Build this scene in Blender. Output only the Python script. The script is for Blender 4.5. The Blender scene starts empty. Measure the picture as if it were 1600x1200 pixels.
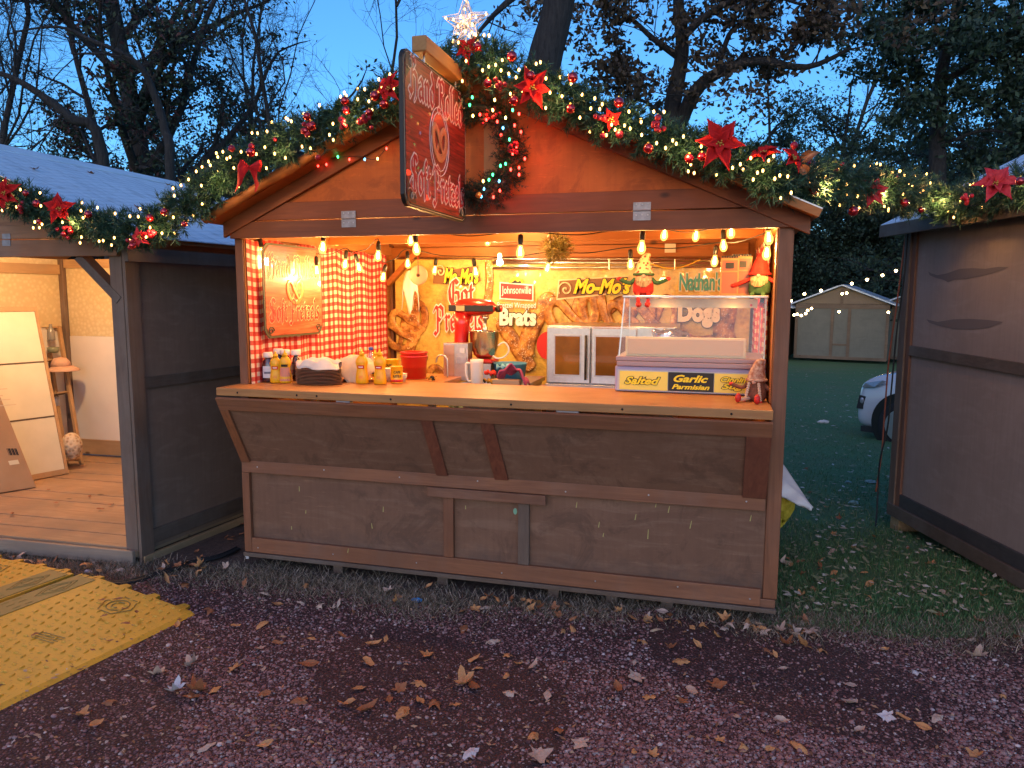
import bpy, math, random
import numpy as np
from mathutils import Matrix, Vector
random.seed(7); rng = np.random.default_rng(7)
sc = bpy.context.scene
COL = sc.collection
R_ = math.radians
# ------------------------------------------------------------------ camera
CF, PI_, RO, YA = 1150.0, .1192, .0031, .2674
CC = np.array([2.6603, -3.689, 1.6082])
_c, _s = math.cos(YA), math.sin(YA)
FW = np.array([-_s*math.cos(PI_), _c*math.cos(PI_), -math.sin(PI_)])
_r = np.array([_c, _s, 0]); _u = np.cross(_r, FW)
RT = math.cos(RO)*_r + math.sin(RO)*_u; UP = -math.sin(RO)*_r + math.cos(RO)*_u
cam = bpy.data.cameras.new("camera"); camo = bpy.data.objects.new("camera", cam); COL.objects.link(camo)
cam.sensor_width = 36; cam.lens = CF/1600*36; cam.clip_end = 3000; cam.clip_start = .05
M = Matrix.Identity(4)
for i in range(3):
    M[i][0] = RT[i]; M[i][1] = UP[i]; M[i][2] = -FW[i]; M[i][3] = CC[i]
camo.matrix_world = M
sc.camera = camo
# ------------------------------------------------------------------ world: clear dusk sky
w = bpy.data.worlds.new("World"); sc.world = w; w.use_nodes = True
wn = w.node_tree; wn.nodes.clear()
sky = wn.nodes.new('ShaderNodeTexSky'); sky.sky_type = 'NISHITA'; sky.sun_disc = False
sky.sun_elevation = R_(8); sky.sun_rotation = R_(165); sky.air_density = 1.0; sky.dust_density = .5; sky.ozone_density = 6.0
bg = wn.nodes.new('ShaderNodeBackground'); bg.inputs[1].default_value = .15
wo = wn.nodes.new('ShaderNodeOutputWorld')
tint = wn.nodes.new('ShaderNodeMix'); tint.data_type = 'RGBA'; tint.blend_type = 'MULTIPLY'; tint.inputs[0].default_value = 1
tint.inputs[7].default_value = (1.27, 1.17, 1.09, 1)
wn.links.new(sky.outputs[0], tint.inputs[6]); wn.links.new(tint.outputs[2], bg.inputs[0]); wn.links.new(bg.outputs[0], wo.inputs[0])
sc.view_settings.view_transform = 'Standard'; sc.view_settings.look = 'None'
sc.view_settings.exposure = 1.05; sc.view_settings.gamma = 1
sc.cycles.use_denoising = True
sc.cycles.max_bounces = 8; sc.cycles.transparent_max_bounces = 16
sc.cycles.sample_clamp_indirect = 4.0
sc.cycles.caustics_reflective = False; sc.cycles.caustics_refractive = False
# the last glow of the sunken sun behind the camera: very weak and very soft
sl = bpy.data.lights.new("dusk_glow", 'SUN'); sl.energy = .36; sl.angle = R_(60); sl.color = (1, .62, .40)
slo = bpy.data.objects.new("dusk_glow", sl); COL.objects.link(slo)
slo.rotation_euler = (R_(62), 0, R_(-15))

# ------------------------------------------------------------------ helpers
def ray(u, v): return FW + RT*(u-800)/CF - UP*(v-600)/CF
def at(u, v, ax, val):
    d = ray(u, v); t = (val-CC[ax])/d[ax]; return Vector(CC+d*t)
def aty(u, v, y): return at(u, v, 1, y)
def atx(u, v, x): return at(u, v, 0, x)
def atz(u, v, z): return at(u, v, 2, z)
def gz(x, y):
    z = 0.
    if y > .5: z -= .055*(min(y, 6)-.5)
    if y > 6: z -= .035*(min(y, 12)-6)
    if y > 12: z -= .011*(min(y, 30)-12)
    z += .012*math.sin(x*1.7+.4)*math.sin(y*1.3)*(1 if y < 8 else .5)
    if x < -.3: z -= .035*min(1, (-.3-x))
    return z
def atg(u, v):
    z = 0.
    for _ in range(6):
        p = atz(u, v, z); z = gz(p.x, p.y)
    return p

def tag(o, label=None, cat=None, group=None, kind=None):
    if label: o['label'] = label
    if cat: o['category'] = cat
    if group: o['group'] = group
    if kind: o['kind'] = kind
    return o
def empty(name, label=None, cat=None, loc=(0, 0, 0), rz=0, group=None):
    o = bpy.data.objects.new(name, None); COL.objects.link(o); o.location = loc; o.rotation_euler = (0, 0, rz)
    o.empty_display_size = .05
    return tag(o, label, cat, group)
def attach(o, parent, world=True):
    """world=True: the mesh was built in world coordinates; keep it there."""
    o.parent = parent
    if world and parent.type == 'EMPTY':
        o.matrix_parent_inverse = parent.matrix_basis.inverted()
def kids(o): return [c for c in ALL if c.parent == o]
ALL = []
def copy_tree(o, loc=None, rot=None, scale=None, label=None, group=None):
    ch = [c for c in list(bpy.data.objects) if c.parent == o]
    n = o.copy(); COL.objects.link(n)
    if loc is not None: n.location = loc
    if rot is not None: n.rotation_euler = rot
    if scale is not None: n.scale = (scale,)*3 if not hasattr(scale, '__len__') else scale
    if label: n['label'] = label
    if group: n['group'] = group
    for c in ch:
        d = copy_tree(c); d.parent = n
    return n

class MB:
    def __init__(s, xf=None): s.v = []; s.f = []; s.m = []; s.mi = 0; s.xf = xf
    def add(s, vs, fs):
        b = len(s.v); s.v += [tuple(p) for p in vs]
        for f in fs: s.f.append([b+i for i in f]); s.m.append(s.mi)
        return s
    def box(s, x0, x1, y0, y1, z0, z1):
        return s.add([(x0,y0,z0),(x1,y0,z0),(x1,y1,z0),(x0,y1,z0),(x0,y0,z1),(x1,y0,z1),(x1,y1,z1),(x0,y1,z1)],
                     [(3,2,1,0),(4,5,6,7),(0,1,5,4),(1,2,6,5),(2,3,7,6),(3,0,4,7)])
    def obox(s, c, size, mat):
        hx, hy, hz = size[0]/2, size[1]/2, size[2]/2
        c = Vector(c)
        vs = [c+mat@Vector(p) for p in [(-hx,-hy,-hz),(hx,-hy,-hz),(hx,hy,-hz),(-hx,hy,-hz),(-hx,-hy,hz),(hx,-hy,hz),(hx,hy,hz),(-hx,hy,hz)]]
        return s.add(vs, [(3,2,1,0),(4,5,6,7),(0,1,5,4),(1,2,6,5),(2,3,7,6),(3,0,4,7)])
    def beam(s, a, b, wd, th, up=(0, 0, 1)):
        """rectangular bar from a to b; th measured along 'up'"""
        a = Vector(a); b = Vector(b); d = b-a; L = d.length; z = d.normalized()
        x = z.cross(Vector(up)).normalized(); y = x.cross(z)
        m = Matrix((x, y, z)).transposed()
        return s.obox((a+b)/2, (wd, th, L), m)
    def hexa(s, p):
        return s.add(p, [(3,2,1,0),(4,5,6,7),(0,1,5,4),(1,2,6,5),(2,3,7,6),(3,0,4,7)])
    def tube(s, pts, r, n=8, cap=True):
        pts = [Vector(p) for p in pts]; rs = r if hasattr(r, '__len__') else [r]*len(pts)
        vs = []; fs = []
        t = (pts[1]-pts[0]).normalized()
        a = t.cross(Vector((0, 0, 1)))
        if a.length < .1: a = t.cross(Vector((1, 0, 0)))
        a.normalize()
        for i, p in enumerate(pts):
            if i == 0: t = pts[1]-pts[0]
            elif i == len(pts)-1: t = pts[-1]-pts[-2]
            else: t = pts[i+1]-pts[i-1]
            if t.length < 1e-9: t = Vector((0, 0, 1))
            t.normalize()
            a = a-t*a.dot(t)
            if a.length < 1e-6: a = t.orthogonal()
            a.normalize()
            b = t.cross(a)
            for k in range(n):
                th = 2*math.pi*k/n
                vs.append(p+(a*math.cos(th)+b*math.sin(th))*rs[i])
        for i in range(len(pts)-1):
            for k in range(n):
                k2 = (k+1) % n
                fs.append((i*n+k, i*n+k2, (i+1)*n+k2, (i+1)*n+k))
        if cap:
            fs.append(tuple(range(n))[::-1]); fs.append(tuple((len(pts)-1)*n+k for k in range(n)))
        return s.add(vs, fs)
    def lathe(s, prof, c=(0, 0, 0), n=20, mat=None, sx=1, sy=1):
        """prof: list of (r, z)"""
        vs = []; fs = []; c = Vector(c)
        for (r, z) in prof:
            for k in range(n):
                th = 2*math.pi*k/n
                p = Vector((r*sx*math.cos(th), r*sy*math.sin(th), z))
                if mat: p = mat@p
                vs.append(c+p)
        for i in range(len(prof)-1):
            for k in range(n):
                k2 = (k+1) % n
                fs.append((i*n+k, i*n+k2, (i+1)*n+k2, (i+1)*n+k))
        if prof[0][0] > 1e-6: fs.append(tuple(range(n))[::-1])
        if prof[-1][0] > 1e-6: fs.append(tuple((len(prof)-1)*n+k for k in range(n)))
        return s.add(vs, fs)
    def ball(s, c, r, n=12, m=8, jit=0, mat=None):
        rx, ry, rz = r if hasattr(r, '__len__') else (r, r, r)
        vs = []; fs = []; c = Vector(c)
        for i in range(m+1):
            ph = math.pi*i/m
            for k in range(n):
                th = 2*math.pi*k/n
                j = 1+random.uniform(-jit, jit)
                p = Vector((rx*math.sin(ph)*math.cos(th)*j, ry*math.sin(ph)*math.sin(th)*j, -rz*math.cos(ph)*j))
                if mat: p = mat@p
                vs.append(c+p)
        for i in range(m):
            for k in range(n):
                k2 = (k+1) % n
                fs.append((i*n+k, i*n+k2, (i+1)*n+k2, (i+1)*n+k))
        return s.add(vs, fs)
    def prism(s, poly, ex, ey, en, o, th):
        """polygon in the (ex, ey) plane at o, extruded by th along en"""
        o = Vector(o); ex = Vector(ex); ey = Vector(ey); en = Vector(en); n = len(poly)
        vs = [o+ex*p[0]+ey*p[1] for p in poly]+[o+ex*p[0]+ey*p[1]+en*th for p in poly]
        fs = [tuple(range(n))[::-1], tuple(range(n, 2*n))]+[(i, (i+1) % n, n+(i+1) % n, n+i) for i in range(n)]
        return s.add(vs, fs)
    def grid(s, fn, nu, nv):
        vs = [fn(i/nu, j/nv) for j in range(nv+1) for i in range(nu+1)]
        fs = [(j*(nu+1)+i, j*(nu+1)+i+1, (j+1)*(nu+1)+i+1, (j+1)*(nu+1)+i) for j in range(nv) for i in range(nu)]
        return s.add(vs, fs)
    def build(s, name, mat, parent=None, smooth=False, bevel=0, world=True, merge=False):
        me = bpy.data.meshes.new(name)
        v = s.v if s.xf is None else [s.xf(*p) for p in s.v]
        me.from_pydata(v, [], s.f)
        ms = mat if isinstance(mat, (list, tuple)) else [mat]
        for m in ms: me.materials.append(m)
        if len(ms) > 1: me.polygons.foreach_set('material_index', s.m)
        if smooth: me.polygons.foreach_set('use_smooth', [True]*len(me.polygons))
        me.update()
        o = bpy.data.objects.new(name, me); COL.objects.link(o)
        if bevel:
            b = o.modifiers.new('bevel', 'BEVEL'); b.width = bevel; b.segments = 2; b.limit_method = 'ANGLE'; b.angle_limit = R_(40)
        if parent is not None: attach(o, parent, world)
        return o

def np_mesh(name, verts, nper, mat, parent=None, smooth=False, tris=None):
    """verts (N*nper,3): N separate n-gons; or tris index array"""
    me = bpy.data.meshes.new(name)
    verts = np.asarray(verts, dtype=np.float32).reshape(-1, 3)
    me.vertices.add(len(verts)); me.vertices.foreach_set('co', verts.ravel())
    if tris is None:
        n = len(verts)//nper; idx = np.arange(len(verts), dtype=np.int32); k = nper
    else:
        idx = np.asarray(tris, dtype=np.int32).ravel(); k = nper; n = len(idx)//k
    me.loops.add(len(idx)); me.loops.foreach_set('vertex_index', idx)
    me.polygons.add(n); me.polygons.foreach_set('loop_start', np.arange(n, dtype=np.int32)*k)
    me.polygons.foreach_set('loop_total', np.full(n, k, dtype=np.int32))
    if smooth: me.polygons.foreach_set('use_smooth', np.ones(n, dtype=bool))
    me.update(calc_edges=True)
    me.materials.append(mat)
    o = bpy.data.objects.new(name, me); COL.objects.link(o)
    if parent is not None: attach(o, parent)
    return o

# ------------------------------------------------------------------ materials
MATS = {}
def mat(name, col=(.5, .5, .5), rough=.6, metal=0, emit=None, es=0, trans=0, alpha=1, coat=0, spec=.5):
    if name in MATS: return MATS[name]
    m = bpy.data.materials.new(name); m.use_nodes = True
    b = m.node_tree.nodes['Principled BSDF']
    b.inputs['Base Color'].default_value = (*col, 1); b.inputs['Roughness'].default_value = rough
    b.inputs['Metallic'].default_value = metal
    if emit: b.inputs['Emission Color'].default_value = (*emit, 1); b.inputs['Emission Strength'].default_value = es
    b.inputs['Transmission Weight'].default_value = trans; b.inputs['Alpha'].default_value = alpha
    b.inputs['Coat Weight'].default_value = coat; b.inputs['Specular IOR Level'].default_value = spec
    MATS[name] = m; return m
class NT:
    """small node-graph helper"""
    def __init__(s, m): s.t = m.node_tree; s.b = s.t.nodes['Principled BSDF']
    def n(s, typ, **kw):
        o = s.t.nodes.new(typ)
        for k, v in kw.items():
            if k.startswith('_'): setattr(o, k[1:], v)
        return o
    def l(s, a, b): s.t.links.new(a, b)
    def coord(s, scale=(1, 1, 1), rot=(0, 0, 0), kind='Object'):
        tc = s.n('ShaderNodeTexCoord'); mp = s.n('ShaderNodeMapping'); mp.inputs['Scale'].default_value = scale
        mp.inputs['Rotation'].default_value = rot
        s.l(tc.outputs[kind], mp.inputs[0]); return mp.outputs[0]
    def noise(s, vec, scale, detail=4, rough=.55, dist=0):
        o = s.n('ShaderNodeTexNoise'); o.inputs['Scale'].default_value = scale; o.inputs['Detail'].default_value = detail
        o.inputs['Roughness'].default_value = rough; o.inputs['Distortion'].default_value = dist
        if vec is not None: s.l(vec, o.inputs['Vector'])
        return o.outputs['Fac']
    def vor(s, vec, scale, feature='F1', out='Distance'):
        o = s.n('ShaderNodeTexVoronoi'); o.feature = feature; o.inputs['Scale'].default_value = scale
        if vec is not None: s.l(vec, o.inputs['Vector'])
        return o.outputs[out]
    def ramp(s, fac, stops, interp='LINEAR'):
        o = s.n('ShaderNodeValToRGB'); cr = o.color_ramp; cr.interpolation = interp
        while len(cr.elements) > 2: cr.elements.remove(cr.elements[-1])
        for i, (p, c) in enumerate(stops):
            e = cr.elements[i] if i < 2 else cr.elements.new(p)
            e.position = p; e.color = (*c, 1) if len(c) == 3 else c
        s.l(fac, o.inputs[0]); return o.outputs[0]
    def mix(s, fac, a, b, blend='MIX'):
        o = s.n('ShaderNodeMix'); o.data_type = 'RGBA'; o.blend_type = blend
        for sock, v in ((o.inputs[0], fac), (o.inputs[6], a), (o.inputs[7], b)):
            if hasattr(v, 'default_value') or hasattr(v, 'links'): s.l(v, sock)
            elif hasattr(v, '__len__'): sock.default_value = (*v, 1)
            else: sock.default_value = v
        return o.outputs[2]
    def math(s, op, a, b=None, c=None):
        o = s.n('ShaderNodeMath'); o.operation = op
        for i, v in enumerate((a, b, c)):
            if v is None: continue
            if hasattr(v, 'links'): s.l(v, o.inputs[i])
            else: o.inputs[i].default_value = v
        return o.outputs[0]
    def bump(s, h, strength=.3, dist=.01):
        o = s.n('ShaderNodeBump'); o.inputs['Strength'].default_value = strength; o.inputs['Distance'].default_value = dist
        s.l(h, o.inputs['Height']); s.l(o.outputs[0], s.b.inputs['Normal'])
    def col(s, c): s.l(c, s.b.inputs['Base Color'])
    def rgh(s, c): s.l(c, s.b.inputs['Roughness'])

def wood(name, base, dark, axis='x', rough=.6, grain=30, knots=True, weather=0, stain=.5):
    if name in MATS: return MATS[name]
    m = mat(name, base, rough); g = NT(m)
    sc_ = {'x': (.06, 1, 1), 'y': (1, .06, 1), 'z': (1, 1, .06)}[axis]
    v = g.coord(sc_)
    f1 = g.noise(v, grain, 5, .6, 1.5)
    c = g.ramp(f1, [(.3, dark), (.62, base)])
    v0 = g.coord((1, 1, 1))
    f2 = g.noise(v0, 1.7, 4, .6)
    c = g.mix(g.ramp(f2, [(.35, (0, 0, 0)), (.7, (1, 1, 1))]), c, tuple(x*.62 for x in base))
    if knots:
        sk = {'x': (.55, 1, 1), 'y': (1, .55, 1), 'z': (1, 1, .55)}[axis]
        k = g.vor(g.coord(sk), 4.2)
        kf = g.ramp(k, [(.045, (1, 1, 1)), (.085, (0, 0, 0))])
        c = g.mix(kf, c, tuple(x*.3 for x in dark))
    if weather:
        f3 = g.noise(g.coord((1, 1, .5)), 3.3, 6, .7)
        c = g.mix(g.ramp(f3, [(.45, (0, 0, 0)), (.75, (weather,)*3)]), c, (.20, .17, .15))
    g.col(c); g.bump(f1, .25, .004)
    g.rgh(g.ramp(f2, [(.3, (rough*.8,)*3), (.7, (min(1, rough*1.2),)*3)]))
    return m
def speck(name, c1, c2, scale=20, rough=.7, bump=.1, detail=4, metal=0, coat=0):
    if name in MATS: return MATS[name]
    m = mat(name, c1, rough, metal, coat=coat); g = NT(m)
    f = g.noise(g.coord(), scale, detail); g.col(g.ramp(f, [(.35, c1), (.65, c2)]))
    if bump: g.bump(f, bump, .004)
    return m
def emis(name, col, st):
    if name in MATS: return MATS[name]
    m = bpy.data.materials.new(name); m.use_nodes = True; t = m.node_tree; t.nodes.clear()
    e = t.nodes.new('ShaderNodeEmission'); e.inputs[0].default_value = (*col, 1); e.inputs[1].default_value = st
    o = t.nodes.new('ShaderNodeOutputMaterial'); t.links.new(e.outputs[0], o.inputs[0]); MATS[name] = m; return m
def clear(name, tint, fac, col2=None, es=0, rough=.05):
    """thin see-through sheet: transparent mixed with gloss (and a little glow for lit glass)"""
    if name in MATS: return MATS[name]
    m = bpy.data.materials.new(name); m.use_nodes = True; t = m.node_tree; t.nodes.clear()
    tr = t.nodes.new('ShaderNodeBsdfTransparent'); tr.inputs[0].default_value = (*tint, 1)
    if es:
        g = t.nodes.new('ShaderNodeEmission'); g.inputs[0].default_value = (*col2, 1); g.inputs[1].default_value = es
    else:
        g = t.nodes.new('ShaderNodeBsdfGlossy'); g.inputs[0].default_value = (*(col2 or (1, 1, 1)), 1); g.inputs['Roughness'].default_value = rough
    mx = t.nodes.new('ShaderNodeMixShader'); mx.inputs[0].default_value = fac
    o = t.nodes.new('ShaderNodeOutputMaterial')
    t.links.new(tr.outputs[0], mx.inputs[1]); t.links.new(g.outputs[0], mx.inputs[2]); t.links.new(mx.outputs[0], o.inputs[0])
    MATS[name] = m; return m

W_FRONTX = wood('brown_board_x', (.27, .11, .055), (.15, .055, .028), 'x', weather=.25)
W_FRONTZ = wood('brown_board_z', (.28, .10, .042), (.16, .055, .022), 'z', weather=.2)
def plywood(name, a, b, stain, wear=0):
    m = mat(name, a, .7); g = NT(m)
    f = g.noise(g.coord((1, 1, 1)), 2.2, 6, .65, .6)
    c = g.ramp(f, [(.3, a), (.7, b)])
    f2 = g.noise(g.coord((.5, 1, 3)), 5, 5, .6, 1.0)
    c = g.mix(g.ramp(f2, [(.5, (0, 0, 0)), (.72, (.55, .55, .55))]), c, stain)
    f4 = g.noise(g.coord((14, 14, .7)), 4, 4, .6)
    c = g.mix(g.ramp(f4, [(.25, (.22, .22, .22)), (.6, (0, 0, 0))]), c, tuple(x*.6 for x in a))
    f3 = g.noise(g.coord((40, 40, 2)), 6, 3)
    if wear < 0: g.col(c); g.bump(f3, .12, .003); return m
    f5 = g.noise(g.coord((1.2, 1.2, 9)), 7, 6, .75, .4)
    c = g.mix(g.ramp(f5, [(.58, (0, 0, 0)), (.66, (.45, .45, .45))]), c, tuple(x*1.45 for x in b))
    f6 = g.noise(g.coord((3, 3, 3)), 1.4, 7, .72, .8)
    c = g.mix(g.ramp(f6, [(.52, (0, 0, 0)), (.62, (.5, .5, .5))]), c, tuple(x*.55 for x in a))
    if wear:   # mud splashed up from the ground
        sp_ = g.n('ShaderNodeSeparateXYZ'); g.l(g.coord(), sp_.inputs[0])
        hz = g.math('ADD', sp_.outputs[2], g.math('MULTIPLY', g.noise(g.coord(), 9, 6, .7), .35))
        c = g.mix(g.ramp(hz, [(.28, (.7, .7, .7)), (.46, (0, 0, 0))]), c, (.085, .055, .045))
    g.bump(f3, .12, .003); g.col(c); return m
W_PLY = plywood('brown_plywood', (.155, .072, .040), (.215, .105, .060), (.28, .16, .10), 1)
W_GABLE = plywood('orange_stained_plywood', (.44, .095, .012), (.54, .13, .02), (.36, .07, .008))
W_ORX = wood('orange_board_x', (.46, .155, .032), (.29, .085, .015), 'x')
W_ORY = wood('orange_board_y', (.48, .165, .035), (.30, .09, .018), 'y')
W_ORZ = wood('orange_board_z', (.46, .155, .032), (.29, .085, .015), 'z')
W_COUNTER = wood('counter_board', (.52, .235, .075), (.38, .14, .04), 'x', rough=.45)
W_RAWX = wood('raw_pine_x', (.52, .33, .17), (.40, .23, .11), 'x', weather=.15)
W_RAWY = wood('raw_pine_y', (.52, .33, .17), (.40, .23, .11), 'y')
W_RAWZ = wood('raw_pine_z', (.50, .31, .16), (.38, .22, .10), 'z')
W_GREYPLY = plywood('grey_brown_plywood', (.18, .115, .082), (.23, .15, .11), (.27, .19, .15), -1)
W_GREYPLY2 = plywood('weathered_plywood', (.28, .205, .175), (.34, .255, .22), (.38, .29, .25), -1)
W_GREYX = wood('grey_brown_board_x', (.15, .098, .07), (.09, .056, .04), 'x', weather=.5)
W_GREYY = wood('grey_brown_board_y', (.14, .095, .07), (.085, .056, .042), 'y', weather=.5)
W_GREYZ = wood('grey_brown_board_z', (.19, .12, .085), (.115, .07, .05), 'z', weather=.5)
STEEL = speck('brushed_steel', (.55, .54, .52), (.62, .61, .60), 40, .32, .03, metal=1)
STEELD = speck('dull_steel', (.42, .42, .43), (.5, .5, .5), 30, .45, .05, metal=1)
ZINC = speck('zinc_plate', (.24, .22, .22), (.34, .32, .33), 25, .5, .1, metal=.6)
BLACK = mat('black_plastic', (.012, .012, .012), .4)
DARKHOLE = mat('dark_hole', (.004, .004, .004), .9)
CORD = mat('black_cord', (.01, .01, .01), .6)
WHITE = mat('white_plastic', (.72, .70, .66), .4)
RED = mat('red_paint', (.55, .012, .01), .3, coat=.5)
YELLOW = mat('yellow_plastic', (.80, .40, .004), .4, coat=.1)
REDL = mat('red_print', (.6, .02, .015), .5)
WHITEL = mat('white_print', (.78, .76, .7), .5)
BLACKL = mat('black_print', (.012, .010, .008), .5)
YELL = mat('yellow_print', (.92, .70, .02), .5)
TEAL = mat('teal_print', (.05, .36, .42), .5)
BROWNL = mat('brown_print', (.22, .09, .03), .5)
CREAM = mat('cream_print', (.75, .62, .38), .5)

# ------------------------------------------------------------------ lettering
def text_mesh(name, body, center, ex, ey, width, mat_, parent, height=None, shear=0, off=0, depth=.0006, lift=0, align='CENTER', world=True, arc=0):
    cu = bpy.data.curves.new(name, 'FONT'); cu.body = body; cu.align_x = 'CENTER'; cu.align_y = 'CENTER'
    cu.size = 1; cu.shear = shear; cu.offset = off; cu.extrude = .01; cu.resolution_u = 3
    to = bpy.data.objects.new(name+'_t', cu); COL.objects.link(to)
    me = bpy.data.meshes.new_from_object(to, depsgraph=bpy.context.evaluated_depsgraph_get())
    bpy.data.objects.remove(to); bpy.data.curves.remove(cu)
    n = len(me.vertices); co = np.zeros(n*3, dtype=np.float32); me.vertices.foreach_get('co', co); co = co.reshape(-1, 3)
    mn = co.min(0); mx = co.max(0); sx = width/(mx[0]-mn[0]-2*off+1e-9)
    sy = sx if height is None else height/(mx[1]-mn[1]-2*off+1e-9)
    x = (co[:, 0]-(mn[0]+mx[0])/2)*sx; y = (co[:, 1]-(mn[1]+mx[1])/2)*sy
    if arc: y = y+arc*(1-(2*x/width)**2)*width
    ex = np.array(ex, float); ey = np.array(ey, float); en = np.cross(ex, ey)
    z = np.where(co[:, 2] > 0, lift+depth, lift)
    P = np.array(center)[None, :]+x[:, None]*ex+y[:, None]*ey+z[:, None]*en
    me.vertices.foreach_set('co', P.astype(np.float32).ravel()); me.update()
    me.materials.clear(); me.materials.append(mat_); me.name = name
    o = bpy.data.objects.new(name, me); COL.objects.link(o)
    if parent is not None: attach(o, parent, world)
    return o
def text2(name, body, center, ex, ey, width, m1, m2, parent, height=None, shear=0, off=.012, olw=.05, lift=0, **kw):
    """lettering with a wider outline behind it; one mesh each"""
    text_mesh('lettering_outline', body, center, ex, ey, width, m2, parent, height, shear, off+olw, lift=lift, **kw)
    return text_mesh(name, body, center, ex, ey, width, m1, parent, height, shear, off, lift=lift+.0012, **kw)
def hull(pts):
    pts = sorted(set((round(a, 6), round(b, 6)) for a, b in pts))
    def half(ps):
        h = []
        for p in ps:
            while len(h) > 1 and (h[-1][0]-h[-2][0])*(p[1]-h[-2][1])-(h[-1][1]-h[-2][1])*(p[0]-h[-2][0]) <= 0: h.pop()
            h.append(p)
        return h
    a = half(pts); b = half(pts[::-1]); return a[:-1]+b[:-1]
# broad-nib blackletter skeletons: x-height 1, ascender 1.7, strokes as polylines; (advance, strokes)
BL = {
 'H': (1.5, [[(.1,1.5),(.3,1.7),(.45,1.4),(.4,.6),(.45,.1),(.2,-.15)], [(.45,.95),(.8,1.1),(1.15,.95),(1.2,.3),(1.1,0),(.9,-.2)], [(.0,.2),(.3,.05),(.5,.1)], [(.75,1.7),(.95,1.45)]]),
 'a': (.95, [[(.15,.85),(.4,1.0),(.65,.85),(.65,.15),(.8,0)], [(.65,.55),(.2,.45),(.15,.15),(.35,0),(.65,.2)]]),
 'n': (1.0, [[(.05,.85),(.2,1.0),(.25,.85),(.25,.1),(.35,0)], [(.25,.8),(.55,1.0),(.72,.85),(.72,.1),(.85,0)]]),
 'd': (.95, [[(.3,1.6),(.65,1.2),(.75,.8),(.7,.2),(.45,0),(.15,.2),(.15,.75),(.4,1.0),(.7,.8)]]),
 'R': (1.5, [[(.0,1.3),(.2,1.6),(.5,1.5),(.8,1.65),(1.15,1.5),(1.15,1.1),(.8,.9),(.5,.9)], [(.5,1.5),(.5,.2),(.3,0),(.1,.1)], [(.75,.9),(1.0,.5),(1.1,.1),(1.4,-.1)]]),
 'o': (.9, [[(.2,.85),(.45,1.0),(.7,.8),(.7,.2),(.45,0),(.18,.2),(.18,.85)]]),
 'l': (.5, [[(.1,1.5),(.2,1.65),(.25,1.5),(.25,.15),(.4,0)]]),
 'e': (.85, [[(.2,.5),(.6,.6),(.62,.85),(.42,1.0),(.17,.8),(.17,.2),(.4,0),(.7,.15)]]),
 'S': (1.35, [[(1.15,1.45),(.95,1.65),(.6,1.7),(.25,1.45),(.25,1.1),(.55,.9),(.9,.75),(1.05,.4),(.85,.05),(.45,-.1),(.1,.1),(.05,.4),(.25,.55)], [(.65,1.6),(.65,.1)]]),
 'f': (.7, [[(.65,1.5),(.45,1.65),(.28,1.4),(.28,-.2)], [(.05,.95),(.55,1.0)]]),
 't': (.65, [[(.28,1.35),(.28,.15),(.5,0)], [(.05,.95),(.55,1.0)]]),
 'P': (1.45, [[(.0,1.3),(.2,1.6),(.5,1.5),(.8,1.65),(1.2,1.45),(1.2,.95),(.85,.65),(.5,.8)], [(.5,1.5),(.5,-.2),(.3,-.35),(.05,-.2)]]),
 'r': (.75, [[(.05,.85),(.2,1.0),(.25,.85),(.25,.1),(.35,0)], [(.25,.75),(.5,1.0),(.68,.85)]]),
 'z': (.85, [[(.1,.9),(.3,1.0),(.7,.9),(.2,.1),(.5,.0),(.75,.1)], [(.25,.5),(.6,.5)]]),
 's': (.8, [[(.65,.85),(.45,1.0),(.2,.85),(.25,.6),(.6,.4),(.6,.15),(.35,0),(.1,.15)]]),
 'G': (1.4, [[(1.1,1.45),(.8,1.7),(.35,1.5),(.15,1.0),(.2,.4),(.5,0),(.95,.05),(1.2,.4),(1.15,.8),(.8,.85)], [(.6,1.6),(.55,.1)]]),
 ' ': (.5, []),
}
def nib_width(body): return sum(BL[c][0] for c in body)
def nib_text(name, body, center, ex, ey, width, xh, mats, parent, lift=0, w=.13, ow=.09, slope=0.0, world=True):
    """lettering swept with a slanted nib; mats=(fill, outline)"""
    ex = Vector(ex); ey = Vector(ey); en = ex.cross(ey); c = Vector(center)
    tot = nib_width(body); sx = width/tot
    for li, (nm, m, grow) in enumerate((('lettering_outline', mats[1], ow), (name, mats[0], .025))):
        mb = MB(); x0 = -tot/2; k = 0
        for ch in body:
            adv, strokes = BL[ch]
            for st in strokes:
                for a, b in zip(st[:-1], st[1:]):
                    pts = []
                    for p in (a, b):
                        for sgn in (-1, 1):
                            q = (p[0]+x0+sgn*w*math.cos(R_(40)), p[1]-.6+sgn*w*math.sin(R_(40)))
                            for i in range(8):
                                pts.append((q[0]+grow*math.cos(i*math.pi/4), q[1]+grow*math.sin(i*math.pi/4)))
                    h = hull([(px*sx, (py+slope*px)*xh) for px, py in pts])
                    k += 1
                    mb.prism(h, ex, ey, en, c+en*(lift+li*.0016+(k % 9)*.00008), .0006)
            x0 += adv
        mb.build(nm, m, parent, world=world)
EXx, EZz = (1, 0, 0), (0, 0, 1)

def point(name, loc, power, col, r=.02, parent=None):
    l = bpy.data.lights.new(name, 'POINT'); l.energy = power; l.color = col; l.shadow_soft_size = r
    o = bpy.data.objects.new(name, l); COL.objects.link(o); o.location = loc
    if parent is not None: attach(o, parent)
    return o
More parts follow.
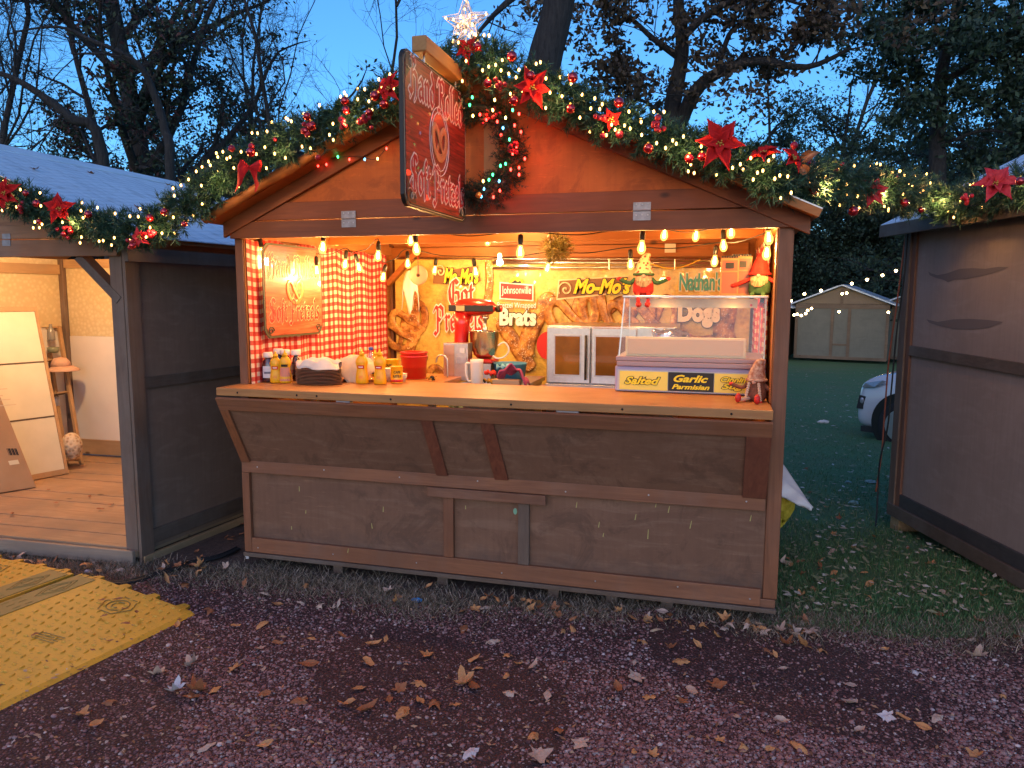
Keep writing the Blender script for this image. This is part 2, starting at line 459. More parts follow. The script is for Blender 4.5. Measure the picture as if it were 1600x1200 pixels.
# ================================================================== ground
def gravel_edge(x):
    e = -.24 if x < 1 else -.24+(x-1)*.13
    if x < -.2: e = -.24-.10*min(1, (-.2-x))
    return e+.05*math.sin(x*3.1)+.03*math.sin(x*7.7+1)
def ground_mat():
    m = mat('lawn_soil', (.04, .06, .03), .9); g = NT(m)
    f = g.noise(g.coord(), 1.1, 8, .72); f2 = g.noise(g.coord(), 30, 6, .8)
    c = g.ramp(f2, [(.3, (.04, .10, .04)), (.55, (.085, .20, .07)), (.8, (.18, .28, .12))])
    c = g.mix(g.ramp(f, [(.42, (0, 0, 0)), (.62, (.7, .7, .7))]), c, (.12, .17, .08))
    sp_ = g.n('ShaderNodeSeparateXYZ'); g.l(g.coord(), sp_.inputs[0])
    a = g.math('ADD', sp_.outputs[1], g.math('MULTIPLY', sp_.outputs[0], .0)); a = g.math('ADD', a, g.math('MULTIPLY', g.noise(g.coord(), 3, 6, .7), 1.1))
    mk = g.ramp(g.math('MULTIPLY', a, .5), [(.25, (.95, .95, .95)), (.5, (0, 0, 0))])
    xm = g.ramp(g.math('MULTIPLY', sp_.outputs[0], .25), [(.72, (1, 1, 1)), (.9, (.35, .35, .35))])
    soil = g.ramp(f2, [(.3, (.05, .032, .028)), (.55, (.11, .07, .055)), (.8, (.20, .14, .11))])
    lf = g.math('LESS_THAN', g.math('ADD', sp_.outputs[0], g.math('MULTIPLY', sp_.outputs[1], 3)), 5.4)
    near = g.math('LESS_THAN', sp_.outputs[1], 2.6); lf = g.math('MULTIPLY', g.math('LESS_THAN', sp_.outputs[0], 3.0), near)
    c = g.mix(g.mix(1, mk, xm, 'MULTIPLY'), c, soil); c = g.mix(lf, c, soil)
    g.col(c); g.bump(f2, .8, .03); return m
def gravel_mat():
    m = mat('red_gravel', (.2, .09, .08), .85); g = NT(m)
    v = g.coord()
    wv = g.n('ShaderNodeVectorMath', _operation='ADD')
    cd = g.vor(v, 95, out='Color'); d = g.vor(v, 95)
    sep = g.n('ShaderNodeSeparateColor'); g.l(cd, sep.inputs[0])
    c = g.ramp(sep.outputs[0], [(0, (.09, .03, .028)), (.35, (.16, .06, .056)), (.7, (.25, .115, .105)), (.93, (.38, .21, .19)), (1, (.60, .46, .44))])
    c = g.mix(g.ramp(d, [(.15, (0, 0, 0)), (.6, (.9, .9, .9))]), c, (.03, .012, .012))  # shade in the gaps between chips, painted into the colour
    f = g.noise(v, 1.3, 5, .6)
    c = g.mix(g.ramp(f, [(.42, (0, 0, 0)), (.66, (.85, .85, .85))]), c, (.075, .030, .026))
    g.col(c); h = g.math('ADD', g.math('MULTIPLY', d, -1), g.math('MULTIPLY', g.noise(v, 160, 3), .6))
    g.bump(h, .9, .012); return m
xs = np.unique(np.concatenate([np.linspace(-400, -8, 14), np.linspace(-8, 12, 81), np.linspace(12, 400, 14)]))
ys = np.unique(np.concatenate([np.linspace(-300, -6, 8), np.linspace(-6, 10, 65), np.linspace(10, 40, 16), np.linspace(40, 900, 10)]))
mb = MB()
nx = len(xs); vs = [(x, y, gz(x, y)) for y in ys for x in xs]
mb.add(vs, [(j*nx+i, j*nx+i+1, (j+1)*nx+i+1, (j+1)*nx+i) for j in range(len(ys)-1) for i in range(nx-1)])
tag(mb.build('ground', ground_mat(), smooth=True), kind='structure')
mb = MB(); gx = np.linspace(-9, 12, 420); ny = 30
vs = []
for j in range(ny+1):
    for x in gx:
        e = gravel_edge(x); y = -7+(e+7)*(j/ny); vs.append((x, y, gz(x, y)+.005))
mb.add(vs, [(j*420+i, j*420+i+1, (j+1)*420+i+1, (j+1)*420+i) for j in range(ny) for i in range(419)])
tag(mb.build('gravel_path', gravel_mat(), smooth=True), kind='structure')

# loose stones lying on the path (nobody could count them)
def island_ramp(name, stops, rough=.8, noise=0):
    m = mat(name, (.2, .2, .2), rough); g = NT(m)
    ge = g.n('ShaderNodeNewGeometry')
    c = g.ramp(ge.outputs['Random Per Island'], stops)
    if noise: c = g.mix(g.ramp(g.noise(g.coord(), noise, 3), [(.35, (.35,)*3), (.6, (0,)*3)]), c, (.02, .01, .01))
    g.col(c); return m
t = (1+5**.5)/2
ICO = np.array([(-1,t,0),(1,t,0),(-1,-t,0),(1,-t,0),(0,-1,t),(0,1,t),(0,-1,-t),(0,1,-t),(t,0,-1),(t,0,1),(-t,0,-1),(-t,0,1)])/math.hypot(1, t)
ICF = np.array([(0,11,5),(0,5,1),(0,1,7),(0,7,10),(0,10,11),(1,5,9),(5,11,4),(11,10,2),(10,7,6),(7,1,8),(3,9,4),(3,4,2),(3,2,6),(3,6,8),(3,8,9),(4,9,5),(2,4,11),(6,2,10),(8,6,7),(9,8,1)])
def stones(n, smin, smax, seed):
    r = np.random.default_rng(seed)
    P = []
    # spread in view: denser near the camera
    while len(P) < n:
        u = r.uniform(-40, 1640, n); v = 1215-(r.random(n)**1.15)*330
        for a, b in zip(u, v):
            p = atz(a, b, 0.)
            if p.y < gravel_edge(p.x)+.02:
                if math.sin(p.x*2.3+1)*math.sin(p.y*3.1+p.x) > .25 and r.random() < .8: continue
                P.append((p.x, p.y))
            if len(P) >= n: break
    P = np.array(P[:n])
    s = smin+(smax-smin)*r.random(n)**3
    V = ICO[None]*(1+r.uniform(-.22, .22, (n, 12, 1)))
    V = V*s[:, None, None]*np.stack([r.uniform(.7, 1.3, n), r.uniform(.7, 1.3, n), r.uniform(.4, .8, n)], 1)[:, None, :]
    a = r.uniform(0, 6.28, n); ca, sa = np.cos(a)[:, None], np.sin(a)[:, None]
    V = np.stack([V[..., 0]*ca-V[..., 1]*sa, V[..., 0]*sa+V[..., 1]*ca, V[..., 2]], -1)
    z = np.array([gz(x, y) for x, y in P])+.005+s*.15
    V = V+np.concatenate([P, z[:, None]], 1)[:, None, :]
    F = ICF[None]+np.arange(n)[:, None, None]*12
    return V.reshape(-1, 3), F.reshape(-1, 3)
V1, F1 = stones(36000, .003, .0085, 3); V2, F2 = stones(3000, .006, .0125, 4)
o = np_mesh('gravel', np.concatenate([V1, V2]), 3, island_ramp('stone_grains', [(0, (.09, .03, .03)), (.25, (.20, .085, .08)), (.55, (.29, .135, .125)), (.8, (.40, .23, .215)), (.95, (.26, .21, .21)), (1, (.65, .52, .50))]), tris=np.concatenate([F1, F2+len(V1)]))
tag(o, 'loose dark red gravel chips scattered over the path', kind='stuff')

def blades(n, pick, hmin, hmax, wid, lean, seed):
    r = np.random.default_rng(seed); P = []
    while len(P) < n:
        p = pick(r)
        if p is not None: P.append(p)
    P = np.array(P); h = r.uniform(hmin, hmax, n); a = r.uniform(0, 6.28, n); l = r.uniform(*lean, n)
    b = r.uniform(0, 6.28, n)
    w = np.stack([np.cos(b), np.sin(b), 0*b], 1)*wid*.5
    d = np.stack([np.cos(a)*l, np.sin(a)*l, np.sqrt(np.maximum(.02, 1-l*l))], 1)
    mid = P+d*h[:, None]*.5+np.array([0, 0, 1])*(h*.12)[:, None]
    tip = P+d*h[:, None]
    A = np.stack([P-w, P+w, mid+w*.8, mid-w*.8], 1).reshape(-1, 3); B = np.stack([mid-w*.8, mid+w*.8, tip+w*.1, tip-w*.1], 1).reshape(-1, 3)
    return np.concatenate([A, B])
def in_hut(x, y):
    if -.02 < x < 3.02 and y > -.02 and y < 2.2: return True
    if x < -.62 and y > -.12 and y < 1.9: return True
    if x > 3.98-.28*(y-2.15)+.02 and y < 2.2 and y > -1: return x > 3.98+(2.17-y)*.29
    return False
def pick_lawn(r):
    u = r.uniform(1180, 1640); v = 560+440*r.random()**.7
    p = atg(u, v)
    if in_hut(p.x, p.y) or p.y < gravel_edge(p.x)-.06 or p.y > 16: return None
    if math.sin(p.x*5)*math.sin(p.y*4.3+1) > .6 and r.random() < .6: return None
    return p
def pick_edge(r):
    x = r.uniform(-1.9, 5.2); y = gravel_edge(x)+r.normal(0, .11)+.02
    if r.random() > .62+.38*math.sin(x*4.7)*math.sin(x*1.9+2): return None
    if in_hut(x, y) and y > .3: return None
    return (x, y, gz(x, y))
g1 = blades(30000, pick_lawn, .018, .05, .0035, (.1, .9), 11)
lg = island_ramp('lawn_blade', [(0, (.03, .09, .03)), (.45, (.06, .17, .055)), (.8, (.11, .24, .08)), (.93, (.28, .27, .13)), (1, (.44, .37, .25))])
tag(np_mesh('grass', g1, 4, lg), 'short dark green grass on the lawn between the huts', kind='stuff')
g2 = blades(26000, pick_edge, .02, .07, .003, (.55, .995), 12)
dg = island_ramp('dry_blade', [(0, (.05, .06, .03)), (.25, (.12, .10, .06)), (.6, (.26, .19, .13)), (1, (.46, .37, .29))])
tag(np_mesh('dry_grass', g2, 4, dg), 'dry straw-coloured grass along the gravel edge', kind='stuff')

# ================================================================== centre hut
HUT = empty('market_hut', 'brown wooden market hut with lit serving hatch and open counter in the middle', 'hut', (1.5, 0, 0))
def part(mb, name, m, parent=None, **k): return mb.build(name, m, parent or HUT, **k)
# floor, posts, walls
part(MB().box(.03, 2.97, .02, 2.06, .13, .16), 'floor', W_RAWX)
part(MB().box(.005, 2.995, -.012, 2.08, .076, .129), 'floor_frame', W_FRONTX, bevel=.003)
for x0, x1, y0, y1 in ((.005, .057, .004, .10), (2.935, 3.003, -.004, .10), (.01, .07, 2.0, 2.08), (2.93, 2.99, 2.0, 2.08)):
    part(MB().box(x0, x1, y0, y1, .13, 2.02), 'post', W_FRONTZ, bevel=.004)
part(MB().box(.058, .063, .01, .10, 1.1, 1.925), 'post_lining', W_ORZ)
part(MB().box(2.929, 2.934, .01, .10, 1.1, 1.925), 'post_lining', W_ORZ)
for nm, x0, x1 in (('side_wall', .032, .046), ('side_wall', 2.954, 2.968)):
    part(MB().box(x0, x1, .101, 1.999, .16, 2.03), nm, W_ORY)
    xo = x0-.012 if x0 < 1 else x1
    part(MB().box(xo, xo+.012, .101, 1.999, .16, 2.03), 'cladding', W_GREYPLY)
part(MB().box(.071, 2.929, 2.04, 2.055, .16, 2.0), 'back_wall', W_ORX)
for i, (z0, z1) in enumerate(((1.90, 1.995), (2.0, 2.12), (2.125, 2.25), (2.255, 2.38), (2.385, 2.52), (2.525, 2.65))):
    hw = min(1.43, (2.70-z1)/.468) if i else 1.43
    part(MB().box(1.45-hw, 1.45+hw, 1.985-.01*(i % 2), 2.035, z0, z1), 'back_board', W_ORX)
# lintel and gable front
part(MB().box(.0, 3.0, -.03, .003, 1.925, 2.016), 'lintel', W_GABLE if 0 else wood('lintel_board', (.24, .065, .018), (.14, .034, .010), 'x'), bevel=.003)
part(MB().box(.02, 2.985, -.026, .006, 2.021, 2.115), 'gable_board', wood('lintel_board2', (.28, .065, .014), (.18, .038, .010), 'x'), bevel=.002)
AP = Vector((1.45, 0, 2.735)); EL = Vector((-.065, 0, 2.03)); ER = Vector((3.10, 0, 1.99))
def slope_z(x):
    return AP.z+(EL.z-AP.z)*(AP.x-x)/(AP.x-EL.x) if x < AP.x else AP.z+(ER.z-AP.z)*(x-AP.x)/(ER.x-AP.x)
mb = MB(); poly = [(.09, 2.117), (2.91, 2.117), (2.91, slope_z(2.91)-.06), (AP.x, AP.z-.035), (.09, slope_z(.09)-.06)]
mb.prism(poly, (1, 0, 0), (0, 0, 1), (0, 1, 0), (0, -.012, 0), .012); part(mb, 'gable_panel', W_GABLE)
part(MB().box(1.505, 1.585, -.024, -.0125, 2.116, 2.48), 'gable_batten', wood('pale_batten', (.50, .27, .11), (.40, .2, .08), 'z'))
# fascia boards under the roof edge
for a, b in ((EL, AP), (AP, ER)):
    m_ = MB(); dn = .035
    a2 = a+(b-a)*(.02 if a is EL else .0); b2 = b+(a-b)*(.02 if b is ER else 0)
    vs = []
    for y in (-.040, -.0145):
        vs += [(a2.x, y, a2.z-.115), (b2.x, y, b2.z-.115), (b2.x, y, b2.z-dn+.004), (a2.x, y, a2.z-dn+.004)]
    m_.hexa([vs[0], vs[1], vs[5], vs[4], vs[3], vs[2], vs[6], vs[7]])
    part(m_, 'fascia', wood('fascia_board', (.30, .075, .016), (.19, .045, .010), 'x'), bevel=.003)
# roof planes (board below, weathered metal above), rounded log edge in front
RF = wood('roof_lining', (.48, .17, .04), (.33, .105, .022), 'y')
for a, b in ((EL, AP), (ER, AP)):
    n = Vector((-(b-a).z, 0, (b-a).x)).normalized(); n = n if n.z > 0 else -n
    for th0, th1, nm, m_ in ((-.032, 0, 'roof_panel', RF), (.0005, .006, 'roof_sheet', None)):
        p = []
        for (q, t_) in ((a, th0), (b, th0), (b, th1), (a, th1)): p.append(q+n*t_)
        mb = MB(); y0, y1 = (-.14, 2.17) if th0 < 0 else (-.15, 2.18)
        mb.hexa([(p[0].x, y0, p[0].z), (p[1].x, y0, p[1].z), (p[1].x, y1, p[1].z), (p[0].x, y1, p[0].z), (p[3].x, y0, p[3].z), (p[2].x, y0, p[2].z), (p[2].x, y1, p[2].z), (p[3].x, y1, p[3].z)])
        part(mb, nm, m_ or STEELD)
    d = (b-a).normalized()
    mb = MB(); k = 14
    pts = [a+(b-a)*(i/k)*.985+n*(-.012)+Vector((0, -.165, .004*math.sin(i*2.1))) for i in range(k+1)]
    mb.tube(pts, [.027+.004*math.sin(i*1.7) for i in range(k+1)], 10)
    if a is ER:
        mb = MB(); mb.beam(a+n*-.02+Vector((0, -.155, 0)), b+n*-.02+Vector((0, -.155, 0)), .02, .035, up=n); part(mb, 'roof_edge_board', wood('edge_log', (.50, .18, .04), (.34, .10, .02), 'x'))
    else: part(mb, 'roof_edge_log', wood('edge_log', (.50, .18, .04), (.34, .10, .02), 'x'), smooth=True)
    for yy in (.45, 1.0, 1.55):
        m_ = MB(); m_.beam(a+n*-.055+Vector((0, yy, 0))+d*.12, b+n*-.055+Vector((0, yy, 0))-d*.03, .045, .05, up=(0, 1, 0)); part(m_, 'rafter', W_ORX)
part(MB().box(1.385, 1.452, -.66, 2.0, 2.632, 2.697), 'ridge_beam', wood('ridge_beam', (.50, .25, .08), (.40, .17, .05), 'y'), bevel=.006)
for x0 in (.745, 2.305):
    mb = MB().box(x0-.042, x0+.042, -.0335, -.0305, 1.972, 2.016).box(x0-.042, x0+.042, -.0335, -.0305, 2.021, 2.058)
    mb.tube([(x0-.042, -.033, 2.0185), (x0+.042, -.033, 2.0185)], .0045, 8)
    h = part(mb, 'hinge', ZINC)
    mb = MB()
    for dx in (-.028, 0, .028):
        for dz in (-.022, .028):
            mb.ball((x0+dx, -.0335, 2.0185+dz), (.004, .002, .004), 8, 4)
    mb.build('screw', STEELD, h)
for xx in (.12, 2.72):
    part(MB().beam((xx, .06, 1.80) if 0 else (xx-.06 if xx < 1 else xx+.19, 1.93, 1.70), (xx+.22 if xx < 1 else xx-.1, 1.93, 1.97), .04, .06, up=(0, 1, 0)), 'corner_brace', W_ORX)
# counter
part(MB().box(-.006, 2.932, -.2, .02, 1.052, 1.095), 'counter_leaf', W_COUNTER, bevel=.003)
part(MB().box(.064, 2.928, .0215, .42, 1.055, 1.093), 'counter_shelf', W_COUNTER, bevel=.002)
for x0, x1 in ((.735, .815), (1.93, 2.04)):
    part(MB().box(x0, x1, -.2015, -.165, 1.0445, 1.0515), 'counter_hinge', ZINC)
mb = MB()
for x in (.13, .5, .62, 1.05, 1.7, 2.25, 2.75):
    mb.ball((x, -.2, 1.072), (.006, .003, .006), 8, 5)
part(mb, 'bolt_head', DARKHOLE)
# hinged flap that slants out below the counter
def flap_pt(x, t, out=0):   # t: 0 top .. 1 bottom
    y = -.185+.172*t; z = 1.04-.39*t
    n = Vector((0, -.39, -.172)).normalized()*out
    return Vector((x, y, z))+n
def flap_box(mb, xa, xb, xc, xd, t0, t1, o0, o1):
    """xa..xb at t0 (top), xc..xd at t1"""
    return mb.hexa([flap_pt(xc, t1, o0), flap_pt(xd, t1, o0), flap_pt(xd, t1, o1) , flap_pt(xc, t1, o1)][:0]+
        [flap_pt(xa, t0, o1), flap_pt(xb, t0, o1), flap_pt(xb, t0, o0), flap_pt(xa, t0, o0), flap_pt(xc, t1, o1), flap_pt(xd, t1, o1), flap_pt(xd, t1, o0), flap_pt(xc, t1, o0)])
FLAP = flap_box(MB(), .01, 2.92, .02, 2.92, 0, 1.0, 0, .010)
FLAP = part(FLAP, 'flap', W_PLY)
W_FLX = wood('flap_rail', (.31, .12, .055), (.19, .066, .03), 'x', weather=.2)
W_FLZ = wood('flap_batten', (.22, .07, .035), (.13, .035, .02), 'z')
flap_box(MB(), -.006, 2.932, -.002, 2.932, -.02, .16, .0105, .028).build('flap_rail', W_FLX, FLAP, bevel=.002)
flap_box(MB(), -.004, .05, .018, .075, .162, 1, .0105, .026).build('flap_batten', W_FRONTZ, FLAP, bevel=.002)
flap_box(MB(), 1.205, 1.27, 1.235, 1.30, .162, 1, .0105, .024).build('flap_batten', W_FLZ, FLAP, bevel=.002)
flap_box(MB(), 1.53, 1.60, 1.565, 1.64, .162, 1, .0105, .024).build('flap_batten', W_FLZ, FLAP, bevel=.002)
flap_box(MB(), 2.82, 2.932, 2.82, 2.93, .162, 1, .0105, .026).build('flap_batten', W_FLZ, FLAP, bevel=.002)
# lower front
part(MB().box(.03, 2.934, .004, .016, .13, .75), 'front_panel', W_PLY)
part(MB().box(.012, 2.928, -.026, .003, .576, .646), 'front_rail', W_FLX, bevel=.003)
part(MB().box(.058, 2.925, -.022, .003, .092, .18), 'kick_board', W_FLX, bevel=.003)
part(MB().box(.008, .056, -.022, .003, .092, .574), 'front_batten', W_FRONTZ, bevel=.002)
part(MB().box(1.268, 1.326, -.02, .003, .182, .574), 'front_batten', W_FRONTZ, bevel=.002)
part(MB().box(1.69, 1.75, -.02, .003, .182, .574), 'front_batten', W_GREYZ, bevel=.002)
part(MB().beam((1.185, -.036, .549), (1.845, -.036, .549), .02, .052), 'latch_board', W_FRONTX, bevel=.003)
part(MB().box(.004, 3.0, -.034, -.0125, .066, .09), 'sill_strip', W_GREYX, bevel=.003)
for u in (540, 700, 870, 960, 1045):
    p = aty(u, 890, .12)
    part(MB().box(p.x-.03, p.x+.03, .03, .19, -.02, .075), 'foot_block', W_GREYZ)
for (u, v, dx, l) in ((598, 796, .002, .03), (581, 822, -.004, .03), (546, 858, .006, .025), (467, 764, 0, .03), (477, 800, .002, .02), (727, 793, 0, .02), (1044, 796, .006, .035), (1078, 820, .007, .04), (935, 820, .004, .03), (942, 836, .003, .02), (900, 789, .004, .03), (992, 808, .005, .03), (1172, 810, .005, .03), (1024, 790, .003, .02), (455, 825, .0, .02), (1012, 835, .002, .05)):
    p = aty(u, v, -.0)
    yf = -.0225 if p.z < .185 else .0035
    mb = MB(); mb.hexa([(p.x-.002, yf-.0008, p.z-l/2), (p.x+.003, yf-.0008, p.z-l/2), (p.x+.003, yf, p.z-l/2), (p.x-.002, yf, p.z-l/2), (p.x-.001+dx, yf-.0008, p.z+l/2), (p.x+.002+dx, yf-.0008, p.z+l/2), (p.x+.002+dx, yf, p.z+l/2), (p.x-.001+dx, yf, p.z+l/2)])
    part(mb, 'paint_fleck', mat('yellow_fleck', (.42, .36, .12), .6))
p = aty(805, 799, .0035)
part(MB().ball((p.x, .0036, p.z), (.011, .0012, .018), 10, 6), 'paint_fleck', mat('green_fleck', (.2, .42, .28), .6))
for xx, zz in [(x_, .611) for x_ in (.10, .55, 1.02, 1.45, 1.95, 2.4, 2.85)]+[(x_, .136) for x_ in (.12, .6, 1.1, 1.6, 2.1, 2.55, 2.88)]:
    part(MB().ball((xx+random.uniform(-.03, .03), -.0265 if zz > .3 else -.0225, zz+random.uniform(-.015, .015)), (.0045, .0015, .0045), 8, 4), 'screw', STEELD)
p = atg(389, 872)
tag(MB().box(p.x-.01, p.x+.012, p.y-.02, p.y-.015, p.z+.002, p.z+.045).build('paper_tag', WHITEL), 'small white paper tag at the bottom corner of the counter hut', 'tag')

# ================================================================== left hut
_ax = Vector((-.999, -.035, 0)); _ay = Vector((.0985, .995, 0)); _o = Vector((-.665, -.125, -.045))
def LX(x, y, z):    # x: metres to the left of its front right corner, y: depth
    p = _o+_ax*x+_ay*y; return (p.x, p.y, _o.z+z)
LH = empty('market_hut', 'open wooden hut with grey metal roof and cream room inside, beside the counter hut', 'hut', LX(1.45, 0, 0))
def lp(mb, name, m, parent=None, **k):
    mb.xf = LX; mb.f = [f[::-1] for f in mb.f]   # the local frame is mirrored
    return mb.build(name, m, parent or LH, **k)
def lbox(*a): return MB().box(*a)
LW, LD = 2.9, 2.25
lp(lbox(.0, LW, -.02, LD, .075, .11), 'floor', wood('deck_board', (.42, .27, .16), (.30, .18, .10), 'x', weather=.2))
mb = MB()
for i in range(11): mb.box(.06, LW-.06, .005+i*.19, .187+i*.19, .1105, .124+.002*(i % 3))
lp(mb, 'deck_board', wood('deck_board2', (.45, .29, .17), (.31, .18, .10), 'x', weather=.3))
lp(lbox(0, LW, -.045, -.021, .03, .118), 'kick_board', wood('pale_weathered', (.36, .27, .20), (.25, .18, .13), 'x', weather=.3), bevel=.003)
for x0, y0 in ((0, 0), (LW-.08, 0), (0, LD-.08), (LW-.08, LD-.08)):
    lp(lbox(x0, x0+.085, y0, y0+.075, .06, 1.985), 'post', W_GREYZ, bevel=.004)
lp(lbox(-.014, 0, .08, LD-.02, .10, 1.97), 'side_wall', W_GREYPLY)
lp(lbox(-.034, -.0145, -.01, .085, .03, 1.975), 'corner_trim', W_GREYZ, bevel=.002)
lp(lbox(-.03, -.0145, .086, LD, 1.09, 1.16), 'side_rail', W_GREYY, bevel=.002)
lp(lbox(-.032, -.0145, .086, LD, .13, .22), 'side_rail', W_GREYY, bevel=.002)
lp(lbox(-.045, -.0145, .0, LD, .03, .075), 'sill_strip', W_RAWY, bevel=.002)
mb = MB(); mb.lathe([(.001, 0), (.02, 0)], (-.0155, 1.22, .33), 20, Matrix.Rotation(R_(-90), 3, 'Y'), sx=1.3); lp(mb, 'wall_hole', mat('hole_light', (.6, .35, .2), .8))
mb = MB(); mb.box(-.0165, -.0148, 1.195, 1.222, .31, .35); lp(mb, 'wall_hole', DARKHOLE)
LWHITE = speck('white_panel_board', (.66, .60, .55), (.72, .66, .60), 3, .5, .02)
def osb():
    m = mat('cream_osb', (.6, .5, .33), .6); g = NT(m); v = g.coord()
    f = g.vor(v, 28, out='Distance'); c = g.ramp(f, [(.1, (.68, .55, .33)), (.6, (.58, .45, .26))]); g.col(c); g.bump(f, .5, .006); return m
OSB = osb()
lp(lbox(.085, LW-.085, LD-.05, LD-.03, .12, 1.26), 'back_wall', LWHITE)
lp(lbox(.085, LW-.085, LD-.045, LD-.03, 1.262, 1.98), 'back_wall', OSB)
lp(lbox(.085, LW-.085, LD-.068, LD-.051, .125, .27), 'skirting', W_RAWX, bevel=.003)
lp(lbox(.085, LW-.085, LD-.066, LD-.046, 1.90, 1.98), 'wall_rail', W_RAWX)
p0 = LW-.085
lp(lbox(LW-.02, LW, .08, LD-.08, .12, 1.98), 'side_wall', LWHITE)
lp(lbox(LW-.035, LW-.0205, .08, LD-.08, 1.35, 1.98), 'wall_lining', OSB)
lp(lbox(LW-.055, LW-.036, .08, LD-.08, 1.84, 1.93), 'wall_rail', W_RAWY)
lp(lbox(0.0005, .012, .08, LD-.02, .12, 1.97), 'wall_lining', LWHITE)
lp(lbox(0, LW, -.03, -.001, 1.875, 1.975), 'lintel', wood('left_lintel', (.32, .15, .07), (.2, .09, .045), 'x', weather=.4), bevel=.003)
lp(lbox(0, LW, -.026, .002, 1.98, 2.06), 'gable_board', wood('left_lintel2', (.36, .18, .08), (.24, .11, .05), 'x', weather=.3), bevel=.003)
def lsz(x): return 1.985+.68*(1-abs(x-1.45)/1.6)
mb = MB(); mb.prism([(.05, 2.062), (LW-.05, 2.062), (1.45, lsz(1.45)-.05)], (1, 0, 0), (0, 0, 1), (0, 1, 0), (0, -.012, 0), .012)
lp(mb, 'gable_panel', wood('left_gable', (.36, .18, .08), (.25, .11, .05), 'x'))
def lroof(th0, th1, y0, y1, side, name, m, ov=.15, sag=.05):
    x0 = -ov if side == 0 else LW+ov; z0 = lsz(x0)
    mb = MB()
    def P(x, y, t): return (x, y, lsz(x)+t-(sag if x == 1.45 else 0)*max(0, y)/2.2)
    q = [(x0, y0, th0), (1.45, y0, th0), (1.45, y1, th0), (x0, y1, th0), (x0, y0, th1), (1.45, y0, th1), (1.45, y1, th1), (x0, y1, th1)]
    mb.hexa([P(*a) for a in q]); return lp(mb, name, m)
def metal_roof():
    m = mat('weathered_roof_metal', (.4, .42, .46), .5, .2); g = NT(m)
    f = g.noise(g.coord((1.2, 9, 1.2), (0, 0, R_(-6))), 3, 6, .7, .6); f2 = g.noise(g.coord(), 9, 5)
    c = g.ramp(f, [(.3, (.52, .58, .64)), (.5, (.76, .81, .87)), (.7, (.88, .92, .96))])
    wv = g.n('ShaderNodeTexWave'); wv.inputs['Scale'].default_value = 5.5; wv.inputs['Distortion'].default_value = .6; wv.bands_direction = 'X'; g.l(g.coord((1, 1, 1), (0, 0, R_(-6))), wv.inputs['Vector'])
    c = g.mix(g.ramp(f2, [(.55, (0, 0, 0)), (.75, (.5, .5, .5))]), c, (.25, .26, .27)); c = g.mix(g.ramp(wv.outputs['Fac'], [(.0, (.3, .3, .3)), (.15, (0, 0, 0))]), c, (.25, .29, .34)); g.col(c); g.bump(g.math('ADD', g.math('MULTIPLY', f, .5), wv.outputs['Fac']), .28, .012)
    g.rgh(g.ramp(f2, [(.3, (.35,)*3), (.7, (.6,)*3)])); return m
RM = metal_roof()
for sd in (0, 1):
    lroof(-.03, 0, -.10, LD+.1, sd, 'roof_panel', RF)
    lroof(.001, .008, -.13, LD+.13, sd, 'roof_sheet', RM, .17)
# eave board under the sheet, ridge flashing
lp(lbox(-.165, -.14, -.12, LD+.12, 1.84, 1.918), 'eave_board', W_GREYY)
mb = MB()
def rc(x, y): return (x, y, lsz(x)+.012-.05*max(0, y)/2.2*(1-abs(x-1.45)/1.6))
mb.hexa([rc(1.28, -.13), rc(1.45, -.13), rc(1.45, LD+.13), rc(1.28, LD+.13)]+[(a, b, c+.005) for a, b, c in (rc(1.28, -.13), rc(1.45, -.13), rc(1.45, LD+.13), rc(1.28, LD+.13))])
lp(mb, 'ridge_cap', speck('ridge_flashing', (.70, .76, .82), (.82, .87, .92), 6, .4, .05, metal=.2))
mb = MB(); mb.beam((.30, .03, 1.875) , (.03, .03, 1.62), .05, .07, up=(0, 1, 0)); lp(mb, 'corner_brace', W_GREYX)
for yy in (.6, 1.2, 1.8):
    mb = MB(); mb.beam((.05, yy, lsz(.05)-.06), (1.45, yy, lsz(1.45)-.09), .04, .05, up=(0, 1, 0)); lp(mb, 'rafter', W_RAWX)
    mb = MB(); mb.beam((LW-.05, yy, lsz(.05)-.06), (1.45, yy, lsz(1.45)-.09), .04, .05, up=(0, 1, 0)); lp(mb, 'rafter', W_RAWX)
q = at(14, 381, 1, -.17); X = (_o.x-q.x)/.999
h = lp(lbox(X-.03, X+.03, -.0335, -.0305, 1.94, 1.976), 'hinge', ZINC)
lp(lbox(X-.03, X+.03, -.030, -.0265, 1.981, 2.012), 'hinge', ZINC)
mb = MB(); mb.box(.52, .58, LD-.071, LD-.0685, .155, .235); mb.build  # strap hinge on skirting
lp(mb, 'hinge', mat('dark_iron', (.03, .03, .03), .5))
lampb = MB(); lampb.ball(LX(1.75, 1.1, 2.13), .03, 12, 8)
# round lamp is a real fitting under the roof
lo = lampb.build('ceiling_lamp', emis('lamp_glow', (1, .6, .25), 12)); tag(lo, 'round warm lamp under the roof inside the open left hut', 'lamp'); point('lamp_light', LX(1.75, 1.1, 2.08), 50, (1, .60, .27), .05, lo)

# things inside the left hut
def leaf_board(name, a_uv, thick, m, **kw): pass
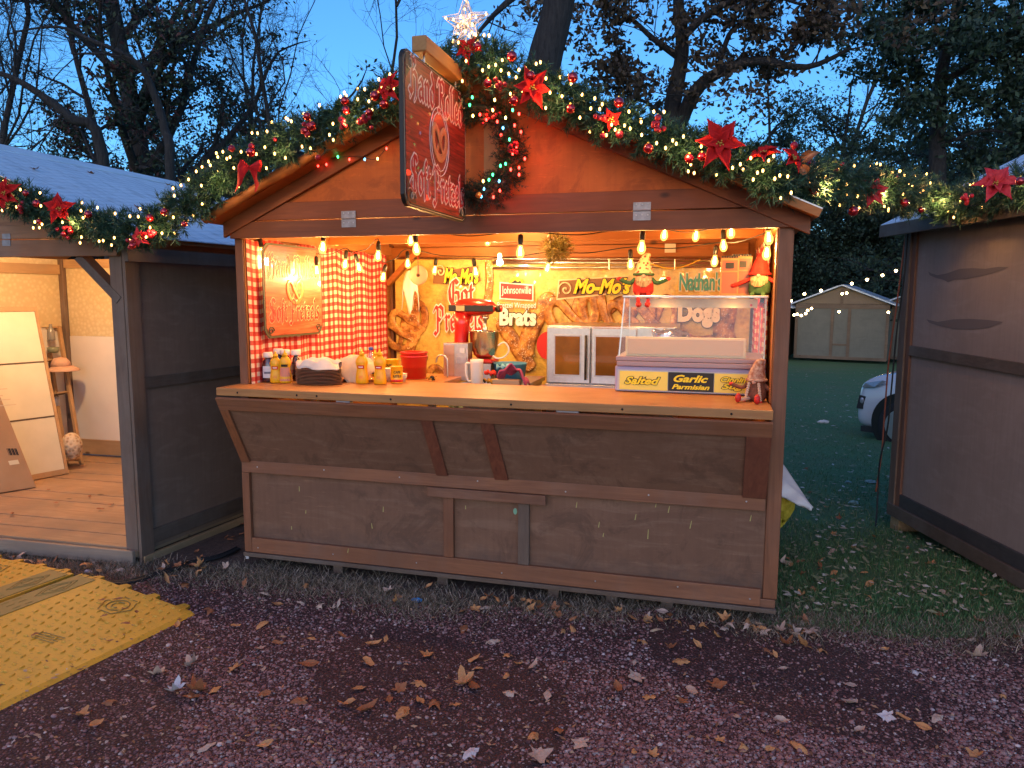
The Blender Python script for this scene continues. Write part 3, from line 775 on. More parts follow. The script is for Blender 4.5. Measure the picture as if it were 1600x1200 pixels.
# folding screen: three stacked panels with pine frame, leaning on the side wall
SCR = empty('room_divider', 'cream panelled screen in a pine frame leaning inside the open hut', 'screen', LX(2.2, 1.2, .06))
sBR = atz(106, 740, .082); sBL = atz(-20, 764, .082)
def scr_corner(u, v, depth):
    n = Vector((-_ax.y, _ax.x, 0)); n = n if n.y > 0 else -n
    pt = Vector(LX(0, depth, 0)); d = Vector(ray(u, v)); C_ = Vector(CC); return C_+d*((pt-C_).dot(n)/d.dot(n))
sTR = scr_corner(56, 480, 1.72); sTL = sBL+(sTR-sBR)
sN = (sBR-sBL).cross(sTR-sBR).normalized(); sN = sN if sN.y < 0 else -sN
def scr_pt(s, t, o=0): return (sBL+(sBR-sBL)*s)*(1-t)+(sTL+(sTR-sTL)*s)*t+sN*o
def scr_box(s0, s1, t0, t1, o0, o1):
    mb = MB(); mb.hexa([scr_pt(s0, t0, o0), scr_pt(s1, t0, o0), scr_pt(s1, t0, o1), scr_pt(s0, t0, o1), scr_pt(s0, t1, o0), scr_pt(s1, t1, o0), scr_pt(s1, t1, o1), scr_pt(s0, t1, o1)]); return mb
def sp(mb, name, m): mb.build(name, m, SCR)
CRM = speck('cream_panel', (.62, .58, .46), (.68, .63, .50), 5, .5, .02)
for t0, t1 in ((.03, .335), (.345, .66), (.67, .97)): sp(scr_box(.04, .96, t0, t1, 0, .012), 'panel', CRM)
sp(scr_box(0, .039, 0, 1, -.004, .02), 'frame', W_RAWZ); sp(scr_box(.961, 1, 0, 1, -.004, .02), 'frame', W_RAWZ)
sp(scr_box(.04, .96, 0, .029, -.004, .02), 'frame', W_RAWX); sp(scr_box(.04, .96, .971, 1, -.004, .02), 'frame', W_RAWX)
for t_ in (.34, .665): sp(scr_box(.04, .96, t_-.004, t_+.004, .0125, .015), 'seam', mat('seam_dark', (.1, .07, .05), .8))
# cardboard box, flat and tall, leaning
CARD = speck('cardboard', (.42, .235, .11), (.48, .28, .14), 4, .8, .05)
BX = empty('cardboard_box', 'tall flat brown cardboard box leaning inside the open hut with a barcode', 'box', LX(2.3, .7, .13))
c0 = atz(57, 765-4, .09); c1 = atz(-90, 785, .09)
bt = [Vector(c0), Vector(c1)]
dirb = (bt[1]-bt[0]); nrm = Vector((-dirb.y, dirb.x, 0)).normalized(); nrm = nrm if nrm.y > 0 else -nrm
top = [bt[0]+dirb*.42+nrm*.22+Vector((0, 0, 1.13)), bt[1]+dirb*.42+nrm*.22+Vector((0, 0, 1.13))]
mb = MB(); mb.hexa([bt[0], bt[1], bt[1]+nrm*.07, bt[0]+nrm*.07, top[0], top[1], top[1]+nrm*.07, top[0]+nrm*.07]); mb.build('carton', CARD, BX, bevel=.004)
def bx_pt(s, t): return bt[0]+dirb*s+(top[0]-bt[0])*t
up_b = (top[0]-bt[0]).normalized(); ex_b = -dirb.normalized()
fn = ex_b.cross(up_b)
if fn.dot(nrm) > 0: fn = -fn
def onbox(u, v):
    d = Vector(ray(u, v)); C_ = Vector(CC); t_ = (bt[0]-C_).dot(fn)/d.dot(fn); return C_+d*t_
mb = MB()
for i in range(9):
    a = onbox(12+i*1.7, 706); wdt = .0022+.003*((i*7) % 3)
    mb.prism([(0, -.028), (wdt, -.028), (wdt, .028), (0, .028)], ex_b, up_b, fn, a, .001)
mb.build('barcode', BLACKL, BX)
a = onbox(22, 722); MB().prism([(-.035, -.02), (.03, -.02), (.03, .015), (-.035, .015)], ex_b, up_b, fn, a, .001).build('sticker', CREAM, BX)
mb = MB()
for vv, L in ((608, .10), (618, .07), (625, .12), (634, .16)):
    a = onbox(2, vv); mb.prism([(-.06, -.003), (L-.06, -.003), (L-.06, .003), (-.06, .003)], ex_b, up_b, fn, a, .001)
mb.build('printed_line', mat('pale_print', (.62, .48, .32), .7), BX)
# ladder shelf with odds and ends
def lq(u, v, depth):   # pixel -> point on the plane at a given depth inside the left hut
    n = Vector((-_ax.y, _ax.x, 0)); n = n if n.y > 0 else -n
    pt = Vector(LX(0, depth, 0)); d = Vector(ray(u, v)); C_ = Vector(CC)
    return C_+d*((pt-C_).dot(n)/d.dot(n))
LAD = empty('ladder_shelf', 'narrow pine ladder shelf leaning on the white wall inside the open hut', 'shelf', lq(110, 728, 1.8))
def lad(a, b, r=.013): return MB().beam(a, b, r*2, r*2.4, up=(0, 1, 0))
A0, A1 = lq(104, 730, 1.75), lq(72, 515, 2.1); B0, B1 = lq(128, 728, 1.78), lq(92, 510, 2.12)
lad(A0, A1).build('rail', W_RAWZ, LAD); lad(B0, B1).build('rail', W_RAWZ, LAD)
def lerp(a, b, t_): return a+(b-a)*t_
off = Vector((0, -.16, 0))
for t_ in (.05, .52, .76, .99):
    a, b = lerp(A0, A1, t_), lerp(B0, B1, t_)
    MB().beam(a, b, .03, .03, up=(0, 1, 0)).build('rung', W_RAWX, LAD)
    mb = MB(); z = a.z; mb.hexa([a+off*(1.15-t_*.6), b+off*(1.15-t_*.6), b, a]+[p_+Vector((0, 0, .014)) for p_ in (a+off*(1.15-t_*.6), b+off*(1.15-t_*.6), b, a)]); mb.build('shelf_board', W_RAWX, LAD)
C0, C1 = A0+off*1.1, lerp(A0, A1, .99)+off*.5
lad(C0, C1, .01).build('rail', W_RAWZ, LAD)
# pink cap hanging on the shelf
p = lq(95, 570, 1.95)
CAP = empty('cap', 'dusty pink hat hanging on the ladder shelf', 'hat', p)
PK = speck('pink_felt', (.55, .33, .24), (.62, .40, .30), 30, .9, .1)
mb = MB(); mb.lathe([(.0, .07), (.05, .062), (.075, .03), (.085, -.01)], p, 18); mb.build('crown', PK, CAP, smooth=True)
mb = MB(); mb.lathe([(.084, -.01), (.12, -.03), (.145, -.05), (.14, -.055), (.08, -.015)], p+Vector((.02, 0, 0)), 20); mb.build('brim', PK, CAP, smooth=True)
# wicker ball at its foot
p = lq(112, 697, 1.62)
m_ = mat('woven_fabric', (.6, .45, .3), .8); g = NT(m_); f = g.vor(g.coord(), 34, out='Distance'); g.col(g.ramp(f, [(.2, (.36, .24, .14)), (.55, (.62, .50, .36))])); g.bump(f, .7, .01)
mb = MB(); mb.ball(p, (.085, .085, .12), 22, 14, .01); tag(mb.build('pouffe', m_, smooth=True), 'round cream woven ball at the foot of the ladder shelf', 'woven ball')
p = lq(80, 525, 2.0)
mb = MB(); mb.lathe([(.03, 0), (.032, .01), (.03, .1), (.015, .12), (.013, .15), (0, .15)], p+Vector((0, 0, -.04)), 14); tag(mb.build('bottle', mat('smoky_glass', (.25, .24, .23), .2), smooth=True), 'grey glass bottle on the top rung of the ladder shelf', 'bottle')
p = lq(83, 546, 2.0)
mb = MB(); mb.lathe([(.04, 0), (.05, .02), (.05, .05), (.03, .055), (0, .055)], p+Vector((0, 0, -.03)), 16); tag(mb.build('bowl', mat('olive_ceramic', (.2, .22, .15), .3), smooth=True), 'dark green bowl on the second shelf of the ladder shelf', 'bowl')
p = lq(88, 628, 1.9)
mb = MB(); mb.ball(p, (.035, .03, .05), 10, 8, .15); tag(mb.build('cloth_bundle', WHITE, smooth=True), 'crumpled white cloth hanging low on the ladder shelf', 'cloth')

# ================================================================== right hut
_bx = Vector((.96, .28, 0)); _by = Vector((-.28, .96, 0)); _bo = Vector((3.975+.28*1.45, 2.17-.96*1.45, -.045))
def RX(x, y, z):
    p = _bo+_bx*x+_by*y; return (p.x, p.y, _bo.z+z)
RH = empty('market_hut', 'closed grey-brown plywood hut with pale metal roof beyond the lawn gap, cords down its corner', 'hut', RX(1.4, 0, 0))
def rp(mb, name, m, parent=None, **k): mb.xf = RX; return mb.build(name, m, parent or RH, **k)
D = 1.45; Y0 = -1.0
rp(MB().box(0, .016, Y0, D, .12, 2.19), 'side_wall', W_GREYPLY2)
rp(MB().box(.016, 2.9, Y0, Y0+.016, .12, 2.19), 'front_wall', W_GREYPLY2)
rp(MB().box(.016, 2.9, D-.016, D, .12, 2.19), 'back_wall', W_GREYPLY2)
rp(MB().box(2.884, 2.9, Y0+.017, D-.017, .12, 2.19), 'side_wall', W_GREYPLY2)
rp(MB().box(-.03, -.001, D-.07, D+.01, .10, 2.2), 'corner_trim', W_GREYZ, bevel=.003)
rp(MB().box(-.018, -.001, D-.12, D-.0715, .10, 2.19), 'corner_trim', wood('red_brown_trim', (.22, .10, .06), (.14, .06, .04), 'z'), bevel=.002)
mb = MB(); mb.hexa([(-.022, Y0, 1.20), (-.001, Y0, 1.20), (-.001, D-.125, 1.245), (-.022, D-.125, 1.245), (-.022, Y0, 1.27), (-.001, Y0, 1.27), (-.001, D-.125, 1.315), (-.022, D-.125, 1.315)])
rp(mb, 'side_rail', W_GREYY, bevel=.002)
rp(MB().box(-.02, -.001, Y0, D-.125, .15, .24), 'side_rail', wood('dark_rail', (.07, .06, .06), (.045, .04, .04), 'y'), bevel=.002)
rp(MB().box(-.035, -.001, Y0, D+.01, .06, .148), 'sill_strip', W_GREYY, bevel=.003)
rp(MB().box(.0, 2.9, Y0, D, .09, .119), 'floor', W_GREYX)
def rsz(x): return 2.235+.50*x if x < 1.45 else 2.235+.5*(2.9-x)
for sd in (0, 1):
    x0 = -.14 if sd == 0 else 3.04
    for th0, th1, nm, m_, yo in ((-.035, 0, 'roof_panel', W_GREYY, .12), (.001, .008, 'roof_sheet', RM, .14)):
        mb = MB(); mb.hexa([(x0, Y0-yo, rsz(x0)+th0), (1.45, Y0-yo, rsz(1.45)+th0), (1.45, D+yo, rsz(1.45)+th0), (x0, D+yo, rsz(x0)+th0), (x0, Y0-yo, rsz(x0)+th1), (1.45, Y0-yo, rsz(1.45)+th1), (1.45, D+yo, rsz(1.45)+th1), (x0, D+yo, rsz(x0)+th1)])
        rp(mb, nm, m_)
rp(MB().box(-.16, -.135, Y0-.12, D+.12, 2.08, 2.165), 'eave_board', W_GREYY, bevel=.003)
mb = MB(); mb.prism([(.0, 2.192), (2.9, 2.192), (1.45, rsz(1.45)-.04)], (1, 0, 0), (0, 0, 1), (0, 1, 0), (0, D-.012, 0), .012); rp(mb, 'gable_panel', W_GREYPLY2)
mb = MB(); mb.prism([(.0, 2.192), (2.9, 2.192), (1.45, rsz(1.45)-.04)], (1, 0, 0), (0, 0, 1), (0, 1, 0), (0, Y0, 0), .012); rp(mb, 'gable_panel', W_GREYPLY2)
for yy in (.12, 1.38, -.8):
    rp(MB().box(-.01, .22, yy-.05, yy+.06, -.06, .058), 'foot_block', W_RAWX)
SM = mat('damp_stain', (.17, .13, .12), .75)
_sn = -_bx
def rwall(u, v):
    d = Vector(ray(u, v)); C_ = Vector(CC); pt = Vector(RX(-.001, 0, 0)); return C_+d*((pt-C_).dot(_sn)/d.dot(_sn))+_sn*.0015
for poly in (((1451, 424), (1453, 430), (1462, 434), (1474, 437), (1482, 441), (1492, 437), (1510, 436), (1535, 431), (1560, 424), (1577, 417), (1560, 417), (1540, 420), (1520, 419), (1500, 420), (1480, 427), (1465, 430), (1455, 427)),
             ((1448, 499), (1452, 504), (1470, 510), (1492, 514), (1520, 515), (1545, 512), (1568, 503), (1545, 500), (1515, 498), (1490, 499), (1465, 503))):
    mb = MB(); mb.add([rwall(*p) for p in poly], [tuple(range(len(poly)))]); mb.build('stain', SM, RH)
# cords hanging down its corner
p_ = [RX(-.05, D-.06, 2.12), RX(-.045, D-.04, 1.8), RX(-.05, D+.0, 1.4), RX(-.045, D+.03, 1.0), RX(-.05, D+.04, .7), RX(-.08, D+.06, .45), RX(-.07, D+.08, .25), RX(-.10, D+.02, .05), RX(-.14, D-.05, -.02)]
def smooth_path(pts, k=6):
    pts = [Vector(p) for p in pts]; out = []
    for i in range(len(pts)-1):
        p0 = pts[max(0, i-1)]; p1 = pts[i]; p2 = pts[i+1]; p3 = pts[min(len(pts)-1, i+2)]
        for j in range(k):
            t_ = j/k
            out.append(.5*((2*p1)+(-p0+p2)*t_+(2*p0-5*p1+4*p2-p3)*t_*t_+(-p0+3*p1-3*p2+p3)*t_**3))
    out.append(pts[-1]); return out
tag(MB().tube(smooth_path(p_), .006, 6).build('extension_cord', CORD, smooth=True), 'black cord hanging down the corner of the grey plywood hut', 'cord')
p_ = [RX(-.02, D+.02, 2.1), RX(-.03, D+.06, 1.6), RX(-.04, D+.10, 1.2), RX(-.03, D+.13, .8), RX(-.05, D+.10, .5), RX(-.08, D+.09, .2)]
tag(MB().tube(smooth_path(p_), .006, 6).build('extension_cord', mat('orange_cord', (.30, .08, .04), .6), smooth=True), 'dull orange cord hanging behind the black cord on the grey plywood hut', 'cord')

# ================================================================== distant huts
def far_hut(cx, cy, wd, rz, label, dark=1, h=1.85, rh=.78, dp=2.4):
    z = gz(cx, cy)
    e = empty('market_hut', label, 'hut', (cx, cy, z), rz)
    def fp(mb, n, m): mb.build(n, m, e, world=False)
    hw = wd/2
    fp(MB().box(-hw, hw, 0, .03, .12, h), 'front_wall', W_FARP); fp(MB().box(-hw, -hw+.03, .031, dp, .12, h), 'side_wall', W_FARP)
    fp(MB().box(hw-.03, hw, .031, dp, .12, h), 'side_wall', W_FARP)
    fp(MB().prism([(-hw, h+.16), (hw, h+.16), (0, h+rh-.03)], (1, 0, 0), (0, 0, 1), (0, 1, 0), (0, .0, 0), .03), 'gable_panel', W_FARG)
    fp(MB().box(-hw-.02, hw+.02, -.03, -.001, h, h+.15), 'lintel', W_FARB)
    fp(MB().box(-hw-.01, hw+.01, -.03, -.001, .1, .2), 'kick_board', W_FARB)
    for x in (-hw+.03, -.27, .27, hw-.03):
        fp(MB().box(x-.045, x+.045, -.03, -.001, .2, h), 'batten', W_FARB)
    fp(MB().box(-.225, .225, -.03, -.001, .58, .64), 'batten', W_FARB)
    fp(MB().box(-.04, .04, -.03, -.001, h+.15, h+rh-.1), 'batten', W_FARB)
    for sg in (-1, 1):
        mb = MB(); x0 = sg*(hw+.22); z0 = h+.16-.06
        mb.hexa([(x0, -.2, z0), (0, -.2, h+rh), (0, dp, h+rh), (x0, dp, z0), (x0, -.2, z0+.05), (0, -.2, h+rh+.05), (0, dp, h+rh+.05), (x0, dp, z0+.05)])
        fp(mb, 'roof_panel', RM)
    return e
W_FARP = plywood('distant_plywood', (.16, .155, .125), (.21, .20, .16), (.23, .21, .17), -1)
W_FARG = plywood('distant_gable', (.24, .17, .11), (.29, .21, .13), (.24, .16, .12), -1)
W_FARB = wood('distant_board', (.24, .16, .10), (.16, .10, .07), 'x')
far_hut(6.85, 23.8, 2.95, R_(-17), 'closed small hut with a peaked roof across the lawn, seen between the two near huts')
far_hut(3.65, 24.0, 2.9, R_(-13), 'distant closed hut mostly hidden behind the post of the counter hut', h=1.75)
far_hut(9.95, 24.0, 2.9, R_(-20), 'distant brown hut mostly hidden behind the grey plywood hut', h=1.95)
# ================================================================== hanging sign
SX = 1.418
def sg(u, v): return atx(u, v, SX)
SIGN = empty('hanging_sign', 'red wood-grain sign with scrolled corners hanging from the projecting roof beam', 'sign', (SX, -.45, 2.63))
sy0, sy1, szb, szt = -.845, -.075, 1.975, 2.60
m_ = mat('red_woodgrain', (.3, .03, .02), .5, coat=.12); g = NT(m_)
f = g.noise(g.coord((1, .10, 1.6), (R_(4), 0, 0)), 34, 6, .65, 1.2)
g.col(g.ramp(f, [(.33, (.05, .006, .006)), (.48, (.22, .02, .014)), (.68, (.40, .055, .035))])); g.bump(f, .12, .002)
def ycut(c):   # board outline with notched corners, (y, z)
    y0, y1, z0, z1 = sy0+c, sy1-c, szb+c, szt-c; k = .045
    return [(y0+k, z0), (y1-k, z0), (y1-k*.55, z0+k*.2), (y1-k*.2, z0+k*.55), (y1, z0+k), (y1, z1-k), (y1-k*.2, z1-k*.55), (y1-k*.55, z1-k*.2), (y1-k, z1), (y0+k, z1), (y0+k*.55, z1-k*.2), (y0+k*.2, z1-k*.55), (y0, z1-k), (y0, z0+k), (y0+k*.2, z0+k*.55), (y0+k*.55, z0+k*.2)]
MB().prism(ycut(0), (0, 1, 0), (0, 0, 1), (1, 0, 0), (SX-.012, 0, 0), .018).build('backing_board', BLACKL, SIGN)
MB().prism(ycut(.016), (0, 1, 0), (0, 0, 1), (1, 0, 0), (SX+.0062, 0, 0), .003).build('face', m_, SIGN)
LIN = mat('sign_line', (.42, .33, .24), .4)
mb = MB(); q = ycut(.008); mb.tube([(SX+.0068, a, b) for a, b in q+q[:1]], .0018, 5, cap=False); mb.build('border_line', LIN, SIGN)
for cy_, cz_, s1, s2 in ((sy0+.05, szt-.05, 1, -1), (sy1-.05, szt-.05, -1, -1), (sy0+.05, szb+.05, 1, 1), (sy1-.05, szb+.05, -1, 1)):
    mb = MB(); mb.prism([(-.03*s1, -.03*s2), (.07*s1, -.03*s2), (.02*s1, .02*s2), (-.03*s1, .07*s2)][::(1 if s1*s2 > 0 else -1)], (0, 1, 0), (0, 0, 1), (1, 0, 0), (SX+.0093, cy_, cz_), .001); mb.build('corner_plate', BLACKL, SIGN)
    mb = MB()
    pts = [(SX+.0115, cy_+s1*(.045-.05*t_+.018*math.cos(t_*9)), cz_+s2*(-.01+.055*t_*0+.018*math.sin(t_*9)+.02*t_)) for t_ in np.linspace(0, 1, 22)]
    mb.tube(pts, .003, 5); mb.build('scroll', LIN, SIGN)
RLF = mat('sign_red_letter', (.40, .012, .015), .45); RLO = mat('sign_letter_edge', (.85, .68, .62), .5)
nib_text('lettering', 'Hand Rolled', (SX+.0093, -.46, 2.485), (0, 1, 0), (0, 0, 1), .66, .085, (RLF, RLO), SIGN, ow=.12, w=.12)
nib_text('lettering', 'Soft Pretzels', (SX+.0093, -.45, 2.095), (0, 1, 0), (0, 0, 1), .68, .085, (RLF, RLO), SIGN, ow=.12, w=.12)
# oval emblem with a pretzel
def ellipse(cy_, cz_, a, b, n=40): return [(SX+.0105, cy_+a*math.cos(t_), cz_+b*math.sin(t_)) for t_ in np.linspace(0, 2*math.pi, n)]
mb = MB(); mb.prism([(.105*math.cos(t_), .135*math.sin(t_)) for t_ in np.linspace(0, 2*math.pi, 33)[:-1]], (0, 1, 0), (0, 0, 1), (1, 0, 0), (SX+.0093, -.45, 2.30), .0006); mb.build('emblem', mat('emblem_red', (.28, .05, .03), .4), SIGN)
for a, b in ((.12, .15), (.10, .128)):
    mb = MB(); mb.tube(ellipse(-.45, 2.30, a, b), .0022, 5, cap=False); mb.build('emblem_ring', RLO, SIGN)
_pz = [(-.42,-.62),(-.2,-.3),(0,-.08),(.14,.14),(.36,.52),(.66,.66),(.92,.42),(.92,0),(.72,-.42),(.36,-.72),(0,-.8),(-.36,-.72),(-.72,-.42),(-.92,0),(-.92,.42),(-.66,.66),(-.36,.52),(-.14,.14),(0,-.08),(.2,-.3),(.42,-.62)]
PZ = [(p.x, p.y) for p in smooth_path([(a, b, 0) for a, b in _pz], 3)]
NPZ = len(PZ)
def pretzel_relief(mb, c, ex, ey, en, size, r, flat=.25):
    ex, ey, en, c = Vector(ex), Vector(ey), Vector(en), Vector(c)
    k = len(mb.v); mb.tube([(p[0]*size, p[1]*size, .8*r*(1 if i > NPZ*.8 else -1 if i < NPZ*.2 else 0)) for i, p in enumerate(PZ)], [r*(1-.5*abs(2*i/(NPZ-1)-1)**3) for i in range(NPZ)], 8)
    for i in range(k, len(mb.v)):
        x, y, z = mb.v[i]; mb.v[i] = tuple(c+ex*x+ey*y+en*(z*flat))
mb = MB(); pretzel_relief(mb, (SX+.012, -.45, 2.30), (0, 1, 0), (0, 0, 1), (1, 0, 0), .088, .020, .15); mb.build('pretzel_relief', mat('sign_pretzel', (.55, .22, .10), .4), SIGN, smooth=True)
for y in (-.6, -.2):
    MB().tube([(SX, y, 2.595), (SX, y, 2.635)], .004, 6).build('hook', STEELD, SIGN)

# ================================================================== garlands
def needle_mat(name, a, b, c):
    return island_ramp(name, [(0, a), (.5, b), (.85, c), (1, tuple(min(1, x*1.6) for x in c))], .55)
NEED = needle_mat('pine_needles', (.007, .032, .022), (.018, .064, .04), (.036, .105, .06))
NEEDW = needle_mat('wreath_needles', (.004, .014, .008), (.008, .026, .014), (.015, .04, .02))
def along(path, s):
    P = [Vector(p) for p in path]; L = [(b-a).length for a, b in zip(P[:-1], P[1:])]; T = sum(L); d = s*T
    for i, l in enumerate(L):
        if d <= l or i == len(L)-1: return P[i]+(P[i+1]-P[i])*min(1, d/l), (P[i+1]-P[i]).normalized()
        d -= l
def greenery(name, path, rad, per_m, parent, mt, seed, nlen=(.022, .036), twig=(.06, .13), nn=34, nw=.0034):
    r = np.random.default_rng(seed)
    P = [Vector(p) for p in path]; T = sum((b-a).length for a, b in zip(P[:-1], P[1:]))
    n = int(T*per_m); B = []; Dv = []; Lt = []
    for _ in range(n):
        c, t_ = along(path, r.random())
        o = Vector(r.normal(size=3)); o = (o-t_*o.dot(t_)).normalized()
        dr = (o*r.uniform(.45, 1)+t_*r.uniform(-.9, .9)+Vector((0, -.12, -.1))).normalized()
        B.append(c+o*rad*r.uniform(0, .35)); Dv.append(dr); Lt.append(rad*r.uniform(.7, 1.25) if rad < .2 else r.uniform(*twig))
    B = np.array(B); Dv = np.array(Dv); Lt = np.array(Lt)
    s = r.uniform(.1, 1, (n, nn)); base = B[:, None]+Dv[:, None]*(Lt[:, None]*s)[..., None]
    rd = r.normal(size=(n, nn, 3)); rd /= np.linalg.norm(rd, axis=2, keepdims=True)
    nd = Dv[:, None]*.75+rd*.75; nd /= np.linalg.norm(nd, axis=2, keepdims=True)
    ln = r.uniform(*nlen, (n, nn))[..., None]
    side = np.cross(nd, r.normal(size=(n, nn, 3))); side /= np.linalg.norm(side, axis=2, keepdims=True)
    A = np.stack([base-side*nw/2, base+side*nw/2, base+nd*ln+side*nw*.15, base+nd*ln-side*nw*.15], 2).reshape(-1, 3)
    o = np_mesh(name, A, 4, mt, parent)
    return o
BULBW = emis('warm_mini_bulb', (1, .50, .12), 6)
BAUB = mat('red_bauble', (.42, .01, .02), .12, .6, coat=1)
BAUBM = mat('matt_red_bauble', (.35, .012, .03), .35, .2)
PETAL = speck('red_velvet', (.42, .002, .004), (.58, .006, .006), 60, .9, .3)
PINKP = speck('pink_red_petal', (.50, .01, .02), (.66, .04, .05), 40, .7, .2)
GOLD = mat('gold_bead', (.6, .38, .08), .3, .8)
COPPER = mat('copper_leaf', (.45, .16, .06), .4, .4)
def bulb(parent, p, m=BULBW, r=.0050, name='mini_bulb'):
    mb = MB(); mb.ball(p, (r, r, r*1.6), 7, 5); return mb.build(name, m, parent, smooth=True)
def bauble(parent, p, r=.03, m=BAUB):
    r *= .86
    b = MB().ball(p, r, 18, 12).build('bauble', m, parent, smooth=True)
    mb = MB(); mb.lathe([(r*.22, 0), (r*.22, r*.25), (0, r*.26)], Vector(p)+Vector((0, 0, r*.96)), 10); mb.build('cap', GOLD, b)
def petal(mb, c, d, n, L, W, curl):
    """pointed petal from c along d, normal n"""
    d = Vector(d).normalized(); n = Vector(n); n = (n-d*n.dot(d)).normalized(); s = d.cross(n); k = 7
    prof = [.12, .62, .95, 1.0, .82, .5, .22, .02]
    rows = []
    for i in range(k+1):
        t_ = i/k; w_ = prof[i]*W/2; cc = c+d*L*t_+n*(curl*L*math.sin(t_*2.4)-curl*.8*L*t_*t_)
        rows.append([cc-s*w_*.92+n*w_*(.55+.25*math.sin(i*2.1)), cc-s*w_*.5+n*w_*.25, cc-n*w_*.22, cc+s*w_*.5+n*w_*.25, cc+s*w_*.92+n*w_*(.55+.25*math.cos(i*1.9))])
    vs = [p for r_ in rows for p in r_]
    fs = [(i*5+j, i*5+j+1, (i+1)*5+j+1, (i+1)*5+j) for i in range(k) for j in range(4)]
    mb.add(vs, fs)
def poinsettia(parent, c, R, nrm=(0, -1, 0), m=PETAL, n1=6, n2=5, rot=0, flat=1):
    c = Vector(c); nrm = Vector(nrm).normalized(); a = nrm.orthogonal().normalized(); b = nrm.cross(a)
    fl = MB(); R *= .86
    for lay, (nn_, rr, lift) in enumerate(((n1, 1.0, .12), (n2, .66, .38))):
        for i in range(nn_):
            th = rot+2*math.pi*(i+.5*lay)/nn_+random.uniform(-.12, .12)
            d = a*math.cos(th)+b*math.sin(th)+nrm*lift*flat
            petal(fl, c+nrm*.008*lay, d, nrm, R*rr*random.uniform(.88, 1.08), R*rr*.52, random.uniform(.12, .28))
    o = fl.build('poinsettia', m, parent, smooth=True)
    sm = o.modifiers.new('thick', 'SOLIDIFY'); sm.thickness = .0015
    mb = MB()
    for i in range(7):
        th = i*2.4; mb.ball(c+nrm*.02+(a*math.cos(th)+b*math.sin(th))*.006*math.sqrt(i), .0045, 7, 5)
    mb.build('flower_centre', GOLD, o, smooth=True)
def berries(parent, c, n=7, r=.011, spread=.028):
    mb = MB(); c = Vector(c)
    for i in range(n):
        mb.ball(c+Vector((random.gauss(0, spread*.5), random.uniform(-.015, .01), random.gauss(0, spread*.5))), r, 9, 6)
    mb.build('berry_cluster', BAUBM, parent, smooth=True)
def ribbon(parent, c, L=.16):
    mb = MB(); c = Vector(c)
    for sgn in (-1, 1):
        def fn(u_, v_, sgn=sgn):
            return (c.x+sgn*.02+(u_-.5)*.05+sgn*.05*v_, c.y-.02-.01*math.sin(v_*6), c.z-L*v_+.012*math.sin(u_*3+v_*4))
        mb.grid(fn, 3, 8)
        pts = [(0, 0), (.05, .035), (.085, .01), (.07, -.025), (0, 0)]
        mb.prism([(sgn*a, b) for a, b in pts[:-1]][::sgn], (1, 0, 0), (0, 0, 1), (0, -1, 0), (c.x, c.y-.01, c.z), .02)
    mb.v = [(c.x+(x-c.x)*.8+.25*(z-c.z), y+.02*math.sin(40*(x-c.x)), z) for x, y, z in mb.v]; mb.build('ribbon_bow', PETAL, parent, smooth=False)
def garland(name, label, path, rad, seed, bulbs, lights=3, per_m=420, nn=40, **k):
    rad *= 1.02
    path = smooth_path(path, 5)
    G = empty(name, label, 'garland', along(path, .5)[0])
    greenery('greenery', path, rad, per_m, G, NEED, seed, nn=nn, nw=.0046, nlen=(.024, .042), **k)
    MB().tube(path, .009, 6).build('stem_wire', mat('green_wire', (.01, .03, .015), .7), G)
    r = random.Random(seed)
    for i in range(int(bulbs*2.1)):
        fr_ = (i+r.random())/(bulbs*2.1)
        if seed == 23 and fr_ < .17 and i % 4: continue
        c, t_ = along(path, fr_)
        a = r.uniform(math.pi*1.05, math.pi*1.95) if r.random() < .8 else r.uniform(0, 6.28)
        off_ = Vector((0, math.sin(a)*rad*.9, 0))+Vector((0, 0, math.cos(a)*rad*.85))
        bulb(G, c+off_*r.uniform(1.1, 1.5)+Vector((0, -.02, 0)))
    for i in range(lights):
        c, t_ = along(path, (i+.5)/lights); cd = (Vector(CC)-c).normalized(); point('garland_glow', c+cd*rad*(1.9 if per_m < 450 else 2.6)+Vector((0, 0, -.02)), .8 if per_m < 450 else 2.2, (1, .52, .17), .02, G)
    return G
yG = -.215
def gp(u, v, y=yG): return aty(u, v, y)
# left roof slope
PL = [gp(296, 322, -.26), gp(335, 283), gp(375, 262), gp(430, 232), gp(490, 205), gp(545, 182), gp(600, 155), gp(660, 122, -.19), gp(715, 96, -.19)]
GL = garland('garland', 'pine garland with baubles and warm lights up the left roof slope of the counter hut', PL, .088, 21, 34, 4)
for u, v in ((430, 218),): bauble(GL, gp(u, v, -.3), .014)
for (u, v, r_) in ((392, 238, .028), (480, 182, .024), (487, 197, .028), (539, 158, .026), (541, 172, .024), (577, 176, .022), (533, 187, .018), (478, 205, .024), (586, 150, .028), (600, 163, .025), (563, 190, .02), (497, 246, .017), (362, 232, .02), (393, 228, .018)): bauble(GL, gp(u, v, -.345), r_, BAUB if r_ > .02 else BAUBM)
for u, v in ((480, 203), (535, 195), (572, 186)): berries(GL, gp(u, v, -.35))
ribbon(GL, gp(394, 262, -.35), .11)
poinsettia(GL, gp(611, 140, -.33), .105, (-.3, -1, .2), rot=.4)
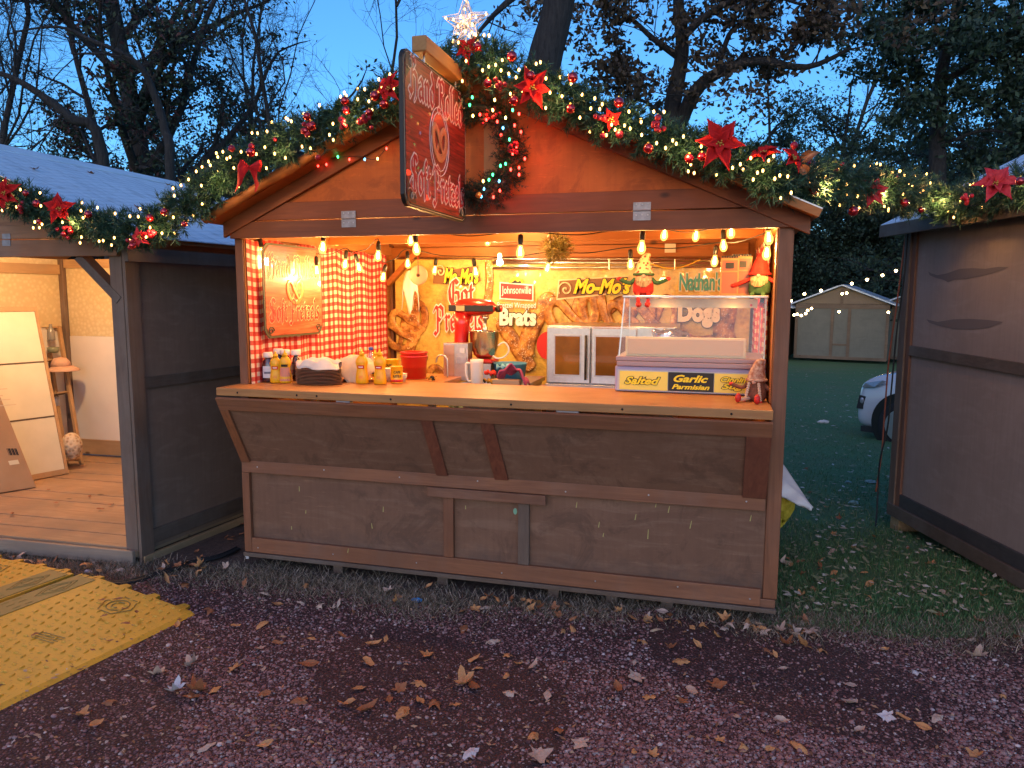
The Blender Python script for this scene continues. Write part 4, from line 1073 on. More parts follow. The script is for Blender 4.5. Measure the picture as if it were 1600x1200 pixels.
# right roof slope
PR = [gp(722, 92, -.19), gp(770, 97), gp(820, 125), gp(880, 155), gp(940, 182), gp(1000, 202), gp(1060, 225), gp(1120, 243), gp(1180, 262), gp(1240, 285)]
GR = garland('garland', 'pine garland with a large red poinsettia and warm lights down the right roof slope', PR, .09, 22, 40, 5)
for (u, v, r_) in ((895, 121, .027), (967, 160, .026), (1013, 232, .026), (1028, 184, .017), (1077, 248, .024), (1097, 245, .023), (800, 88, .027), (762, 130, .024), (803, 157, .026), (892, 170, .024), (829, 119, .026), (746, 72, .022), (1241, 227, .018), (968, 210, .02), (942, 212, .016), (1027, 192, .014)): bauble(GR, gp(u, v, -.35), r_, BAUB if r_ > .02 else BAUBM)
for u, v in ((940, 185), (780, 132), (1025, 198)): berries(GR, gp(u, v, -.35))
poinsettia(GR, gp(832, 138, -.33), .115, (.25, -1, -.1), rot=.2)
poinsettia(GR, gp(732, 78, -.27), .085, (0, -1, .1), rot=.9, n1=5, n2=4)
poinsettia(GR, gp(1124, 226, -.35), .135, (.1, -1, .12), rot=.1)
poinsettia(GR, gp(954, 186, -.31), .065, (.3, -1, -.3), rot=.5, n1=5, n2=3)
poinsettia(GR, gp(1195, 244, -.30), .10, (-.2, -.5, .9), rot=.0, n1=5, n2=3)
poinsettia(GR, gp(1235, 250, -.30), .08, (.8, -.7, .5), rot=.3, n1=5, n2=2)
# bridge to the right hut
e0 = gp(1225, 290, -.16); e1 = Vector(RX(-.20, .9, 2.19)); e2 = Vector(RX(-.17, -.15, 2.26))
def br(u, v, f):  # along the bridging line, depth interpolated
    return aty(u, v, e0.y+(e1.y-e0.y)*f)
PB = [gp(1240, 284, -.12), br(1285, 286, .22), br(1330, 291, .42), br(1385, 298, .62), br(1445, 306, .95), Vector(RX(-.19, .55, 2.21)), Vector(RX(-.17, .1, 2.24)), Vector(RX(-.17, -.4, 2.26))]
GB = garland('garland', 'pine garland spanning from the counter hut to the grey plywood hut', PB, .105, 23, 36, 4, per_m=460)
def onb(u, v, s, fwd=.27):
    c, t_ = along(PB, s); d = Vector(ray(u, v)); n = Vector(FW); C_ = Vector(CC)
    return C_+d*(((c-C_).dot(n)-fwd)/d.dot(n))
for u, v, s, r_ in ((1268, 256, .12, .022), (1271, 297, .13, .026), (1333, 330, .3, .03), (1413, 317, .5, .028), (1439, 328, .56, .02), (1401, 276, .46, .014), (1305, 262, .22, .014), (1594, 283, .95, .022), (1510, 311, .75, .018)): bauble(GB, onb(u, v, s), r_)
for u, v, s in ((1306, 265, .22), (1510, 309, .75)): berries(GB, onb(u, v, s))
poinsettia(GB, onb(1363, 300, .38), .10, (0, -1, .1), PINKP, rot=.4)
poinsettia(GB, onb(1555, 290, .86), .135, (-.1, -1, .55), PINKP, rot=.15)
mb = MB(); petal(mb, onb(1247, 255, .08), (1, 0, .5), (0, -1, .2), .10, .05, .3); petal(mb, onb(1247, 258, .08), (.6, 0, -.8), (0, -1, .2), .08, .05, .3); mb.build('copper_leaf', COPPER, GB, smooth=True)
# left hut garland
yL = -.33
PH = [gp(-60, 285, yL), gp(0, 303, yL), gp(60, 325, yL), gp(120, 345, yL), gp(180, 360, yL), gp(235, 356, yL), gp(272, 335, yL), gp(300, 312, -.28)]
GH = garland('garland', 'pine garland with red flowers along the front roof edge of the open left hut', PH, .088, 24, 26, 3)
for u, v, r_ in ((40, 302, .02), (57, 318, .024), (138, 335, .024), (61, 346, .018), (100, 366, .02), (110, 362, .018), (234, 340, .024), (257, 331, .024), (207, 384, .022), (236, 368, .02), (30, 325, .022), (288, 350, .018)): bauble(GH, gp(u, v, yL-.1), r_)
for u, v in ((34, 323), (104, 360), (207, 381), (240, 366)): berries(GH, gp(u, v, yL-.1))
poinsettia(GH, gp(10, 303, yL-.1), .12, (.2, -1, .1), rot=.7)
poinsettia(GH, gp(95, 328, yL-.1), .115, (.5, -1, .3), rot=.3, n1=5, n2=4)
poinsettia(GH, gp(222, 370, yL-.1), .075, (0, -1, -.2), PINKP, rot=.3, n1=5, n2=3)

# wreath hung on the gable
WR = empty('wreath', 'dark green tinsel wreath with coloured lights hanging on the gable behind the sign', 'wreath', (1.47, -.07, 2.33))
wc = Vector((1.467, -.085, 2.325)); wr = [(wc.x+.205*math.cos(t_), wc.y, wc.z+.215*math.sin(t_)) for t_ in np.linspace(0, 2*math.pi, 41)]
greenery('greenery', wr, .08, 560, WR, NEEDW, 31, nlen=(.012, .024), nn=26, nw=.003)
MB().tube(wr, .016, 8).build('ring_frame', mat('dark_green_wire', (.01, .02, .012), .8), WR)
CB = {'r': emis('red_mini_bulb', (1, .03, .02), 9), 'g': emis('green_mini_bulb', (.05, 1, .25), 5), 'b': emis('blue_mini_bulb', (.1, .55, 1), 5), 'w': emis('amber_mini_bulb', (1, .6, .12), 10)}
for u, v, c in ((738, 152, 'g'), (734, 164, 'g'), (801, 172, 'g'), (773, 156, 'w'), (770, 172, 'w'), (790, 184, 'w'), (750, 179, 'r'), (771, 183, 'r'), (739, 181, 'w'), (811, 178, 'r'), (786, 200, 'b'), (814, 206, 'r'), (796, 218, 'g'), (807, 229, 'r'), (783, 211, 'r'), (801, 240, 'r'), (782, 259, 'g'), (790, 256, 'g'), (798, 265, 'r'), (811, 262, 'r'), (811, 273, 'r'), (770, 273, 'g'), (764, 281, 'g'), (780, 283, 'b'), (755, 283, 'w'), (756, 295, 'b'), (748, 304, 'w'), (781, 298, 'r'), (771, 308, 'r'), (752, 307, 'b'), (760, 187, 'r'), (777, 190, 'r'), (804, 196, 'r'), (820, 248, 'r')):
    bulb(WR, aty(u, v, -.15), CB[c], .0052)
berries(WR, aty(803, 233, -.15), 8); berries(WR, aty(765, 181, -.15), 9, .008, .05)
mb = MB(); mb.ball(aty(748, 305, -.155), .016, 12, 8); mb.build('bell', GOLD, WR, smooth=True)
for u, v in ((812, 215), (803, 262), (772, 305), (760, 178)):
    p = aty(u, v, -.17); point('wreath_glow', p, .3, (1, .05, .02), .015, WR)
# coloured string along the left gable
CS = empty('string_lights', 'thin string of tiny coloured lights sagging across the left half of the gable', 'string lights', aty(500, 250, -.06))
pts = [aty(u, v, -.055) for u, v in ((612, 218), (588, 248), (560, 244), (527, 246), (500, 250), (470, 258), (432, 262))]
MB().tube(smooth_path(pts), .0016, 5).build('wire', CORD, CS)
for (u, v), c in zip(((604, 231), (590, 247), (570, 248), (546, 248), (528, 244), (510, 256), (497, 258), (480, 258), (455, 265)), 'rwbrgrrrw'):
    bulb(CS, aty(u, v+1, -.06), CB[c], .0048)
# lit wire star on the ridge
ST = empty('star_topper', 'glowing wire star standing on top of the roof ridge', 'star', aty(728, 65, -.2))
sc_ = aty(728, 37, -.2); sr = .118
star = []
for i in range(10):
    rr = sr if i % 2 == 0 else sr*.45; th = math.pi/2+i*math.pi/5; star.append(Vector((sc_.x+rr*math.cos(th), sc_.y, sc_.z+rr*math.sin(th))))
WIRE = mat('silver_wire', (.75, .66, .6), .3, .7, emit=(1, .55, .28), es=.05)
for dy in (-.016, .016):
    mb = MB(); mb.tube([p+Vector((0, dy, 0)) for p in star+star[:1]], .0028, 5, cap=False); mb.build('star_frame', WIRE, ST)
cF, cB = sc_+Vector((0, -.035, 0)), sc_+Vector((0, .035, 0))
mb = MB()
for i in range(10):
    a, b = star[i], star[(i+1) % 10]
    for cc in (cF, cB):
        mb.tube([a, cc], .0022, 4)
        for k_ in range(4):
            t0 = random.random(); t1 = random.random()
            mb.tube([lerp(a, cc, t0), lerp(b, cc, t1), lerp(a, b, random.random())], .0011, 3, cap=False)
mb.build('wire_mesh', WIRE, ST)
for i in range(0, 10, 2): bulb(ST, lerp(star[i], cF, .1), BULBW, .0045); bulb(ST, lerp(star[i], cF, .5), BULBW, .004)
for i in range(1, 10, 2): bulb(ST, lerp(star[i], cF, .3), BULBW, .0055)
MB().tube([star[5]+Vector((0, 0, -.01)), aty(728, 90, -.2)], .006, 6).build('stem', WIRE, ST)
point('star_glow', sc_+Vector((0, -.06, 0)), .35, (1, .6, .3), .02, ST)

# ================================================================== inside the counter hut
YB = 1.965      # banner plane
def on_back(u, v, dy=0): return aty(u, v, YB-dy)
def banner(label, u0, u1, v0, v1, base, seed, tape=True):
    a = on_back(u0, v0); b = on_back(u1, v1)
    e = empty('banner', label, 'banner', ((a.x+b.x)/2, YB, (a.z+b.z)/2))
    w_, h_ = b.x-a.x, a.z-b.z
    mb = MB(); mb.grid(lambda s, t_: (a.x+w_*s, YB+.004+.004*math.sin(s*9+seed)*math.sin(t_*5), b.z+h_*t_), 24, 12)
    o = mb.build('sheet', base, e, smooth=True)
    return e, a, b
PARCH = mat('printed_parchment', (.55, .42, .18), .35, coat=.5); g = NT(PARCH)
f = g.noise(g.coord(), 7, 8, .75); f2 = g.noise(g.coord((1, 1, 6)), 14, 7, .75)
c = g.ramp(f, [(.3, (.30, .17, .03)), (.5, (.66, .46, .09)), (.7, (.80, .62, .18))]); c = g.mix(g.ramp(f2, [(.55, (0, 0, 0)), (.7, (.5, .5, .5))]), c, (.25, .15, .06)); g.col(c); g.bump(f, .15, .01)
PRZ = mat('printed_pretzel', (.35, .14, .03), .45, coat=.3); g = NT(PRZ)
f = g.noise(g.coord(), 14, 5, .7); g.col(g.ramp(f, [(.35, (.13, .04, .006)), (.5, (.42, .17, .03)), (.66, (.78, .44, .11))]))
SALT = mat('salt_crystal', (.8, .72, .55), .5)
def backp(u, v, d=0):
    return aty(u, v, YB-.004-d)
def sausage(e, pts, r, name='printed_bread'):
    P = [backp(u, v, .004) for u, v in pts]; mb = MB(); k = 10
    P = smooth_path(P, 5); n = len(P)
    mb.tube(P, [r*math.sqrt(max(.05, 1-(abs(2*i/(n-1)-1))**5)) for i in range(n)], 10)
    for i, v_ in enumerate(mb.v): mb.v[i] = (v_[0], YB-.006+(v_[1]-(YB-.008))*.12, v_[2])
    o = mb.build(name, PRZ, e, smooth=True)
    mb = MB()
    for _ in range(int(50*r/.05)):
        i = random.randrange(n-1); p = P[i]+Vector((random.uniform(-.6, .6)*r, 0, random.uniform(-.6, .6)*r)); s_ = .0025
        mb.box(p.x-s_, p.x+s_, YB-.019, YB-.012, p.z-s_, p.z+s_)
    q = mb.build('salt_grains', SALT, o); q['kind'] = 'stuff'
def pr_pretzel(e, u, v, size, r, rot=0):
    c = backp(u, v, .006); mb = MB(); cr, sr_ = math.cos(rot), math.sin(rot)
    pretzel_relief(mb, c, (cr, 0, sr_), (-sr_, 0, cr), (0, -1, 0), size, r, .12); mb.build('printed_pretzel', PRZ, e, smooth=True)
def tb(e, body, u, v, wpx, m1, m2, height=None, shear=0, off=.012, ow=.05, lift=.02, arc=0, hpx=None):
    c = backp(u, v); px = (backp(u+10, v)-backp(u, v)).x/10
    text2('lettering', body, c, (1, 0, 0), (0, 0, 1), wpx*px, m1, m2, e, height=hpx*px if hpx else height, shear=shear, off=off, olw=ow, lift=lift, arc=arc)
# banner 1: soft pretzels
e, a, b = banner('tan banner with yellow and red blackletter words behind the red mixer', 617, 772, 403, 640, PARCH, 1)
for (u, v) in ((640, 500), (628, 520), (668, 600)): pr_pretzel(e, u, v, .16, .035, .4)
sausage(e, [(640, 420), (648, 480), (640, 560)], .05); sausage(e, [(762, 405), (765, 440), (758, 500)], .035)
mb = MB(); p0 = backp(677, 443); p1 = backp(752, 417); px = (p1.x-p0.x)/75
mb.prism([(0, 0), (60*px, -4*px), (75*px, 4*px), (70*px, 26*px), (30*px, 20*px), (2*px, 24*px)], (1, 0, 0), (0, 0, 1), (0, -1, 0), p0+Vector((0, -.004, 0)), .003); mb.build('scroll_panel', BROWNL, e)
mb = MB(); th = np.linspace(0, 10, 40); c0_ = backp(688, 424, .02); mb.tube([(c0_.x+.05*t_/10*math.cos(t_), c0_.y, c0_.z+.06*t_/10*math.sin(t_)) for t_ in th], .006, 6); mb.build('swirl', CREAM, e)
tb(e, "Mo-Mo's", 722, 430, 54, YELL, BLACKL, shear=.35, off=.035, ow=.05, hpx=22, arc=-.03)
c_ = backp(722, 462); nib_text('lettering', 'Got', c_+Vector((0, -.022, 0)), (1, 0, 0), (0, 0, 1), .22, .115, (REDL, WHITEL), e, ow=.13, w=.14)
c_ = backp(718, 502); nib_text('lettering', 'Pretzels', c_+Vector((0, -.022, 0)), (1, 0, 0), (0, 0, 1), .42, .115, (REDL, WHITEL), e, ow=.13, w=.14)
# banner 2: brats
e, a, b = banner('tan banner printed with two crossed sausages and white words beside the oven', 772, 868, 408, 640, PARCH, 2)
sausage(e, [(862, 458), (842, 490), (822, 540), (828, 560)], .075); sausage(e, [(778, 500), (800, 530), (822, 565), (832, 578)], .065)
p0 = backp(807, 455); px = (backp(817, 455)-p0).x/10
MB().prism([(-26*px, -12*px), (27*px, -15*px), (27*px, 10*px), (-26*px, 14*px)], (1, 0, 0), (0, 0, 1), (0, -1, 0), p0+Vector((0, -.012, 0)), .003).build('logo_panel', WHITEL, e)
MB().prism([(-24*px, -10*px), (25*px, -13*px), (25*px, 8*px), (-24*px, 12*px)], (1, 0, 0), (0, 0, 1), (0, -1, 0), p0+Vector((0, -.016, 0)), .003).build('logo_panel', REDL, e)
mb = MB(); mb.prism([(11*px*math.cos(t_), 9*px*math.sin(t_)) for t_ in np.linspace(0, math.pi, 14)], (1, 0, 0), (0, 0, 1), (0, -1, 0), p0+Vector((0, -.016, 12*px)), .003); mb.build('logo_sun', YELL, e)
mb = MB(); mb.prism([(-9*px, 0), (9*px, 0), (7*px, 4*px), (3*px, 2*px), (-1*px, 5*px), (-5*px, 2*px)], (1, 0, 0), (0, 0, 1), (0, -1, 0), p0+Vector((0, -.0195, 12*px)), .001); mb.build('logo_barn', BLACKL, e)
tb(e, 'Johnsonville', 808, 455, 46, WHITEL, REDL, hpx=15, off=.0, ow=.0, lift=.021)
tb(e, 'Pretzel Wrapped', 808, 478, 60, WHITEL, BROWNL, hpx=11, off=.01, ow=.05)
tb(e, 'Brats', 810, 495, 55, WHITEL, BLACKL, hpx=24, off=.045, ow=.04)
# banner 3
e, a, b = banner('tan banner with pretzels and a yellow script heading above the oven', 868, 1000, 412, 640, PARCH, 3)
p0 = backp(925, 449); px = (backp(935, 449)-p0).x/10
MB().prism([(-56*px, -20*px), (56*px, -8*px), (56*px, 18*px), (-53*px, 12*px)], (1, 0, 0), (0, 0, 1), (0, -1, 0), p0+Vector((0, -.008, 0)), .003).build('logo_panel', CREAM, e)
MB().prism([(-54*px, -17*px), (54*px, -6*px), (54*px, 16*px), (-51*px, 10*px)], (1, 0, 0), (0, 0, 1), (0, -1, 0), p0+Vector((0, -.012, 0)), .003).build('logo_panel', BROWNL, e)
mb = MB(); c0_ = backp(884, 452, .022); mb.tube([(c0_.x+.06*t_/10*math.cos(t_), c0_.y, c0_.z+.065*t_/10*math.sin(t_)) for t_ in th], .006, 6); mb.build('swirl', CREAM, e)
tb(e, "Mo-Mo's", 941, 447, 88, YELL, BLACKL, shear=.35, off=.04, ow=.05, hpx=22)
pr_pretzel(e, 895, 492, .20, .045, .2); pr_pretzel(e, 945, 488, .20, .045, -.3); pr_pretzel(e, 985, 495, .18, .04, .2)
mb = MB(); p1 = backp(856, 540, .012); mb.prism([(.09*math.cos(t_), .11*math.sin(t_)) for t_ in np.linspace(0, 6.28, 25)[:-1]], (1, 0, 0), (0, 0, 1), (0, -1, 0), p1, .003); mb.build('logo_disc', REDL, e)
# banner 4
e, a, b = banner('tan banner with teal and white words seen above and through the glass case', 1000, 1166, 408, 640, PARCH, 4)
tb(e, "Nathan's", 1095, 440, 66, TEAL, WHITEL, hpx=27, off=.03, ow=.05)
tb(e, 'Dogs', 1092, 492, 62, WHITEL, BLACKL, hpx=36, off=.065, ow=.035, lift=.034)
sausage(e, [(1010, 500), (1030, 530), (1050, 560)], .07); sausage(e, [(1140, 470), (1130, 520), (1150, 560)], .08); pr_pretzel(e, 1020, 500, .2, .045, .2); sausage(e, [(1060, 520), (1085, 535), (1130, 530)], .05)
# pale rails and clear sheet in front of the banners
RL = empty('pipe_rail', 'pale metal pipes running level above the banners', 'rail', backp(900, 412))
for v0, v1, r_ in ((410, 411, .012), (419, 416, .009), (404, 405, .008)):
    a = aty(770 if v0 != 404 else 620, v0, YB-.05); b = aty(1160, v1, YB-.05); MB().tube([a, b], r_, 10).build('pipe', STEEL, RL, smooth=True)
for u in (952, 1055):
    MB().tube([aty(u, 405, YB-.065), aty(u, 421, YB-.065)], .008, 8).build('clip', STEEL, RL)

# gingham curtains
def gingham():
    m = mat('red_gingham', (.7, .1, .08), .8); g = NT(m); tc = g.n('ShaderNodeUVMap'); sep = g.n('ShaderNodeSeparateXYZ'); g.l(tc.outputs[0], sep.inputs[0])
    a = g.math('GREATER_THAN', g.math('FRACT', g.math('MULTIPLY', sep.outputs[0], 1)), .5)
    b = g.math('GREATER_THAN', g.math('FRACT', g.math('MULTIPLY', sep.outputs[1], 1)), .5)
    s = g.math('MULTIPLY', g.math('ADD', a, b), .5)
    g.col(g.ramp(s, [(0, (.72, .62, .50)), (.5, (.60, .10, .08)), (.95, (.42, .008, .008))], 'LINEAR')); return m
GH_ = gingham()
def curtain(x, y0, y1, z0, z1, label, amp, side, check=.052):
    n = 90; k = 16; vs = []; uv = []; s_ = 0; prev = None
    for i in range(n+1):
        y = y0+(y1-y0)*i/n; dx = amp*(math.sin(i*.55)+.5*math.sin(i*1.27+1))
        if prev: s_ += math.hypot(y-prev[0], dx-prev[1])
        prev = (y, dx)
        for j in range(k+1):
            t_ = j/k; vs.append((x+side*(dx*(1-.45*t_)+.01), y, z0+(z1-z0)*t_-.012*math.sin(i*.35)*t_)); uv.append((s_/check, (z1-z0)*t_/check))
    fs = [(i*(k+1)+j, (i+1)*(k+1)+j, (i+1)*(k+1)+j+1, i*(k+1)+j+1) for i in range(n) for j in range(k)]
    mb = MB(); mb.add(vs, fs); o = mb.build('curtain', GH_, smooth=True)
    ul = o.data.uv_layers.new(name='UVMap')
    for l_ in o.data.loops: ul.data[l_.index].uv = uv[l_.vertex_index]
    return tag(o, label, 'curtain')
curtain(.055, .02, 1.9, 1.08, 1.93, 'red and white gingham cloth hung on the left wall inside the serving hatch', .014, 1, .053)
curtain(2.945, .5, 1.93, .95, 1.93, 'red and white gingham cloth hung on the right wall behind the glass case', .012, -1, .053)
# framed poster of the same sign on the left wall behind clear plastic
PO = empty('poster', 'large glossy red wood-grain poster over the gingham on the left inner wall', 'poster', (.09, .55, 1.6))
PXx = .115
c1_, c2_ = atx(386, 384, PXx), atx(505, 520, PXx); pz0 = c2_.z-.005; pz1 = 1.915; py0, py1 = .11, c2_.y
m_ = mat('poster_red', (.45, .12, .07), .3, coat=.5); g = NT(m_)
f = g.noise(g.coord((1, .10, 1.6)), 30, 6, .65, 1.0); g.col(g.ramp(f, [(.33, (.22, .03, .015)), (.5, (.45, .10, .05)), (.68, (.62, .22, .12))]))
def pcut(c):
    y0, y1, z0, z1 = py0+c, py1-c, pz0+c, pz1-c; k = .05
    return [(y0+k, z0), (y1-k, z0), (y1-k*.4, z0+k*.4), (y1, z0+k), (y1, z1-k), (y1-k*.4, z1-k*.4), (y1-k, z1), (y0+k, z1), (y0+k*.4, z1-k*.4), (y0, z1-k), (y0, z0+k), (y0+k*.4, z0+k*.4)]
MB().prism(pcut(0), (0, 1, 0), (0, 0, 1), (1, 0, 0), (PXx-.01, 0, 0), .007).build('backing_board', mat('dark_olive', (.08, .07, .04), .5), PO)
MB().prism(pcut(.015), (0, 1, 0), (0, 0, 1), (1, 0, 0), (PXx-.0028, 0, 0), .002).build('face', m_, PO)
PRL = mat('poster_letter', (.50, .015, .01), .4); POL = mat('poster_letter_edge', (.85, .62, .42), .5)
nib_text('lettering', 'Hand Rolled', (PXx, (py0+py1)/2, pz1-.145), (0, 1, 0), (0, 0, 1), (py1-py0)*.86, .075, (PRL, POL), PO)
nib_text('lettering', 'Soft Pretzels', (PXx, (py0+py1)/2, pz0+.15), (0, 1, 0), (0, 0, 1), (py1-py0)*.86, .075, (PRL, POL), PO)
mb = MB(); pretzel_relief(mb, (PXx+.001, (py0+py1)/2, (pz0+pz1)/2), (0, 1, 0), (0, 0, 1), (1, 0, 0), .09, .016, .1); mb.build('pretzel_relief', mat('poster_pretzel', (.5, .2, .08), .3), PO, smooth=True)
for yy in (py0+.06, py1-.06):
    mb = MB(); s_ = 1 if yy < .4 else -1
    mb.tube([(PXx+.001, yy+s_*(.03*math.cos(t_)*(1-t_/12)), pz0+.045+.025*math.sin(t_)*(1-t_/12)) for t_ in np.linspace(0, 9, 26)], .004, 5); mb.build('scroll', mat('dark_olive', (.08, .07, .04), .5), PO)

# Edison bulbs
AMB = (1, .52, .155)
SHELL = clear('bulb_glass', (1, .86, .62), .22, (1, .48, .10), 4.0)
FIL = emis('bulb_filament', (1, .72, .34), 60)
def make_bulb():
    e = empty('edison_bulb')
    mb = MB(); mb.lathe([(.0, .062), (.006, .062), (.0125, .056), (.0145, .04), (.0145, .018), (.0125, .012), (.0125, .004)], (0, 0, 0), 14); mb.build('socket', BLACK, e, smooth=True, world=False)
    mb = MB(); mb.lathe([(.0115, .006), (.012, -.004), (.017, -.018), (.0215, -.032), (.0215, -.044), (.016, -.058), (.008, -.065), (.0005, -.067)], (0, 0, 0), 16); mb.build('glass', SHELL, e, smooth=True, world=False)
    mb = MB()
    for k_ in range(4):
        th = k_*math.pi/2+.4; mb.tube([(.003*math.cos(th), .003*math.sin(th), -.006), (.007*math.cos(th), .007*math.sin(th), -.045), (.006*math.cos(th+.7), .006*math.sin(th+.7), -.048)], .0013, 5)
    mb.build('filament', FIL, e, world=False)
    return e
BU = make_bulb()
SPOTS = [ # u, v (of the glass), y, power
 (409, 397, .16, 1), (505, 388, .12, 1), (650, 390, .12, 1), (813, 395, .10, 1), (1003, 388, .12, 1), (540, 414, .75, 1), (559, 419, .8, 1), (591, 401, .6, 1), (600, 434, 1.2, 1),
 (525, 377, 1.0, 0), (642, 377, .95, 0), (637, 413, 1.3, 1), (495, 424, .55, 1), (742, 426, 1.1, 1), (763, 378, 1.5, 0), (680, 423, 1.8, 0), (857, 420, 1.2, 1), (985, 414, 1.0, 1), (1039, 368, .7, 0), (1088, 370, .9, 0),  # the one over the mixer on no cord is a reflection built as a bulb
 (1130, 385, .75, 1), (1142, 364, .5, 0), (1117, 409, .9, 1), (1200, 373, .2, 1), (1198, 397, .3, 1)]
SW = empty('string_lights', 'black festoon cord looping just inside the top of the serving hatch', 'string lights', (1.5, .5, 1.9))
bl = []; first = True
for i, (u, v, y, pw) in enumerate(SPOTS):
    p = aty(u, v, y)+Vector((0, 0, .035))
    if i == 0: o = BU; o.location = p
    else: o = copy_tree(BU, p)
    o.rotation_euler = (random.uniform(-.12, .12), random.uniform(-.25, .25), random.uniform(0, 3))
    where = 'front' if y < .45 else ('middle' if y < .95 else 'rear')
    side = 'the left poster' if u < 515 else 'the gingham cloth' if u < 620 else 'the mixer' if u < 790 else 'the oven' if u < 960 else 'the glass case' if u < 1150 else 'the hatch post on the right'
    o['label'] = {'front': 'large glowing amber bulb hanging in the %s row, above %s', 'middle': 'glowing amber bulb on the %s loop of cord, above %s', 'rear': 'small glowing amber bulb in the %s loop of cord, above %s'}[where] % (where, side)
    o['category'] = 'light bulb'; o['group'] = 'festoon bulbs in the %s row above %s' % (where, side)
    bl.append(p)
    if pw: point('bulb_light', p+Vector((0, 0, -.075)), 3.1, AMB, .018, SW)
def cordrun(name, ids, sag=.03, z=.075):
    pts = []
    for a, b in zip(ids[:-1], ids[1:]):
        A, B = bl[a]+Vector((0, 0, z)), bl[b]+Vector((0, 0, z)); pts += [A, (A+B)/2+Vector((0, 0, -sag))]
    pts.append(bl[ids[-1]]+Vector((0, 0, z)))
    MB().tube(smooth_path(pts, 5), .0032, 6).build(name, CORD, SW, smooth=True)
cordrun('cord', [0, 1, 2, 3, 4, 20, 23]); cordrun('cord', [12, 5, 6, 7, 8, 11, 13, 16, 17, 22, 24], .02); cordrun('cord', [9, 10, 14, 18, 19, 21], .015, .07)
# white LED work lamp at the back
p = aty(781, 410, 1.7)
LEDL = empty('work_lamp', 'bright white lamp at the back of the stall above the banners', 'lamp', p)
MB().ball(p, .024, 14, 10).build('glowing_globe', emis('led_white', (1, .95, .85), 25), LEDL, smooth=True)
mb = MB(); mb.lathe([(.018, .02), (.018, .05), (.012, .07), (0, .07)], p, 12); mb.build('socket', WHITE, LEDL)
point('stall_light', p+Vector((0, -.08, .02)), 8, (1, .76, .40), .03, LEDL)
point('stall_light', Vector((1.5, .7, 2.12)), 10, (1, .62, .25), .05, LEDL)  # second, warm fill light apart from the globe, with no fitting of its own
# filler behind the back boards and under the roof
part(MB().prism([(.04, 1.99), (2.96, 1.99), (2.96, 2.03), (AP.x, AP.z-.05), (.04, 2.03)], (1, 0, 0), (0, 0, 1), (0, 1, 0), (0, 2.036, 0), .02), 'back_gable', W_ORX)
part(MB().box(.046, .075, .11, 1.98, 1.935, 2.0), 'wall_plate', W_ORY); part(MB().box(2.925, 2.953, .11, 1.98, 1.935, 2.0), 'wall_plate', W_ORY)
part(MB().box(.08, 2.92, .95, .99, 1.955, 2.02), 'tie_beam', W_ORX)
# ================================================================== goods on the counter
def lathe_obj(name, prof, m, parent, c=(0, 0, 0), n=20, sx=1, sy=1, world=False, smooth=True):
    mb = MB(); mb.lathe(prof, c, n, sx=sx, sy=sy); return mb.build(name, m, parent, smooth=smooth, world=world)
LBLW = mat('pale_label', (.62, .66, .7), .5)
def curved_label(name, m, parent, r0, z0, z1, a0, a1, sy=1, sx=1, n=8, prof=None):
    vs = []; 
    rr = prof if prof else (lambda z: r0)
    for i in range(n+1):
        th = a0+(a1-a0)*i/n
        for z in (z0, (z0+z1)/2, z1): vs.append((rr(z)*sx*math.cos(th), rr(z)*sy*math.sin(th), z))
    mb = MB(); mb.add(vs, [(i*3+j, (i+1)*3+j, (i+1)*3+j+1, i*3+j+1) for i in range(n) for j in range(2)]); return mb.build(name, m, parent, smooth=True, world=False)
def mustard(label, loc, rz, s=1, meat=False):
    e = empty('mustard_bottle', label, 'bottle', loc, rz)
    prof = [(.0, 0), (.030, 0), (.033, .006), (.033, .03), (.030, .055), (.026, .08), (.029, .10), (.032, .115), (.029, .132), (.018, .147), (.014, .152)]
    lathe_obj('body', prof, YELLOW, e, sx=1.08, sy=.72)
    lathe_obj('cap', [(.0145, .1525), (.0145, .166), (.012, .170), (.006, .176), (.0045, .188), (0, .189)], YELLOW, e)
    def fr(z): return np.interp(z, [.006, .03, .055, .08, .10, .115], [.0337, .0337, .0307, .0267, .0297, .0327])
    if meat:
        curved_label('label_sticker', mat('meat_label', (.62, .22, .14), .5), e, .034, .012, .09, R_(-150), R_(-30), .72, 1.08, prof=fr)
        curved_label('label_sticker', BLACKL, e, .034, .094, .108, R_(-125), R_(-55), .74, 1.1, prof=fr)
    else:
        curved_label('label_sticker', REDL, e, .034, .082, .1, R_(-128), R_(-58), .76, 1.12, prof=fr)
        curved_label('label_sticker', WHITEL, e, .034, .088, .0935, R_(-115), R_(-70), .80, 1.16, prof=fr)
        curved_label('label_sticker', mat('orange_label', (.75, .28, .02), .5), e, .034, .03, .045, R_(-110), R_(-75), .76, 1.12, prof=fr)
    e.scale = (s, s, s); return e
ZT = 1.0955
def ct(u, v): return atz(u, v, ZT)
def ketchup(label, loc, rz, s=1):
    e = empty('ketchup_bottle', label, 'bottle', loc, rz)
    lathe_obj('body', [(.0, 0), (.034, 0), (.037, .006), (.036, .05), (.037, .09), (.03, .125), (.02, .14), (.018, .145)], mat('dark_ketchup', (.045, .012, .015), .15, coat=1), e, sx=1, sy=.66)
    lathe_obj('cap', [(.026, .1455), (.027, .150), (.027, .172), (.024, .176), (0, .176)], WHITE, e)
    curved_label('label_sticker', LBLW, e, .0375, .025, .095, R_(-140), R_(-40), .68, 1.02)
    curved_label('label_sticker', mat('dark_label_mark', (.12, .14, .2), .5), e, .0385, .05, .062, R_(-120), R_(-60), .7, 1.03)
    e.scale = (s,)*3; return e
ketchup('dark ketchup bottle with pale label and white cap at the left end of the counter', ct(405, 590)+Vector((0, -.05, 0)) if 0 else (.112, .13, ZT), .3)
